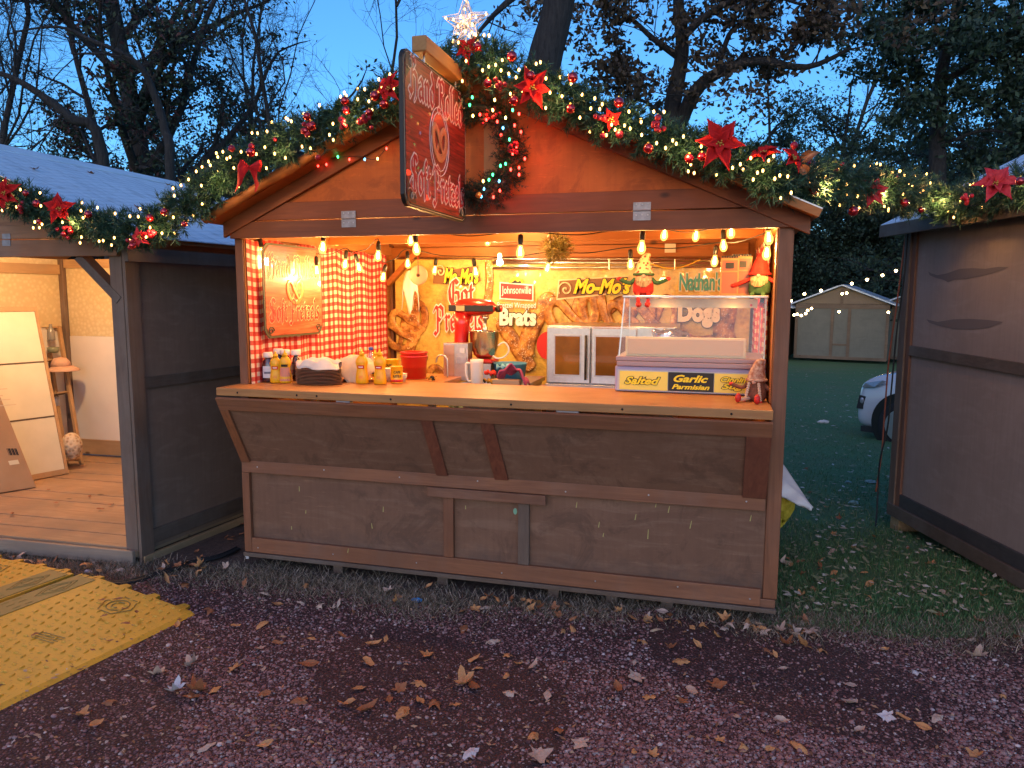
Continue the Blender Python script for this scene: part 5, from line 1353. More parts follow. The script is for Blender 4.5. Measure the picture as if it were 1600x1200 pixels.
mustard('yellow mustard bottle beside the dark ketchup bottle, red oval mark', (.178, .105, ZT), .35, .98)
mustard('yellow bottle with pink meat picture label and black strip near the ketchup', (.235, .115, ZT), .3, 1.02, meat=True)
for i, (x, y, h, lb) in enumerate(((.11, .24, 1.08, 'white-capped bottle behind the dark ketchup'), (.165, .23, 1.06, 'white-capped brown bottle behind the first yellow bottle'), (.225, .25, 1.05, 'white-capped bottle behind the yellow bottle with meat label'))):
    e = ketchup(lb, (x, y, ZT), .2+i, h)
mustard('left one of the two tall yellow mustard bottles in front of the tray cloth', (.572, -.045, ZT), .25, 1.04) if 0 else None
def px_loc(u, vbase, z=ZT): return atz(u, vbase, z)
q = px_loc(566, 599); mustard('tall yellow mustard bottle standing second from the brown trays', (q.x, q.y, ZT), .2, 1.08)
q = px_loc(594, 600); mustard('tall yellow mustard bottle standing between its twin and the yellow cans', (q.x, q.y, ZT), .1, 1.08)
q = px_loc(550, 594); mustard('smaller yellow mustard bottle half hidden right beside the brown trays', (q.x, q.y+.03, ZT), .3, .86)
q = px_loc(579, 590); mustard('yellow mustard bottle showing in the gap behind the two tall ones', (q.x, q.y+.07, ZT), .2, .9)
# yellow coffee cans
def can(label, loc, rz, s=1, words=True):
    e = empty('coffee_can', label, 'can', loc, rz)
    lathe_obj('tin', [(0, 0), (.036, 0), (.0375, .004), (.036, .006), (.036, .094), (.0375, .096), (.036, .099), (0, .098)], YELLOW, e, n=28)
    lathe_obj('red_band', [(.0367, .007), (.0367, .022)], REDL, e, n=28)
    if words:
        for t_, z_, w_ in (('CAFE', .066, .042), ('BUSTELO', .042, .052)):
            o = text_mesh('lettering', t_, (0, 0, 0), (1, 0, 0), (0, 0, 1), w_, BLACKL, e, height=.014, off=.02, world=False)
            for v_ in o.data.vertices:
                th = -math.pi/2+v_.co.x/.0372; rr = .0372+(-v_.co.y); v_.co = (rr*math.cos(th), rr*math.sin(th), v_.co.z+z_)
    e.scale = (s,)*3; return e
q = px_loc(620, 598); can('yellow coffee can with black words and red band at the edge of the counter', (q.x, q.y, ZT), .5)
q = px_loc(611, 590); can('second yellow coffee can standing behind the mustard and the first can', (q.x-.01, q.y+.04, ZT), -.2, 1.15)
# tray stack with cloth
TR = empty('tray_stack', 'stack of brown oval serving trays under a white cloth on the counter', 'trays', (.47, .17, ZT))
q0 = px_loc(472, 594); q1 = px_loc(545, 597); cx_ = (q0.x+q1.x)/2+.02; cy_ = .12
TBR = speck('brown_tray', (.24, .13, .08), (.32, .18, .11), 20, .5, .03)
for i in range(11):
    mb = MB(); mb.lathe([(.10, 0), (.118, .004), (.122, .0065), (.115, .0062), (.098, .003), (0, .003)], (cx_+random.uniform(-.002, .002), cy_+.03, ZT+.0082*i), 28, sx=1.18, sy=.8); mb.build('tray', TBR, TR, smooth=True)
def drape(name, c, rx, ry, h, seed, m, label, cat, drop=.06):
    r = random.Random(seed); ph = [r.uniform(0, 6) for _ in range(6)]
    def fn(u_, v_):
        th = u_*2*math.pi; rad = v_
        fold = 1+.10*math.sin(3*th+ph[0])+.07*math.sin(7*th+ph[1])
        x = c[0]+rx*rad*fold*math.cos(th); y = c[1]+ry*rad*fold*math.sin(th)
        z = c[2]+h*(1-rad**2)+.012*math.sin(9*rad+ph[2]+2*th)*(rad)+.014*math.sin(5*th+ph[3])*rad
        if rad > .78: z -= drop*(rad-.78)/.22*(1+.8*math.sin(4*th+ph[4]))
        return (x, y, z)
    mb = MB(); mb.grid(fn, 48, 16); o = mb.build(name, m, smooth=True)
    o.modifiers.new('thick', 'SOLIDIFY').thickness = .003
    return tag(o, label, cat)
CLOTH = speck('white_cloth', (.66, .58, .50), (.74, .66, .58), 14, .9, .1)
drape('cloth', (cx_+.0, cy_+.05, ZT+.112), .135, .10, .03, 5, CLOTH, 'white crumpled cloth draped over the stack of brown trays', 'cloth', .02)
q = aty(560, 552, .35); drape('cloth', (q.x-.03, .36, ZT+.06), .17, .12, .09, 9, speck('beige_cloth', (.55, .42, .30), (.62, .5, .38), 14, .9, .1), 'beige cloth bundle piled behind the mustard bottles', 'cloth', .06)
q = aty(575, 545, .42)
e = empty('water_bottle', 'clear bottle with blue cap standing behind the beige cloth bundle', 'bottle', (q.x, .46, ZT))
lathe_obj('body', [(.0, 0), (.03, 0), (.032, .01), (.03, .07), (.032, .13), (.014, .165), (.013, .178)], clear('clear_plastic', (.95, .95, .95), .12), e); lathe_obj('cap', [(.0145, .1785), (.0145, .195), (0, .196)], mat('blue_cap', (.03, .08, .45), .4), e)
for i, (x_, y_, n_, lb) in enumerate(((.80, .40, 6, 'stack of white paper bowls beside the red bucket'), (.87, .36, 3, 'short stack of white lids in front of the red bucket'))):
    e = empty('bowl_stack', lb, 'bowls', (x_-.02, y_, ZT))
    for k_ in range(n_): lathe_obj('bowl', [(0, .0), (.034, 0), (.046, .028), (.049, .03), (.046, .028+.0005)], WHITE, e, c=(0, 0, k_*.009))
# side table inside and red bucket
TB = empty('work_table', 'butcher block work table inside the stall left of the oven', 'table', (.8, .9, .16))
tq = [(.09, .55), (1.02, .60), (1.02, 1.12), (.09, 1.12)]
mb = MB(); mb.prism(tq, (1, 0, 0), (0, 1, 0), (0, 0, 1), (0, 0, 1.03), .035); mb.build('tabletop', W_COUNTER, TB, bevel=.003)
for x_, y_ in ((.14, .6), (.95, .64), (.14, 1.07), (.95, 1.07)): MB().box(x_-.02, x_+.02, y_-.02, y_+.02, .16, 1.03).build('leg', STEELD, TB)
TZ = 1.066
q = aty(647, 572, .8)
BKx = q.x; e = empty('bucket', 'bright red round bucket on the butcher block table', 'bucket', (BKx, .8, TZ))
lathe_obj('pail', [(0, 0), (.074, 0), (.078, .006), (.088, .165), (.092, .168), (.092, .176), (.086, .176), (.080, .012), (0, .012)], RED, e, n=36)
lathe_obj('rim_band', [(.0888, .14), (.092, .142), (.092, .15), (.0895, .152)], RED, e, n=36)
mb = MB(); mb.tube([(.09*math.cos(t_), .09*math.sin(t_)-.02*math.sin(t_/1)*0, .15-.05*abs(math.sin(t_))) for t_ in np.linspace(0, math.pi, 16)], .003, 5); mb.build('handle', STEELD, e, world=False)
curved_label('label_sticker', WHITEL, e, .086, .05, .085, R_(-75), R_(-40), n=4, prof=lambda z: .0755+.078*z)
# gloves
def lumpy(name, c, r, m, label, cat, n=5, seed=1, parts=None):
    rr = random.Random(seed); mb = MB(); c = Vector(c)
    pts = [c+Vector((r[0]*(i/(n-1)*2-1)*.8, rr.uniform(-1, 1)*r[1]*.4, rr.uniform(0, 1)*r[2]*.5)) for i in range(n)]
    k = len(mb.v); mb.tube(smooth_path(pts, 5), [r[2]*(.6+.4*math.sin(i*.9+seed)) for i in range(len(smooth_path(pts, 5)))], 12)
    o = mb.build(name, m, smooth=True); return tag(o, label, cat)
BG = mat('glove_mix', (.2, .1, .02), .8); g = NT(BG); f = g.noise(g.coord(), 22, 2); g.col(g.ramp(f, [(.45, (.015, .012, .01)), (.5, (.5, .25, .02))], 'CONSTANT'))
q = aty(672, 570, .66); lumpy('glove', (q.x, .68, TZ+.016), (.04, .02, .018), BG, 'black and yellow work glove lying on the table beside the red bucket', 'glove', seed=3)
q = aty(760, 578, .85); 
# counter unit behind: steel sink bench from x 1.0 to 1.5
BN = empty('prep_bench', 'low steel prep bench behind the counter, left of the oven', 'bench', (1.2, 1.2, .16))
MB().box(1.03, 1.49, .72, 1.5, 1.0, 1.03).build('worktop', STEEL, BN, bevel=.003)
MB().box(1.05, 1.47, .74, 1.48, .4, .999).build('body', STEELD, BN)
BZ = 1.031
q = aty(762, 574, .85); lumpy('glove', (q.x, .86, BZ+.02), (.045, .02, .018), BG, 'black and yellow work glove lying on the steel bench', 'glove', seed=5)
# stand mixer (on the bench at the back)
mx = aty(742, 512, 1.2)
MXE = empty('stand_mixer', 'red stand mixer with dark band and steel bowl behind the counter', 'mixer', (mx.x, 1.2, BZ+.12))
X0 = mx.x
mb = MB(); hv = []
def mhead(u_, v_):
    th = v_*2*math.pi; t_ = u_; L = .165
    prof = [.30, .82, .96, 1.0, .98, .92, .84, .74, .45][min(8, int(t_*8))]
    prof = np.interp(t_, np.linspace(0, 1, 9), [.05, .78, .95, 1.0, 1.0, .94, .86, .74, .12])
    return (X0-.165+.33*t_, 1.2+.075*prof*math.cos(th), 1.528+.062*prof*(math.copysign(abs(math.sin(th))**.8, math.sin(th))))
mb.grid(mhead, 24, 24); mb.build('motor_head', RED, MXE, smooth=True)
MB().box(X0-.168, X0+.155, 1.122, 1.13, 1.50, 1.545).build('side_band', BLACK, MXE, bevel=.004)
MB().box(X0-.11, X0-.05, 1.119, 1.1215, 1.505, 1.54).build('name_plate', mat('beige_plate', (.5, .38, .22), .5), MXE)
MB().tube([(X0+.155, 1.2, 1.52), (X0+.185, 1.2, 1.52)], .025, 18).build('hub_cap', BLACK, MXE, smooth=True)
MB().tube([(X0+.186, 1.2, 1.52), (X0+.196, 1.2, 1.52)], .021, 18).build('hub_ring', RED, MXE, smooth=True)
mb = MB(); mb.tube([(X0-.09, 1.2, 1.49), (X0-.095, 1.2, 1.40), (X0-.10, 1.2, 1.30), (X0-.10, 1.2, 1.17)], [.07, .052, .05, .06], 18); mb.build('column', RED, MXE, smooth=True)
MB().box(X0-.16, X0+.15, 1.11, 1.29, 1.145, 1.175).build('base', RED, MXE, bevel=.012)
MB().box(X0-.15, X0+.14, 1.12, 1.28, 1.031, 1.144).build('riser_block', STEELD, MXE, bevel=.004)
mb = MB(); mb.lathe([(.026, 1.47), (.026, 1.45), (.012, 1.44), (.010, 1.40), (.02, 1.39), (.02, 1.35), (0, 1.34)], (X0+.075, 1.2, 0), 14); mb.build('attachment', STEEL, MXE, smooth=True)
mb = MB(); mb.lathe([(.05, 1.178), (.075, 1.20), (.098, 1.26), (.104, 1.36), (.108, 1.362), (.106, 1.366), (.100, 1.36), (.094, 1.26), (.06, 1.20), (0, 1.19)], (X0+.07, 1.2, 0), 32); mb.build('bowl', mat('mixer_bowl', (.55, .5, .4), .25, 1), MXE, smooth=True)
# steel napkin box, pitcher, tap
q = aty(705, 540, .95); X1 = q.x
e = empty('steel_cabinet', 'open-fronted steel dispenser box in front of the red mixer', 'dispenser', (X1, 1.0, TZ))
MB().box(X1-.075, X1+.10, 1.0, 1.10, TZ-.03, TZ+.225).build('body', STEEL, e, bevel=.004)
MB().box(X1-.068, X1+.005, .996, .9995, TZ, TZ+.21).build('front_plate', speck('coppery_plate', (.50, .33, .24), (.58, .42, .32), 9, .3, .02, metal=.7), e)
MB().box(X1+.025, X1+.09, .99, .9995, TZ+.09, TZ+.13).build('slot', STEELD, e)
MB().box(X1+.045, X1+.08, .99, .9995, TZ+.16, TZ+.19).build('label_sticker', LBLW, e)
q = aty(690, 560, .9); 
mb = MB(); P_ = [(q.x+.04, .9, TZ), (q.x+.04, .9, TZ+.10), (q.x+.03, .9, TZ+.135), (q.x, .9, TZ+.15), (q.x-.03, .9, TZ+.135), (q.x-.04, .9, TZ+.10)]
tag(MB().tube(smooth_path(P_), .006, 10).build('tap', STEEL, smooth=True), 'curved steel tap spout rising beside the dispenser box', 'tap')
q = aty(745, 556, .8); e = empty('pitcher', 'white plastic pitcher with dark handle slot on the steel bench', 'pitcher', (q.x, .8, BZ))
lathe_obj('jug', [(0, 0), (.038, 0), (.041, .01), (.046, .15), (.049, .17), (.045, .17), (.038, .012), (0, .012)], WHITE, e, n=28, sx=.9, sy=1)
mb = MB(); mb.tube(smooth_path([(-.04, 0, .145), (-.07, 0, .14), (-.072, 0, .08), (-.058, 0, .03), (-.037, 0, .03)], 4), .008, 8); mb.build('handle', WHITE, e, smooth=True, world=False)
# blue tub, cloths
q = aty(797, 572, 1.2); e = empty('tub', 'light blue plastic tub on the steel bench left of the oven', 'tub', (q.x, 1.2, BZ))
lathe_obj('tub_body', [(0, 0), (.10, 0), (.115, .11), (.12, .112), (.118, .118), (.108, .115), (.095, .01), (0, .01)], mat('blue_plastic', (.06, .26, .42), .4), e, n=30)
q = aty(798, 590, .62)
mb = MB()
def tow(u_, v_): return (q.x-.085+.19*u_+.006*math.sin(v_*9), .60+.10*v_-.02*math.sin(u_*8), ZT-.05+.145*math.sin(math.pi*min(1, u_*.9+.08))**.6*(1-.35*v_)+.012*math.sin(u_*17+v_*5))
mb.grid(tow, 30, 14); o = mb.build('towel', speck('magenta_towel', (.33, .045, .10), (.42, .08, .15), 60, .95, .4), smooth=True); o.modifiers.new('thick', 'SOLIDIFY').thickness = .008; tag(o, 'dark pink towel bunched up at the back edge of the counter', 'towel')
MB().box(1.16, 1.42, .60, .70, .92, 1.03).build('bin', WHITE) if 0 else None
q = aty(713, 585, .56); mb = MB(); mb.grid(lambda u_, v_: (q.x-.045+.09*u_+.008*math.sin(v_*7), .53+.012*math.sin(u_*14), TZ+.01-.15*v_), 14, 8); o = mb.build('cloth', speck('aqua_cloth', (.35, .52, .48), (.42, .6, .55), 20, .9, .2), smooth=True); tag(o, 'pale aqua cloth hanging at the table corner left of the steel bench', 'cloth')
q = aty(788, 568, 1.05); lumpy('glove', (q.x, 1.05, BZ+.10), (.07, .03, .022), mat('blue_glove', (.22, .50, .62), .7), 'light blue rubber glove lying across the blue tub', 'glove', seed=7)
q = aty(770, 566, 1.0); lumpy('cloth', (q.x-.02, 1.0, BZ+.06), (.04, .02, .02), REDL, 'small red cloth scrap beside the steel bowl', 'cloth', seed=9)
p_ = smooth_path([aty(u, v, 1.12) for u, v in ((778, 540), (788, 535), (795, 545), (790, 556), (778, 560), (770, 556))]); tag(MB().tube(p_, .006, 8).build('power_cable', WHITE, smooth=True), 'looped white cable behind the mixer bowl', 'cable')
tag(MB().box(1.36, 1.53, .60, .66, .98, 1.10).build('cutting_board', W_RAWX, bevel=.003), 'pale wooden board lying beside the pink towel', 'board')
# convection oven
OX0, OX1, OY, OZ0, OZ1 = aty(854, 508, 1.25).x, 2.42, 1.25, .62, aty(854, 508, 1.25).z
OV = empty('oven', 'stainless double-door oven with two dark amber windows', 'oven', ((OX0+OX1)/2, OY, .16))
MB().box(OX0, OX1, OY+.012, 1.9, .5, OZ1).build('cabinet', STEEL, OV, bevel=.008)
zb = aty(854, 597, OY).z; zt_ = OZ1-.012; mid = aty(924, 550, OY).x; xr = aty(985, 550, OY).x+.1
for x0, x1 in ((OX0+.008, mid-.004), (mid+.004, 2*mid-OX0-.008)):
    d_ = MB().box(x0, x1, OY-.025, OY+.011, zb, zt_).build('door', STEEL, OV, bevel=.005)
    wx0, wx1, wz0, wz1 = x0+.06, x1-.07, zb+.06, zt_-.06
    if x0 > mid: wx0, wx1 = x0+.03, x1-.06
    MB().box(wx0-.01, wx1+.01, OY-.029, OY-.0255, wz0-.01, wz1+.01).build('window_frame', STEELD, d_, bevel=.002)
    MB().box(wx0, wx1, OY-.0315, OY-.0295, wz0, wz1).build('window', speck('amber_glass', (.16, .07, .012), (.24, .11, .02), 5, .12, 0, coat=1), d_)
for x_ in (mid-.03,):
    MB().tube([(x_, OY-.055, zb+.03), (x_, OY-.055, zt_-.05)], .008, 10).build('handle', BLACK, OV, smooth=True)
    for z_ in (zb+.05, zt_-.07): MB().tube([(x_, OY-.055, z_), (x_, OY-.02, z_)], .005, 8).build('handle_mount', STEELD, OV)
MB().box(OX0, OX1, OY-.03, OY+.011, zb-.06, zb-.006).build('base_panel', STEEL, OV, bevel=.003)
tag(MB().box(1.53, 2.15, .46, 1.2, .98, 1.005).build('tray', STEEL, bevel=.004), 'flat steel tray surface in front of the oven', 'tray')

# glass display case
CX0, CX1, CY0, CY1 = 2.148, 2.925, .30, .80
CS_ = empty('display_case', 'glass warming case with white base and flavour signs on the counter', 'display case', ((CX0+CX1)/2, .5, ZT))
LAV = mat('lavender_enamel', (.40, .36, .52), .35, coat=.3); LEDG = mat('mauve_metal', (.36, .26, .28), .35, .3); CRE = mat('cream_rim', (.75, .56, .28), .4)
MB().box(CX0, CX1, CY0, CY1, ZT, ZT+.138).build('base', LAV, CS_, bevel=.008)
MB().box(CX0+.01, CX1-.005, CY0-.012, CY1, ZT+.139, ZT+.165).build('ledge', LEDG, CS_, bevel=.004)
MB().box(CX0+.004, CX1-.002, CY0-.006, CY1, ZT+.166, ZT+.19).build('ledge', LEDG, CS_, bevel=.004)
GLS = clear('case_glass', (.97, .97, .95), .025)
ztop = 1.60
def slab(a, b, c, d, nm, m, t_=.004):
    a, b, c, d = map(Vector, (a, b, c, d)); n = (b-a).cross(d-a).normalized()*t_
    return MB().hexa([a, b, c, d, a+n, b+n, c+n, d+n]).build(nm, m, CS_)
zl = ZT+.191
slab((CX0+.012, CY0, zl), (CX1-.01, CY0, zl), (CX1-.01, CY0+.03, ztop), (CX0+.04, CY0+.03, ztop), 'front_glass', GLS)
slab((CX0+.012, CY0, zl), (CX0+.012, CY1-.02, zl), (CX0+.02, CY1-.02, ztop), (CX0+.04, CY0+.03, ztop), 'side_glass', GLS)
slab((CX1-.012, CY0, zl), (CX1-.012, CY1-.02, zl), (CX1-.012, CY1-.02, ztop), (CX1-.012, CY0+.03, ztop), 'side_glass', GLS)
for x_ in (CX0+.02, CX1-.012):
    for y_ in (CY0+.006, CY1-.02):
        MB().beam((x_, y_, zl), (x_+(.02 if x_ < 2.5 and y_ < .5 else 0), y_+(.028 if y_ < .5 else 0), ztop), .006, .006, up=(0, 1, 0)).build('edge_strip', STEEL, CS_)
MB().box(CX0+.03, CX1, CY0+.02, CY1, ztop, ztop+.014).build('top_plate', STEEL, CS_, bevel=.003)
MB().box(CX0+.06, CX1-.05, CY0+.10, CY0+.11, ztop-.052, ztop-.004).build('heater_panel', speck('warm_steel', (.50, .32, .17), (.60, .42, .24), 10, .4, .02, metal=.3), CS_)
MB().box(CX0+.05, CX1-.10, CY0+.03, CY0+.045, zl, zl+.105).build('inner_rim', CRE, CS_, bevel=.004)
MB().box(CX0+.065, CX1-.115, CY0+.024, CY0+.029, zl+.012, zl+.093).build('inner_tray', mat('tray_tan', (.60, .36, .18), .4), CS_)
for x_ in (2.4, 2.75): point('case_light', (x_, CY0+.07, ztop-.085), .4, (1, .62, .26), .02, CS_)
# flavour signs
fy = CY0-.006
def plate(u0, u1, m, nm='sign_plate'):
    a = aty(u0, 600, fy).x; b = aty(u1, 600, fy).x
    MB().box(a, b, fy-.002, fy+.004, ZT+.012, ZT+.112).build(nm, m, CS_); return (a+b)/2, b-a
MB().box(aty(968, 600, fy).x-.012, CX1-.02, CY0-.0035, CY0-.0005, ZT+.006, ZT+.118).build('sign_backing', mat('sign_grey', (.5, .5, .5), .4), CS_)
YP = mat('pale_yellow_panel', (.88, .70, .12), .4)
c1x, w1 = plate(968, 1043, YP); c2x, w2 = plate(1044, 1115, BLACKL); c3x, w3 = plate(1116, 1190, YP)
zc = ZT+.062
def ft(body, x, z, wd, h): text2('lettering', body, (x, fy-.0022, z), (1, 0, 0), (0, 0, 1), wd, YELL, BLACKL, CS_, height=h, shear=.35, off=.035, olw=.06, lift=.001)
ft('Salted', c1x-.005, zc, w1*.72, .038); ft('Garlic', c2x, zc+.018, w2*.74, .036); ft('Parmisian', c2x, zc-.026, w2*.82, .024); ft('Cinnimon', c3x+.01, zc+.020, w3*.8, .026); ft('Sugar', c3x+.005, zc-.02, w3*.7, .036)
tag(drape('wrap', (2.42, .62, ZT+.30), .10, .06, .02, 11, clear('foil_wrap', (.9, .9, .9), .35), 'x', 'wrap', .02), 'crinkled clear wrapped snack inside the glass case', 'wrapped snack') 
# two orange lantern boxes on the case
for i, (u, lb) in enumerate(((1139, 'orange windowed lantern box on the glass case, nearer the middle'), (1158, 'orange windowed lantern box beside the gnome on the glass case'))):
    a = aty(u, 451, .55); zz = ztop+.0145; hw = .048 if i == 0 else .052; x_ = a.x; hgt = .20 if i == 0 else .21
    e = empty('lantern_box', lb, 'lantern', (x_, .55+.02*i, zz)); y_ = .55+.03*i
    MB().box(x_-hw, x_+hw, y_-.04, y_+.04, zz, zz+hgt).build('box_body', mat('orange_glow_box', (.42, .08, .006), .4, coat=.3), e, bevel=.004)
    FRM = mat('pale_orange_trim', (.55, .20, .05), .5)
    for (xa, xb, za, zb_) in ((-hw, -hw+.008, 0, hgt), (hw-.008, hw, 0, hgt), (-hw+.0085, hw-.0085, 0, .01), (-hw+.0085, hw-.0085, hgt-.012, hgt), (-hw+.0085, hw-.0085, hgt*.62, hgt*.66)):
        MB().box(x_+xa, x_+xb, y_-.044, y_-.0405, zz+za, zz+zb_).build('trim', FRM, e)
    MB().box(x_-.022, x_+.022, y_-.0445, y_-.0408, zz+hgt*.72, zz+hgt*.88).build('picture', BLACKL, e)
    mb = MB()
    for k_ in range(7): mb.box(x_-hw+.004+k_*(2*hw-.02)/6, x_-hw+.014+k_*(2*hw-.02)/6, y_-.03, y_+.03, zz+hgt+.0005, zz+hgt+.013)
    mb.build('crenellation', BLACKL, e)
# gnomes
def gnome(label, loc, rz, hat, body, beard=True, s=1, arms=1, legs='hang', hatcol2=None, braids=False):
    e = empty('gnome_doll', label, 'doll', loc, rz)
    def b_(mb, nm, m, par=None, smooth=True): return mb.build(nm, m, par or e, smooth=smooth, world=False)
    mb = MB(); mb.lathe([(0, 0), (.045, .002), (.056, .02), (.055, .06), (.042, .10), (.03, .125), (0, .13)], (0, 0, 0), 22, sy=.85); b_(mb, 'body', body)
    pts = smooth_path([(0, 0, .108), (.0, 0, .14), (.004, 0, .175), (.012, 0, .205), (.035, 0, .22)], 5); n = len(pts)
    h = b_(MB().tube(pts, [.050*(1-i/(n-1))**.75+.004 for i in range(n)], 18), 'hat', hat)
    b_(MB().tube([(.052*math.cos(t_), .05*math.sin(t_), .112) for t_ in np.linspace(0, 6.283, 25)], .007, 8, cap=False), 'hat_brim', hatcol2 or hat, h)
    b_(MB().ball((0, -.047, .104), .0115, 12, 8), 'nose', mat('skin_felt', (.62, .35, .24), .7))
    if beard:
        B_ = []; r = np.random.default_rng(3)
        for _ in range(900):
            a_ = r.uniform(-1.25, 1.25); x0 = .043*math.sin(a_); y0 = -.04*math.cos(a_)-.004; z0 = .105-.004*abs(a_)
            L = .062*(1-.35*abs(a_)); dx = r.normal(0, .006); w_ = .0012
            p0 = np.array([x0, y0, z0]); p1 = p0+np.array([dx*.5-x0*.1, -.012, -L*.5]); p2 = p0+np.array([dx*1.2-x0*.45, -.008+r.normal(0, .003), -L])
            for q0, q1 in ((p0, p1), (p1, p2)): B_ += [q0-[w_, 0, 0], q0+[w_, 0, 0], q1+[w_, 0, 0], q1-[w_, 0, 0]]
        o = np_mesh('beard', np.array(B_), 4, BEARD); o.parent = e
    if braids:
        for sx_ in (-1, 1):
            mb = MB()
            for k_ in range(8): mb.ball((sx_*.026+sx_*.002*k_, -.046-.001*k_, .095-.0125*k_), (.0095, .008, .008), 8, 6)
            br_ = b_(mb, 'braid', mat('yarn_cream', (.62, .45, .32), .9)); b_(MB().ball((sx_*.044, -.055, -.006+.004), .009, 8, 6), 'ribbon', REDL, br_)
    for sx_ in (-1, 1):
        al = .085; ap = smooth_path([(sx_*.045, 0, .088), (sx_*.075, -.012, .075-.01*arms), (sx_*(.045+al), -.02, .088-.045*(1-arms))], 5)
        a_ = b_(MB().tube(ap, [.011]*len(ap), 10), 'arm', hatcol2 or body); b_(MB().ball(ap[-1], (.015, .012, .011), 10, 8), 'mitten', REDL, a_)
        if legs == 'hang': lp_ = smooth_path([(sx_*.024, -.03, .012), (sx_*.028, -.062, .004), (sx_*.026, -.070, -.03), (sx_*.024, -.070, -.05)], 5)
        else: lp_ = smooth_path([(sx_*.024, -.03, .014), (sx_*.036, -.08, .013), (sx_*.05, -.13, .014)], 5)
        l_ = b_(MB().tube(lp_, [.0105]*len(lp_), 10), 'leg', body if not braids else mat('yarn_cream', (.62, .45, .32), .9)); q_ = lp_[-1]
        b_(MB().ball((q_.x, q_.y-.012, q_.z+(.0 if legs == 'hang' else .012)), (.016, .026, .015) if legs == 'hang' else (.016, .018, .026), 12, 8), 'boot', REDL, l_)
    e.scale = (s,)*3; return e
BEARD = island_ramp('beard_hair', [(0, (.20, .11, .05)), (.5, (.40, .25, .13)), (1, (.62, .45, .28))], .9)
HAT1 = mat('spotted_hat', (.7, .45, .2), .8); g = NT(HAT1); f = g.vor(g.coord(), 52); g.col(g.ramp(f, [(.30, (.35, .03, .02)), (.36, (.68, .5, .25))])); 
REDF = speck('red_felt', (.45, .015, .012), (.55, .03, .02), 80, .9, .3); GRNF = speck('green_felt', (.03, .09, .03), (.05, .13, .05), 80, .9, .3); BRF = speck('brown_knit', (.16, .05, .025), (.24, .09, .05), 70, .9, .5)
q = aty(1005, 455, .40); gnome('bearded gnome doll with spotted hat sitting on the left corner of the glass case', (q.x, .40, ztop+.014), .1, HAT1, REDF, s=1.0, arms=1.0, hatcol2=GRNF)
q = aty(1190, 450, .48); gnome('bearded gnome doll with red hat sitting on the right end of the glass case', (q.x-.01, .50, ztop+.014), -.2, REDF, GRNF, s=1.02, arms=.2, hatcol2=REDF)
q = px_loc(1187, 624); gnome('brown braided gnome doll sitting on the counter against the right post', (2.872, .13, ZT), -.35, speck('brown_pattern_hat', (.30, .10, .05), (.6, .42, .3), 55, .9, .3), BRF, beard=False, s=.92, arms=.9, legs='sit', braids=True)
# hanging bits
q = aty(654, 430, .95); e = empty('wooden_disc', 'round wooden disc hanging on a red cord in front of the banners', 'disc', q)
mb = MB(); mb.lathe([(0, -.006), (.06, -.006), (.066, 0), (.06, .006), (0, .006)], q, 28, Matrix.Rotation(R_(90), 3, 'X')); mb.build('disc', mat('pale_wood_disc', (.6, .4, .26), .6), e, smooth=True)
mb = MB(); mb.ball(q+Vector((0, -.01, .0)), .012, 12, 8); mb.build('centre_knob', mat('brown_knob', (.12, .05, .02), .4), e, smooth=True)
MB().tube([q+Vector((0, -.01, .0)), q+Vector((0, 0, .245))], .0025, 5).build('hanging_cord', mat('red_cord', (.4, .02, .02), .7), e)
q = aty(632, 430, 1.6); tag(drape('cloth', (q.x, 1.7, 1.66), .07, .03, .14, 13, WHITE, 'x', 'cloth', .1), 'white cloth hanging in the back left corner by the brace', 'cloth')
q = aty(868, 385, .9); e = empty('pine_sprig', 'dry pine sprig with pale berries hanging from the festoon cord', 'sprig', q)
greenery('needles', [q+Vector((-.04, 0, .05)), q+Vector((.0, 0, 0)), q+Vector((.03, 0, -.05))], .07, 900, e, needle_mat('dry_needles', (.12, .09, .015), (.22, .16, .03), (.35, .26, .06)), 41, nn=16, nlen=(.03, .06))
mb = MB()
for i in range(9): mb.ball(q+Vector((random.gauss(0, .02), random.gauss(-.02, .01), random.gauss(0, .03))), .009, 8, 6)
mb.build('berry_cluster', mat('pale_berry', (.55, .4, .3), .6), e, smooth=True)
q = aty(1047, 388, 1.97-.03); tag(MB().box(q.x-.04, q.x+.04, 1.958, 1.962, q.z-.03, q.z+.035).build('notice', WHITEL), 'small white notice stapled to the orange back boards', 'notice')
p_ = smooth_path([aty(u, v, 1.5) for u, v in ((1010, 408), (1025, 415), (1045, 419), (1070, 416), (1095, 405))]); tag(MB().tube(p_, .005, 6).build('power_cable', mat('yellow_cable', (.6, .38, .03), .5), smooth=True), 'yellow cable sagging under the ceiling above the glass case', 'cable')
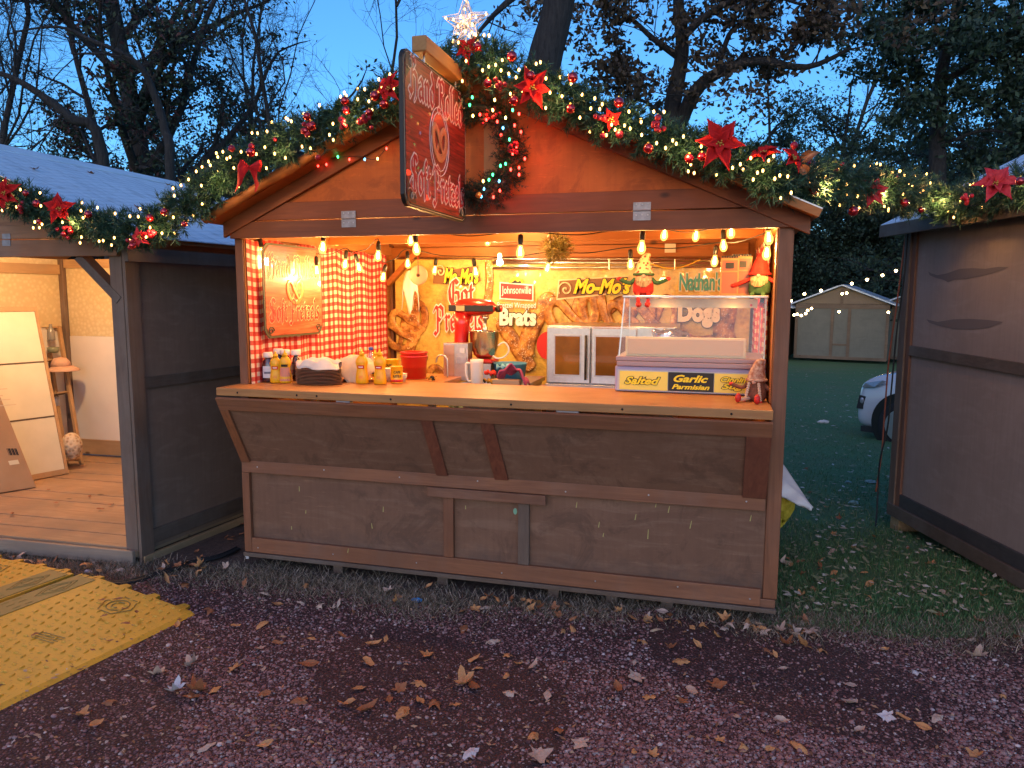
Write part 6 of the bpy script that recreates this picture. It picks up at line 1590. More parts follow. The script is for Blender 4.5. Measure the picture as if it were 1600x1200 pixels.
# ================================================================== yellow cable ramps
def ramp_mat():
    m = mat('yellow_ramp', (.50, .34, .05), .55); g = NT(m); v = g.coord()
    f = g.noise(v, 5, 6, .7); f2 = g.noise(v, 60, 4)
    c = g.ramp(f, [(.3, (.68, .38, .03)), (.6, (.62, .35, .035)), (.9, (.48, .28, .05))])
    c = g.mix(g.ramp(f2, [(.58, (0, 0, 0)), (.7, (.5, .5, .5))]), c, (.16, .10, .04)); g.col(c); g.bump(f2, .25, .004); return m
YR = ramp_mat(); YRD = mat('worn_lid', (.28, .21, .06), .6)
yd = Vector((.148, .989, 0)); xd = Vector((.98, -.20, 0)).normalized()
seam = Vector((-.735, -.49, 0))
def rmp(label, sgn, wd, L, y0, hh=.055, plates=()):
    e = empty('cable_ramp', label, 'cable ramp', seam+yd*(-L/2)+xd*(wd/2*sgn))
    def P(a, b, z): # a across from seam, b along (0 far end .. L near)
        q = seam+xd*a*sgn-yd*(b+y0); return (q.x, q.y, z)
    s0 = .02
    prof = [(s0, .0), (s0, hh), (.20, hh), (wd*.97, .014), (wd, .0)]
    mb = MB(); n = len(prof); vs = [P(a, 0, z) for a, z in prof]+[P(a, L, z) for a, z in prof]
    mb.add(vs, [tuple(range(n))[::sgn], tuple(range(n, 2*n))[::-sgn]]+[(i, n+i, n+(i+1) % n, (i+1) % n)[::sgn] for i in range(n)])
    mb.build('ramp_body', YR, e, bevel=.003)
    def top(a): return hh if a < .2 else hh-(hh-.014)*(a-.2)/(wd*.97-.2)
    mb = MB()
    for i in range(int(L/.055)):
        for j in range(int((wd-.27)/.055)):
            a = .25+j*.055+(i % 2)*.0275; b = .03+i*.055
            if a > wd-.06: continue
            q = P(a, b, top(a)); k = 6; r0, r1 = .0095, .004
            th = (i+j) % 2*math.pi/2
            ring0 = [(q[0]+r0*1.7*math.cos(t_)*math.cos(th)-r0*.6*math.sin(t_)*math.sin(th), q[1]+r0*1.7*math.cos(t_)*math.sin(th)+r0*.6*math.sin(t_)*math.cos(th), q[2]) for t_ in np.linspace(0, 6.283, k+1)[:-1]]
            ring1 = [((p[0]-q[0])*.6+q[0], (p[1]-q[1])*.6+q[1], q[2]+.0065) for p in ring0]
            mb.add(ring0+ring1, [tuple(range(k, 2*k))]+[(m_, (m_+1) % k, k+(m_+1) % k, k+m_) for m_ in range(k)])
    mb.build('tread_studs', YR, e)['kind'] = 'stuff'
    mb = MB(); 
    a0, a1 = .03, .185
    mb.hexa([P(a0, .03, hh+.0005), P(a1, .03, hh+.0005), P(a1, L-.03, hh+.0005), P(a0, L-.03, hh+.0005)]+[P(a0, .03, hh+.004), P(a1, .03, hh+.004), P(a1, L-.03, hh+.004), P(a0, L-.03, hh+.004)])
    mb.build('channel_lid', YRD, e)
    # raised logo frames: double rhombus and double ring marks
    mb = MB(); z = hh+.0045
    for b in np.arange(.2, L, .42):
        c_ = (a0+a1)/2
        for s_ in (.07, .05):
            q = [P(c_-s_*.9, b, z), P(c_, b-s_*1.7, z), P(c_+s_*.9, b, z), P(c_, b+s_*1.7, z)]; mb.tube(q+q[:1], .0022, 4, cap=False)
        q = [P(c_-.02, b-.03, z), P(c_+.02, b-.03, z), P(c_+.02, b+.03, z), P(c_-.02, b+.03, z)]; mb.tube(q+q[:1], .0022, 4, cap=False)
        for dd in (-.10, .10):
            for o_ in (-.05, 0, .05): mb.tube([P(c_+o_, b+dd*1.6, z), P(c_+o_, b+dd*2.0, z)], .002, 4)
    mb.build('moulded_mark', YRD, e)
    if wd > .6:
        for ca, cb in ((.55, .16), (.55, 1.02)):
            mb = MB()
            for rr, sq in ((.10, 1), (.06, 1)):
                q = [P(ca+rr*1.0*math.cos(t_), cb+rr*.9*math.sin(t_), top(ca+rr*math.cos(t_))+.003) for t_ in np.linspace(0, 2*math.pi, 7 if rr > .08 else 20)]; mb.tube(q, .0025, 4, cap=False)
            q = [P(ca+.03*math.cos(t_), cb+.03*math.sin(t_), top(ca)+.004) for t_ in np.linspace(.8, 5.2, 14)]; mb.tube(q, .0035, 4)
            mb.build('moulded_mark', YRD, e)
        mb = MB()
        for k_ in range(4): 
            q = [P(.5+.0, .52+k_*.018, top(.5)+.003), P(.64, .50+k_*.018, top(.64)+.003)]; mb.tube(q, .002, 4)
        mb.build('moulded_mark', YRD, e)
    # interlocking lugs along the far end
    for i in range(4):
        a = .1+i*(wd-.2)/3.2
        mb = MB(); mb.hexa([P(a, 0, .0), P(a+.07, 0, .0), P(a+.055, -.045, .0), P(a+.015, -.045, .0), P(a, 0, top(a)*.9), P(a+.07, 0, top(a+.07)*.9), P(a+.055, -.045, top(a+.07)*.8), P(a+.015, -.045, top(a)*.8)])
        if sgn < 0: mb.f = [f[::-1] for f in mb.f]
        mb.build('lug', YR, e)
    return e
rmp('yellow studded cable ramp in front with its outer edge lying on the red gravel', 1, .93, 2.6, .0)
rmp('yellow studded cable ramp on the far side of the black seam, nearest the open hut', -1, .93, 2.6, .02)
p_ = smooth_path([seam+yd*(-.3)+Vector((0, 0, .02)), seam+yd*.02+Vector((0, 0, .02)), atg(160, 912), atg(195, 914), atg(250, 899), atg(300, 883), atg(345, 872), atg(372, 860)])
for k_, (dx, dz) in enumerate(((0, 0), (.02, .004), (-.018, .002))):
    o = MB().tube([p+Vector((dx, -dx*.6, .012+dz)) for p in p_], .0085, 8).build('cable', CORD, smooth=True)
    tag(o, ('black cable on the ground running from the ramp to the counter hut', 'second black cable alongside, closer to the gravel', 'third black cable of the bundle, closer to the open hut')[k_], 'cable')
p_ = smooth_path([atg(u, v)+Vector((0, 0, .01)) for u, v in ((925, 1003), (950, 996), (975, 1000), (1000, 994), (1010, 998))]); tag(MB().tube(p_, .003, 5).build('twig', mat('dark_twig', (.03, .02, .015), .8)), 'thin dark bent twig lying on the gravel before the counter hut', 'twig')
# ================================================================== litter
def crumple(name, c, r, m, label, cat, seed=1):
    random.seed(seed); o = MB().ball(Vector(c)+Vector((0, 0, r[2]*.6)), r, 9, 6, .35).build(name, m); return tag(o, label, cat)
crumple('wrapper', atg(651, 940), (.03, .014, .012), mat('blue_wrapper', (.02, .32, .75), .4), 'bright blue wrapper on the gravel before the counter hut', 'wrapper', 2)
crumple('paper_scrap', atg(138, 896), (.028, .02, .012), mat('pale_paper', (.5, .5, .6), .7), 'pale paper scrap at the edge of the grass by the yellow ramp', 'paper', 3)
crumple('paper_scrap', atg(1286, 661), (.08, .03, .03), WHITEL, 'white paper scrap far out on the lawn left of the car', 'paper', 4)
crumple('paper_scrap', atg(1361, 755), (.05, .03, .02), mat('pale_aqua_paper', (.3, .42, .42), .7), 'pale scrap on the lawn near the foot of the black cord', 'paper', 5)
crumple('paper_scrap', atg(1334, 788), (.04, .02, .02), mat('aqua_paper', (.22, .40, .42), .7), 'aqua scrap on the lawn beside the white sheet', 'paper', 6)
crumple('paper_scrap', atg(1325, 755), (.03, .02, .015), mat('aqua_paper', (.22, .40, .42), .7), 'small aqua scrap on the lawn between the two larger ones', 'paper', 7)
# white tarp spilling out behind the right post
a = atg(1222, 740); mb = MB(); A_, B_, C_, D_ = aty(1213, 722, 1.1), aty(1216, 785, .9), atg(1268, 794)+Vector((0, 0, .01)), aty(1232, 752, 1.05)
T_ = [aty(1205, 720, 1.3), aty(1224, 730, 1.25), aty(1247, 762, 1.15), aty(1268, 793, 1.05)]; Bt = [aty(1200, 772, 1.1), aty(1222, 778, 1.05), aty(1245, 790, 1.02), aty(1267, 796, 1.03)]
def tf(u_, v_):
    i = min(2, int(u_*3)); f_ = u_*3-i; p = lerp(lerp(T_[i], T_[i+1], f_), lerp(Bt[i], Bt[i+1], f_), v_); return p+Vector((0, -.03*math.sin(v_*math.pi)-.01*math.sin(u_*14+v_*6), .008*math.sin(v_*11+u_*5)))
mb.grid(tf, 24, 10); o = mb.build('tarp', speck('white_tarp', (.6, .62, .66), (.72, .74, .78), 9, .5, .2), smooth=True); o.modifiers.new('thick', 'SOLIDIFY').thickness = .01; tag(o, 'white plastic sheet trailing onto the grass behind the right post', 'tarp')
crumple('sponge_bag', aty(1222, 785, 1.25)-Vector((0, 0, .10)), (.07, .08, .10), speck('yellow_mesh', (.35, .30, .02), (.5, .42, .05), 40, .8, .6), 'yellow mesh bag tucked under the white plastic sheet', 'bag', 8)
random.seed(11)
# ================================================================== white car beyond the grey hut
CARP = mat('white_car_paint', (.62, .66, .72), .25, coat=1)
def car():
    _d = Vector(ray(1333, 600)); _q = Vector(CC)+_d*10.3/_d.dot(Vector(FW)); cx, cy = _q.x, _q.y; z0 = -.45; rz = R_(-33)
    e = empty('parked_car', 'white parked car, its nose showing past the back corner of the grey plywood hut', 'car', (cx, cy, z0), rz)
    # local: x back along the car (0 = nose), y away from viewer (0 near side), z up
    S = [ # x, half width, z bottom, bumper-belt z, hood z, roof z (None = no cabin)
     (0, .72, .30, .52, .66, .70), (.03, .80, .24, .60, .80, .84), (.14, .86, .2, .68, .90, .95), (.4, .885, .2, .74, .98, 1.04), (.9, .90, .2, .78, 1.05, 1.11), (1.2, .90, .2, .80, 1.08, 1.18),
     (1.6, .90, .2, .78, 1.02, 1.36), (2.1, .90, .2, .8, 1.03, 1.56), (2.8, .90, .2, .8, 1.05, 1.60), (3.5, .90, .2, .82, 1.06, 1.55), (4.0, .88, .25, .82, 1.06, 1.35), (4.25, .82, .3, .8, 1.0, 1.05), (4.35, .7, .4, .7, .85, .9)]
    rows = []
    for x, hw, zb_, zm, zh, zr in S:
        hr = hw*(.93 if zr-zh < .15 else .66)
        half = [(0, zb_), (hw*.85, zb_), (hw*.98, zb_+.08), (hw, (zb_+zm)/2), (hw*.995, zm), (hw*.95, zh-.02), (hw*.90, zh+.02), (hr, zr-.04), (hr*.88, zr), (0, zr+.02)]
        full = half+[(-a, b) for a, b in half[-2:0:-1]]
        rows.append([(x, .92-a, b) for a, b in full])
    n = len(rows[0]); mb = MB(); vs = [p for r in rows for p in r]
    mb.add(vs, [(i*n+k, i*n+(k+1) % n, (i+1)*n+(k+1) % n, (i+1)*n+k) for i in range(len(rows)-1) for k in range(n)]+[tuple(range(n))[::-1], tuple((len(rows)-1)*n+k for k in range(n))])
    b = mb.build('body', CARP, e, smooth=True, world=False); s = b.modifiers.new('sub', 'SUBSURF'); s.levels = 2; s.render_levels = 2
    TYRE = mat('tyre_rubber', (.018, .018, .02), .8); RIM = mat('alloy_rim', (.55, .57, .6), .3, .8)
    for wx in (.69, 3.35):
        for wy, sg in ((.095, -1), (1.745, 1)):
            R90 = Matrix.Rotation(R_(90), 3, 'X')
            mb = MB(); mb.lathe([(.395, -.0), (.395, .02), (0, .021)], (wx, wy+sg*-.045 if sg < 0 else wy, .35), 36, R90); 
            mb = MB(); mb.lathe([(.42, -.12), (.42, .035), (.0, .036)] if sg < 0 else [(.42, .12), (.42, -.035), (0, -.036)], (wx, .046 if sg < 0 else 1.794, .37), 36, R90); mb.build('wheel_arch', BLACK, e, smooth=False, world=False)
            mb = MB(); mb.lathe([(.22, -.09), (.30, -.105), (.335, -.08), (.345, -.04), (.345, .04), (.335, .08), (.30, .105), (.22, .09)], (wx, wy, .34), 40, R90)
            w_ = mb.build('wheel', TYRE, e, smooth=True, world=False)
            mb = MB(); mb.lathe([(.232, -.104), (.222, .0), (.232, .104)], (wx, wy, .34), 36, R90)
            mb.lathe([(0, .05), (.225, .05)], (wx, wy, .34), 30, R90)
            for k in range(10):
                th = k*math.pi/5+.1*(k % 2); d = Vector((math.cos(th), 0, math.sin(th)))
                mb.beam(Vector((wx, wy+sg*.09, .34))+d*.03, Vector((wx, wy+sg*.10, .34))+d*.225, .035, .02, up=(0, 1, 0))
            mb.lathe([(.05, -.11), (.05, .11)], (wx, wy, .34), 14, R90)
            mb.build('rim', RIM, w_, world=False)
    GLK = mat('headlight_glass', (.35, .38, .42), .08, .3, coat=1); DK = mat('dark_trim', (.02, .022, .025), .5)
    mb = MB(); mb.prism([(0, 0), (.20, .03), (.36, .12), (.30, .13), (.05, .07)], (1, 0, 0), (0, 0, 1), (0, -1, 0), (.16, .15, .70), .02)
    mb.v = [(x-.08, y-.15+.035+.10*max(0, 1-(x-.12)/.25), z+.10) for x, y, z in mb.v]; mb.build('headlight', GLK, e, world=False)
    mb = MB(); mb.prism([(0, 0), (.10, .0), (.13, .18), (.03, .19)], (1, 0, 0), (0, 0, 1), (0, -1, 0), (.03, .12, .50), .04); f_ = mb.build('fog_recess', DK, e, world=False)
    mb = MB(); mb.ball((.10, .085, .62), (.03, .02, .045), 10, 8); mb.build('fog_lamp', GLK, f_, world=False)
    mb = MB(); mb.box(.12, .30, .045, .10, .19, .27); mb.build('lower_skirt', DK, e, world=False)
    mb = MB(); mb.box(-.02, .02, .45, 1.4, .5, .66); mb.build('grille', DK, e, world=False)
    for (x0, x1) in ((1.75, 2.6), (2.66, 3.5)):
        mb = MB(); mb.hexa([(x0, .075, 1.06), (x1, .075, 1.06), (x1, .08, 1.06), (x0, .08, 1.06), (x0+.15, .24, 1.46), (x1-.05, .24, 1.46), (x1-.05, .25, 1.46), (x0+.15, .25, 1.46)]); mb.build('side_window', DK, e, world=False)
    return e
car()
# ================================================================== far string lights
FS = empty('string_lights', 'row of small warm lights strung in front of the dark trees above the far hut', 'string lights', atg(1320, 560)+Vector((0, 0, 2)))
FB = emis('far_bulb', (1, .68, .3), 16)
fp_ = [aty(u, v, 20.5) for u, v in ((1236, 468), (1257, 457), (1283, 452), (1331, 441), (1355, 435), (1379, 428), (1400, 421), (1415, 416))]
MB().tube(fp_, .008, 4).build('cord', CORD, FS)
for p in fp_[:-1]: MB().ball(p+Vector((0, 0, -.04)), .04, 8, 6).build('bulb', FB, FS)
FS2 = empty('string_lights', 'short clustered string of warm lights along the eaves of the far huts', 'string lights', atg(1250, 556)+Vector((0, 0, 1.5)))
pts_ = [aty(u, v, 22.3) for u, v in ((1241, 492), (1246, 491), (1252, 493), (1259, 490), (1262, 485), (1268, 482), (1316, 459), (1323, 458), (1311, 487), (1388, 488))]
for p in pts_: MB().ball(p, .038, 8, 6).build('bulb', FB, FS2)
# ================================================================== fallen leaves
LEAFM = [speck('leaf_tan', (.46, .20, .07), (.62, .31, .13), 30, .7, .1), speck('leaf_brown', (.26, .09, .04), (.38, .15, .06), 30, .7, .1), speck('leaf_grey', (.45, .30, .22), (.56, .42, .34), 30, .7, .1), speck('leaf_pale', (.50, .46, .48), (.62, .58, .60), 30, .7, .1)]
def leaf_mesh(kind, m, curl, tw):
    jr = random.Random(str((kind, curl, tw)))
    if kind == 0:   # oval
        out = [(-.5, 0), (-.36, .13), (-.15, .2), (.1, .19), (.33, .1), (.5, 0), (.33, -.11), (.08, -.2), (-.17, -.19), (-.37, -.11)]
    else:           # lobed
        out = []
        for i in range(20):
            th = 2*math.pi*i/20; rr = (.5, .36, .27, .38)[i % 4]*(1+.25*math.cos(th)); out.append((rr*math.cos(th), rr*.85*math.sin(th)))
    out = [(a*jr.uniform(.8, 1.12), b*jr.uniform(.75, 1.2)) for a, b in out]; L = 1.0; rings = [1, .6, .25]
    vs = [(0, 0, 0)]; n = len(out)
    for r in rings[::-1]: vs += [(a*r, b*r, 0) for a, b in out]
    def bend(p):
        x, y, _ = p; z = curl*(y*y*2.4)+curl*.7*x*x+tw*x*y+.03*math.sin(x*17+y*9)+.02*math.sin(y*23); return (x, y, z)
    vs = [bend(p) for p in vs]
    fs = [(0, 1+i, 1+(i+1) % n) for i in range(n)]
    for k in range(2): fs += [(1+k*n+i, 1+(k+1)*n+i, 1+(k+1)*n+(i+1) % n, 1+k*n+(i+1) % n) for i in range(n)]
    me = bpy.data.meshes.new('leaf'); 
    # stem
    b = len(vs); vs += [(-.48, -.008, .02), (-.48, .008, .02), (-.75, .006, .06), (-.75, -.006, .06)]; fs.append((b, b+1, b+2, b+3))
    me.from_pydata(vs, [], fs); me.materials.append(m); me.polygons.foreach_set('use_smooth', [True]*len(fs)); return me
KN = ['tan', 'dark brown', 'greyish', 'pale silvery']; LM = {}
for mi in range(4):
    for kd in range(2):
        for c_ in range(5): LM[mi, kd, c_] = leaf_mesh(kd, LEAFM[mi], (.55, -.5, 1.1, -.9, .2)[c_], (.3, -.4, .6, .5, -.7)[c_])
nleaf = 0
def leaf(p, size, mi, kd, zone, tilt=.25):
    global nleaf
    o = bpy.data.objects.new('fallen_leaf', LM[mi, kd, random.randrange(5)]); COL.objects.link(o)
    s = size*random.uniform(.85, 1.15); o.scale = (s, s, s); o.location = (p[0], p[1], p[2]+.012+s*.06); o.rotation_euler = (random.gauss(0, tilt), random.gauss(0, tilt), random.uniform(0, 6.28))
    shp = ('curled oval', 'crinkled lobed')[kd]
    tag(o, f'{KN[mi]} {shp} leaf lying {zone}', 'leaf', f'{KN[mi]} {shp} leaves {zone}'); nleaf += 1
G1 = [(434,949),(520,955),(553,958),(406,981),(487,1001),(534,997),(584,1011),(603,1001),(576,1040),(434,1009),(412,1050),(406,1017),(484,1044),(414,1090),(470,1100),(544,1106),(561,1081),(573,1114),(608,1098),(625,1083),(656,1100),(631,1115),(680,1103),(711,1107),(723,1073),(741,1078),(792,1059),(797,1087),(855,1089),(834,1047),(808,1042),(766,1006),(794,1028),(741,1034),(745,1048),(669,1028),(725,985),(656,1070),(834,1153),(872,1145),(841,1186),(416,1169),
(1005,1006),(1049,1016),(994,1038),(1066,1037),(996,1064),(966,1082),(1015,1093),(1066,1100),(1081,1086),(1119,1077),(1226,1010),(1285,1020),(1381,1021),(1523,1030),(1223,1050),(1329,1076),(909,1167),(992,1178),(1022,1185),(1123,1161),(1165,1172),(1202,1176),(1246,1170),(1217,1132),(1410,1126),(1442,1142),(1464,1126),(1342,1148),(1523,1187),(1565,1091),(1326,1103),(1149,1123),(336,1082),(307,1095),(170,1102),(125,1122),(149,1140),(324,1172),(244,1058),(297,1044),(365,1050),(368,982),(278,982),(330,958),(311,1085)]
for u, v in G1:
    r = random.random(); leaf(atg(u, v), random.uniform(.05, .10), 0 if r < .5 else 1 if r < .75 else 2, 1 if random.random() < .5 else 0, 'flat on the open red gravel', .18)
for u, v in ((736,1180),(1431,1054),(1386,1124),(272,1084)): leaf(atg(u, v), .08, 3, 1, 'on the open red gravel', .15)
for u, v in ((1312,813),(1302,837),(1302,863),(1333,857),(1365,842),(1418,859),(1452,885),(1348,897),(1358,917),(1360,937),(1272,923),(1473,927),(1533,935),(1522,925),(1565,907),(1467,965),(1383,1020),(1528,975),(1520,1003),(1593,1000),(1250,935),(1265,770),(1258,733),(1290,795),(1400,800)):
    leaf(atg(u, v), random.uniform(.055, .08), random.choice((0, 1, 2)), random.randrange(2), 'on the dark lawn beside the grey hut', .3)
for i in range(75):   # drift at the foot of the counter hut
    t_ = random.random(); x = .9+2.3*t_**.7; y = -.06-abs(random.gauss(0, .13))
    leaf((x, y, gz(x, y)+.02*random.random()), random.uniform(.05, .08), random.choice((0, 0, 1, 2)), random.randrange(2), 'in the drift below the counter', .38)
for i in range(22):
    x = 3.05+random.random()*.35; y = -.1+random.random()*1.2; leaf((x, y, gz(x, y)), random.uniform(.05, .08), random.choice((0, 1, 2)), random.randrange(2), 'piled beside the right hut post', .5)
for i in range(40):
    x = -1.8+random.random()*2.9; y = -.12-random.random()*.33
    if x < -.62 and y > -.2: y -= .12
    leaf((x, y, gz(x, y)+.01), random.uniform(.05, .08), random.choice((0, 1, 2)), random.randrange(2), 'in dry grass by the ramps', .5)
for i in range(14):
    x = random.uniform(-.58, -.05); y = random.uniform(-.05, .9); leaf((x, y, gz(x, y)), .06, random.choice((0, 1)), 0, 'in the gap between two huts', .4)
for u, v in ((160,940),(186,938),(196,953),(214,960),(195,975),(162,963),(172,1004),(55,992),(145,1018)):
    q = atz(u, v, .045); leaf((q.x, q.y, q.z-.006), .045, 1, 0, 'on top of the yellow cable ramp', .15)
for u, v in ((75,766),(88,787),(172,790),(140,776),(157,797),(20,805),(200,745)):
    q = atz(u, v, .085); leaf((q.x, q.y, q.z-.006), .06, 1, 0, 'on the board floor of the open hut', .15)
for ax_, ay_ in ((.35, .5), (.7, 1.1), (.9, .3), (1.2, 1.7), (.5, 1.6), (1.1, .9), (.2, 1.2)):
    q = LX(ax_, ay_, lsz(ax_)+.012-.05*ay_/2.2*(ax_/1.45)); leaf((q[0], q[1], q[2]-.01), .055, 1, ax_ > .6, 'on the metal roof of the open hut', .15)
# scattered tiny leaf crumbs
cr = []; r = np.random.default_rng(5)
for _ in range(900):
    p = atz(r.uniform(-20, 1620), 1200-(r.random()**1.2)*290, .0)
    if p.y > gravel_edge(p.x)+.1: continue
    s = r.uniform(.006, .016); a = r.uniform(0, 6.28); c, sn = math.cos(a)*s, math.sin(a)*s; z = .014+r.uniform(0, .01)
    cr += [(p.x-c, p.y-sn, z), (p.x+sn*.4, p.y-c*.4, z+r.uniform(0, .006)), (p.x+c, p.y+sn, z+r.uniform(-.002, .008)), (p.x-sn*.4, p.y+c*.4, z)]
tag(np_mesh('leaf_crumbs', cr, 4, island_ramp('crumb', [(0, (.14, .06, .035)), (.4, (.34, .17, .08)), (.8, (.45, .3, .2)), (1, (.5, .45, .42))])), 'broken leaf crumbs scattered over the red gravel', kind='stuff')

cr = []
for _ in range(2600):
    p = atg(r.uniform(1225, 1600), 566+r.random()**1.4*400)
    if p.y > 20 or in_hut(p.x, p.y): continue
    s = r.uniform(.008, .03)*(1+.06*max(0, p.y)); a = r.uniform(0, 6.28); c, sn = math.cos(a)*s, math.sin(a)*s; z = gz(p.x, p.y)+.03
    cr += [(p.x-c, p.y-sn, z), (p.x+sn*.4, p.y-c*.4, z+r.uniform(0, .008)), (p.x+c, p.y+sn, z+r.uniform(-.002, .01)), (p.x-sn*.4, p.y+c*.4, z)]
tag(np_mesh('leaf_crumbs', cr, 4, island_ramp('lawn_crumb', [(0, (.10, .16, .07)), (.4, (.22, .24, .12)), (.75, (.35, .28, .18)), (1, (.55, .52, .46))])), 'small pale leaf bits strewn over the lawn', kind='stuff')
# ================================================================== trees
BARK = mat('dark_bark', (.05, .045, .042), .9); g = NT(BARK); f = g.noise(g.coord((6, 6, 1)), 4, 6, .7); g.col(g.ramp(f, [(.35, (.014, .013, .014)), (.65, (.045, .042, .042))])); g.bump(f, 1, .04)
BARK2 = mat('grey_bark', (.09, .085, .08), .9); g = NT(BARK2); f = g.noise(g.coord((6, 6, 1)), 4, 6, .7); g.col(g.ramp(f, [(.35, (.05, .045, .045)), (.65, (.12, .11, .105))])); g.bump(f, 1, .04)
def lm(name, a, b, c): return island_ramp(name, [(0, a), (.5, b), (1, c)], .7)
LV = {'dark': lm('dark_leaf', (.014, .026, .016), (.028, .05, .028), (.05, .08, .045)), 'oak': lm('oak_leaf', (.035, .022, .014), (.065, .042, .024), (.10, .07, .038)),
      'red': lm('russet_leaf', (.045, .012, .014), (.07, .022, .022), (.03, .028, .022)), 'gold': lm('gold_leaf', (.06, .055, .025), (.10, .085, .04), (.05, .06, .03)), 'ever': lm('evergreen_leaf', (.012, .03, .02), (.024, .055, .034), (.045, .085, .05))}
class Tree:
    def __init__(s, seed): s.r = random.Random(seed); s.mb = MB(); s.tips = []; s.tw = []
    def branch(s, p, d, L, r, lev, maxlev, P):
        R = s.r; n = max(3, int(4+3*(lev == 0))) if lev < 3 else 3
        pts = [p]; q = p; dd = d.normalized()
        for i in range(n):
            wob = P['wob']*(1 if lev else P.get('wob0', .3))
            dd = (dd+Vector((R.gauss(0, wob), R.gauss(0, wob), R.gauss(0, wob)))+Vector((0, 0, P['up']*(.6 if lev else 0)))).normalized()
            q = q+dd*L/n; pts.append(q)
        r1 = r*(.5 if lev else .55); rs = [r+(r1-r)*i/n for i in range(n+1)]
        if lev >= maxlev: rs[-1] = r*.2
        s.mb.tube(pts, rs, 8 if lev == 0 else 5 if lev < 3 else 3, cap=False)
        if lev >= maxlev-1: s.tips += pts[1:] if lev == maxlev else pts[2:]
        if lev >= maxlev: return
        k = P['kids'][min(lev, len(P['kids'])-1)]
        for i in range(k):
            t_ = (P['start'] if lev == 0 else .18)+(1-(P['start'] if lev == 0 else .18))*(i+R.random())/k
            j = min(n-1, int(t_*n)); f = t_*n-j; b = pts[j]+(pts[j+1]-pts[j])*f
            ax = (pts[j+1]-pts[j]).normalized(); side = Vector((R.gauss(0, 1), R.gauss(0, 1), R.gauss(0, .5)))
            side = (side-ax*side.dot(ax)).normalized(); an = R.uniform(*P['ang'])
            nd = ax*math.cos(an)+side*math.sin(an)
            s.branch(b, nd, L*R.uniform(*P['len'])*(1-.45*t_ if lev == 0 else 1-.3*t_), max(.004, (r+(r1-r)*t_)*P['rr']), lev+1, maxlev, P)
        s.branch(pts[-1], dd, L*.5, r1, lev+1, maxlev, P)
def leaves_at(name, tips, per, spread, size, m, seed, parent, flat=.6):
    r = np.random.default_rng(seed); T = np.array([tuple(t) for t in tips]); n = len(T)*per
    C = np.repeat(T, per, 0)+r.normal(size=(n, 3))*spread*.72*r.uniform(.3, 1.5, (len(T), 1)).repeat(per, 0)*np.array([1, 1, flat])
    a = r.normal(size=(n, 3)); a /= np.linalg.norm(a, axis=1, keepdims=True); b = np.cross(a, r.normal(size=(n, 3))); b /= np.linalg.norm(b, axis=1, keepdims=True)
    s = r.uniform(size*.6, size*1.3, (n, 1))
    A = np.stack([C-a*s, C+b*s*.5, C+a*s, C-b*s*.5], 1).reshape(-1, 3); return np_mesh(name, A, 4, m, parent)
def tree(name, label, base, h, r, seed, P, maxlev, leafset=(), lean=(0, 0), bark=BARK, cat='tree'):
    if not leafset: r *= .8; P = dict(P, wob=.2, rr=.46)
    base = Vector(base); e = empty(name, label, cat, base); T = Tree(seed); b = base
    T.branch(b-Vector((0, 0, .3)), Vector((lean[0], lean[1], 1)), h, r, 0, maxlev, P)
    T.mb.build('trunk', bark, e, smooth=True)
    for i, (frac, per, spread, size, m) in enumerate(leafset):
        R = random.Random(seed+i); tips = [t for t in T.tips if (frac(t) if callable(frac) else R.random() < frac)]
        if tips: leaves_at('crown' if i == 0 else 'leaf_patch', tips, per, spread, size, LV[m], seed+i, e)
    return e, T
def gb(u, dist):    # ground point in the direction of pixel column u at a distance along the view
    d = Vector(ray(u, 462)); d.z = 0; p = Vector((CC[0], CC[1], 0))+d/d.dot(Vector((FW[0], FW[1], 0)).normalized())*dist; return (p.x, p.y, gz(p.x, p.y))
def gbv(u, d): return Vector(gb(u, d))
PD = dict(wob=.13, up=.03, kids=[9, 6, 5, 4], start=.25, ang=(.5, 1.1), len=(.42, .62), rr=.55)
PBARE = dict(wob=.16, up=.05, kids=[8, 6, 6, 5], start=.28, ang=(.35, .95), len=(.42, .68), rr=.5)
# big dark ivy-clad tree behind the open hut
tree('oak_tree', 'tall thick-trunked tree with dense dark and russet foliage behind the open hut', gb(272, 21), 12.5, .32, 5, dict(PD, kids=[20, 7, 5, 3], start=.08, len=(.30, .48), up=.05), 3, ((.6, 9, .32, .07, 'dark'), (.22, 11, .3, .065, 'red'),))
tree('oak_tree', 'dark leafy tree partly hidden behind the thick-trunked one', gb(185, 27), 8.5, .22, 15, dict(PD, start=.12, len=(.35, .5)), 3, ((.45, 8, .35, .08, 'dark'), (.35, 9, .32, .075, 'red')))
tree('oak_tree', 'dark tree with thinner leaves standing just right of the thick-trunked tree', gb(352, 25), 8.5, .12, 8, dict(PD, start=.1, kids=[14, 6, 5], len=(.3, .45)), 3, ((.6, 8, .3, .07, 'dark'),))
# bare trees
tree('bare_tree', 'leafless tree with long drooping limbs at the left edge of the sky', gb(-30, 19), 9.5, .13, 31, dict(PBARE, up=.0, len=(.5, .8)), 4, ())
tree('bare_tree', 'leafless grey tree reaching over the open hut roof', gb(95, 26), 11, .1, 33, dict(PBARE), 4, ())
tree('bare_tree', 'leafless forked tree in the gap left of the hanging sign', gb(478, 19), 9.2, .10, 37, dict(PBARE, kids=[7, 6, 5, 5]), 4, ())
tree('bare_tree', 'slender leafless tree close to the hanging sign', gb(565, 21), 9.5, .085, 39, dict(PBARE, kids=[7, 6, 5, 5]), 4, ())
tree('bare_tree', 'thin leafless tree with fine twigs behind the left garland', gb(415, 27), 10, .09, 41, dict(PBARE), 4, ())
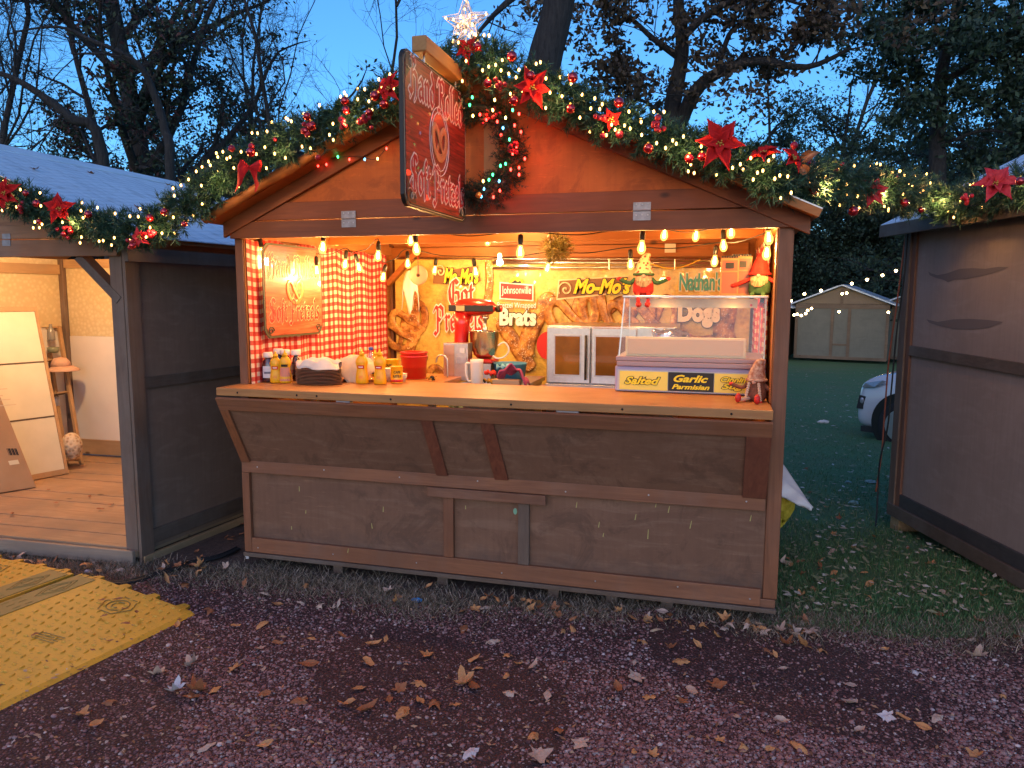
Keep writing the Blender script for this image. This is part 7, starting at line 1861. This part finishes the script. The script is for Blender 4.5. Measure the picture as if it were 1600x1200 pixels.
# pale golden trees low at left
for i, (u, d, h) in enumerate(((10, 30, 7.2), (75, 33, 6.5), (-60, 28, 8))):
    tree('bush_tree', ('yellowing small tree low at the left edge', 'yellowing small tree beyond the ridge of the open hut', 'yellowing small tree farthest left')[i], gb(u, d), h, .12, 50+i, dict(PBARE, start=.1), 3, ((.6, 5, .3, .06, 'gold'),))
for i, (u, d, h) in enumerate(((20, 24, 3.9), (330, 30, 5.5), (380, 28, 5.6), (445, 30, 4.8), (230, 30, 5.5), (130, 28, 4.5))):
    tree('evergreen_tree', ('low dark evergreen beside the metal roof ridge', 'dark evergreen low behind the left garland end', 'rounded dark evergreen just left of the garland', 'low dark evergreen peeping over the left garland', 'dark evergreen behind the thick trunk', 'dark evergreen behind the left metal roof')[i], gb(u, d), h, .12, 60+i, dict(PD, start=.05, kids=[12, 6, 4]), 3, ((1, 8, .3, .09, 'ever'),))
# the great leaning trunk right behind the counter hut
def path_tree(name, label, segs, twigs, seed, leafset=(), bark=BARK, y=9):
    e = empty(name, label, 'tree', segs[0][0][0]); T = Tree(seed)
    for pts, rs in segs:
        T.mb.tube(smooth_path(pts, 4), np.interp(np.linspace(0, 1, (len(pts)-1)*4+1), np.linspace(0, 1, len(rs)), rs), 12, cap=False)
    for pts, rs in segs[1:]:
        for k in range(twigs):
            c, t_ = along(pts, .15+.85*(k+T.r.random())/twigs); d = Vector((T.r.gauss(0, 1), T.r.gauss(0, .6), T.r.gauss(0.1, .9))).normalized()
            T.branch(c, (d+t_*.7).normalized(), T.r.uniform(.8, 1.9), max(.012, rs[-1]*.6), 2, 4, dict(PBARE, kids=[4, 5, 5, 4]))
    T.mb.build('trunk', bark, e, smooth=True)
    for i, (fr, per, spread, size, m) in enumerate(leafset):
        tips = [t for t in T.tips if T.r.random() < fr]; leaves_at('crown', tips, per, spread, size, LV[m], seed+i, e)
    return e
q = lambda u, v, y: aty(u, v, y)
b1 = gbv(175, 15); b2 = gbv(262, 15)
path_tree('bare_tree', 'nearly leafless tree whose heavy low limbs reach across the upper left sky', [([b1, aty(160, 240, 8.5), aty(110, 185, 8.2), aty(62, 147, 8), aty(10, 118, 7.8), aty(-70, 100, 7.5)], [.13, .11, .09, .07, .05, .03]),
    ([b2, aty(266, 265, 8.6), aty(258, 205, 8.6), aty(243, 152, 8.5), aty(222, 108, 8.3), aty(190, 83, 8.1), aty(145, 64, 8), aty(92, 42, 7.8), aty(20, 50, 7.6)], [.10, .09, .08, .07, .055, .045, .035, .025, .012]),
    ([aty(222, 108, 8.3), aty(180, 86, 8.1), aty(112, 84, 8)], [.04, .03, .015]),
    ([aty(62, 147, 8), aty(25, 120, 7.9), aty(24, 60, 7.8), aty(5, 0, 7.7)], [.03, .025, .02, .012]),
    ([aty(100, 175, 8.1), aty(70, 215, 8), aty(40, 235, 8)], [.02, .015, .01])], 8, 70, bark=BARK)
base_ = q(830, 330, 9); base_.z = gz(base_.x, 9)-.2
path_tree('oak_tree', 'massive dark leaning trunk rising straight behind the ridge of the counter hut', [([base_, q(838, 200, 9), q(850, 100, 9), q(868, 30, 9), q(885, -60, 9), q(905, -200, 9.2)], [.36, .34, .30, .27, .25, .2]),
    ([q(860, -40, 9), q(810, -10, 8.6), q(770, 25, 8.4), q(740, 60, 8.3)], [.08, .06, .04, .02]),
    ([q(868, -60, 9), q(760, -90, 8), q(660, -60, 7.6), q(620, 10, 7.4)], [.09, .06, .04, .02])], 7, 71, y=9)
path_tree('oak_tree', 'brown-leaved oak with a long arching limb behind the right roof slope', [([gbv(1046, 17), aty(1046, 260, 14), aty(1050, 170, 14), aty(1066, 80, 14), aty(1060, 0, 14), aty(1075, -90, 14)], [.24, .22, .19, .15, .12, .08]),
    ([aty(1060, 200, 14), aty(1085, 145, 13.8), aty(1120, 115, 13.6), aty(1180, 95, 13.4), aty(1260, 105, 13), aty(1330, 75, 12.6)], [.17, .15, .12, .09, .06, .03]),
    ([aty(1062, 90, 14), aty(1020, 60, 13.6), aty(985, 30, 13.3), aty(960, 40, 13)], [.09, .06, .04, .02]),
    ([aty(1065, 60, 14), aty(1110, 20, 13.6), aty(1180, -10, 13.3), aty(1260, 10, 13)], [.10, .07, .05, .02]),
    ([aty(1045, 190, 14), aty(1010, 160, 13.8), aty(975, 150, 13.6)], [.06, .04, .02]),
    ([aty(1120, 115, 13.8), aty(1150, 40, 14), aty(1220, 50, 14.6)], [.07, .05, .02])], 10, 73, ((.62, 4, .16, .075, 'oak'),))
path_tree('pine_tree', 'dark spreading evergreen with bare lower trunk towards the right edge', [([gbv(1458, 24), aty(1463, 330, 19), aty(1465, 200, 19), aty(1472, 110, 19), aty(1490, 40, 19), aty(1500, -40, 19)], [.25, .22, .2, .16, .12, .06]),
    ([aty(1468, 180, 19), aty(1430, 150, 18.6), aty(1400, 160, 18.3)], [.07, .05, .02]), ([aty(1470, 130, 19), aty(1540, 90, 18.5), aty(1600, 75, 18)], [.09, .06, .03]), ([aty(1480, 80, 19), aty(1440, 50, 18.5), aty(1410, 70, 18)], [.07, .05, .02]),
    ([aty(1490, 40, 19), aty(1560, 20, 18.6), aty(1620, 40, 18)], [.08, .05, .02]), ([aty(1466, 230, 19), aty(1530, 205, 18.6), aty(1590, 210, 18.2)], [.05, .04, .02])], 9, 75, ((.8, 5, .22, .085, 'ever'),))
tree('bare_tree', 'leafless tree with fine hanging twigs high between the oak and the evergreen', gb(1290, 38), 17, .16, 77, dict(PBARE, up=-.01, start=.5), 4, ())
tree('evergreen_tree', 'tall dark evergreen filling the upper right corner', gb(1625, 22), 9.0, .2, 81, dict(PD, start=.15, kids=[12, 6, 4]), 3, ((.8, 8, .32, .085, 'ever'),))
WALLT = [(1110, 30, 7.6), (1175, 33, 8.4), (1235, 31, 8.4), (1290, 34, 9.0), (1345, 32, 8.2), (1400, 34, 8.6), (1450, 31, 7.6), (1505, 33, 8.6), (1560, 31, 8.2), (1620, 30, 9), (1060, 34, 7.6)]
for i, (u, d, h) in enumerate(WALLT):
    tree('evergreen_tree', ['dense dark evergreen showing just right of the oak trunk', 'dense dark evergreen over the big red poinsettia', 'dense dark evergreen over the right roof corner', 'dense dark evergreen left of the far peaked hut', 'dense dark evergreen directly behind the far peaked hut', 'dense dark evergreen right of the far peaked hut', 'dense dark evergreen behind the bridging garland', 'dense dark evergreen behind the spreading one', 'dense dark evergreen over the grey hut roof', 'dense dark evergreen beyond the right picture edge', 'dense dark evergreen behind the oak trunk'][i],
         gb(u, d), h*.78, .2, 90+i, dict(PD, start=.03, kids=[15, 6, 4], ang=(.7, 1.3)), 3, ((.9, 18, .36, .078, 'ever'),))
HB = MB()
print('leaves', nleaf, 'objects', len(bpy.data.objects))
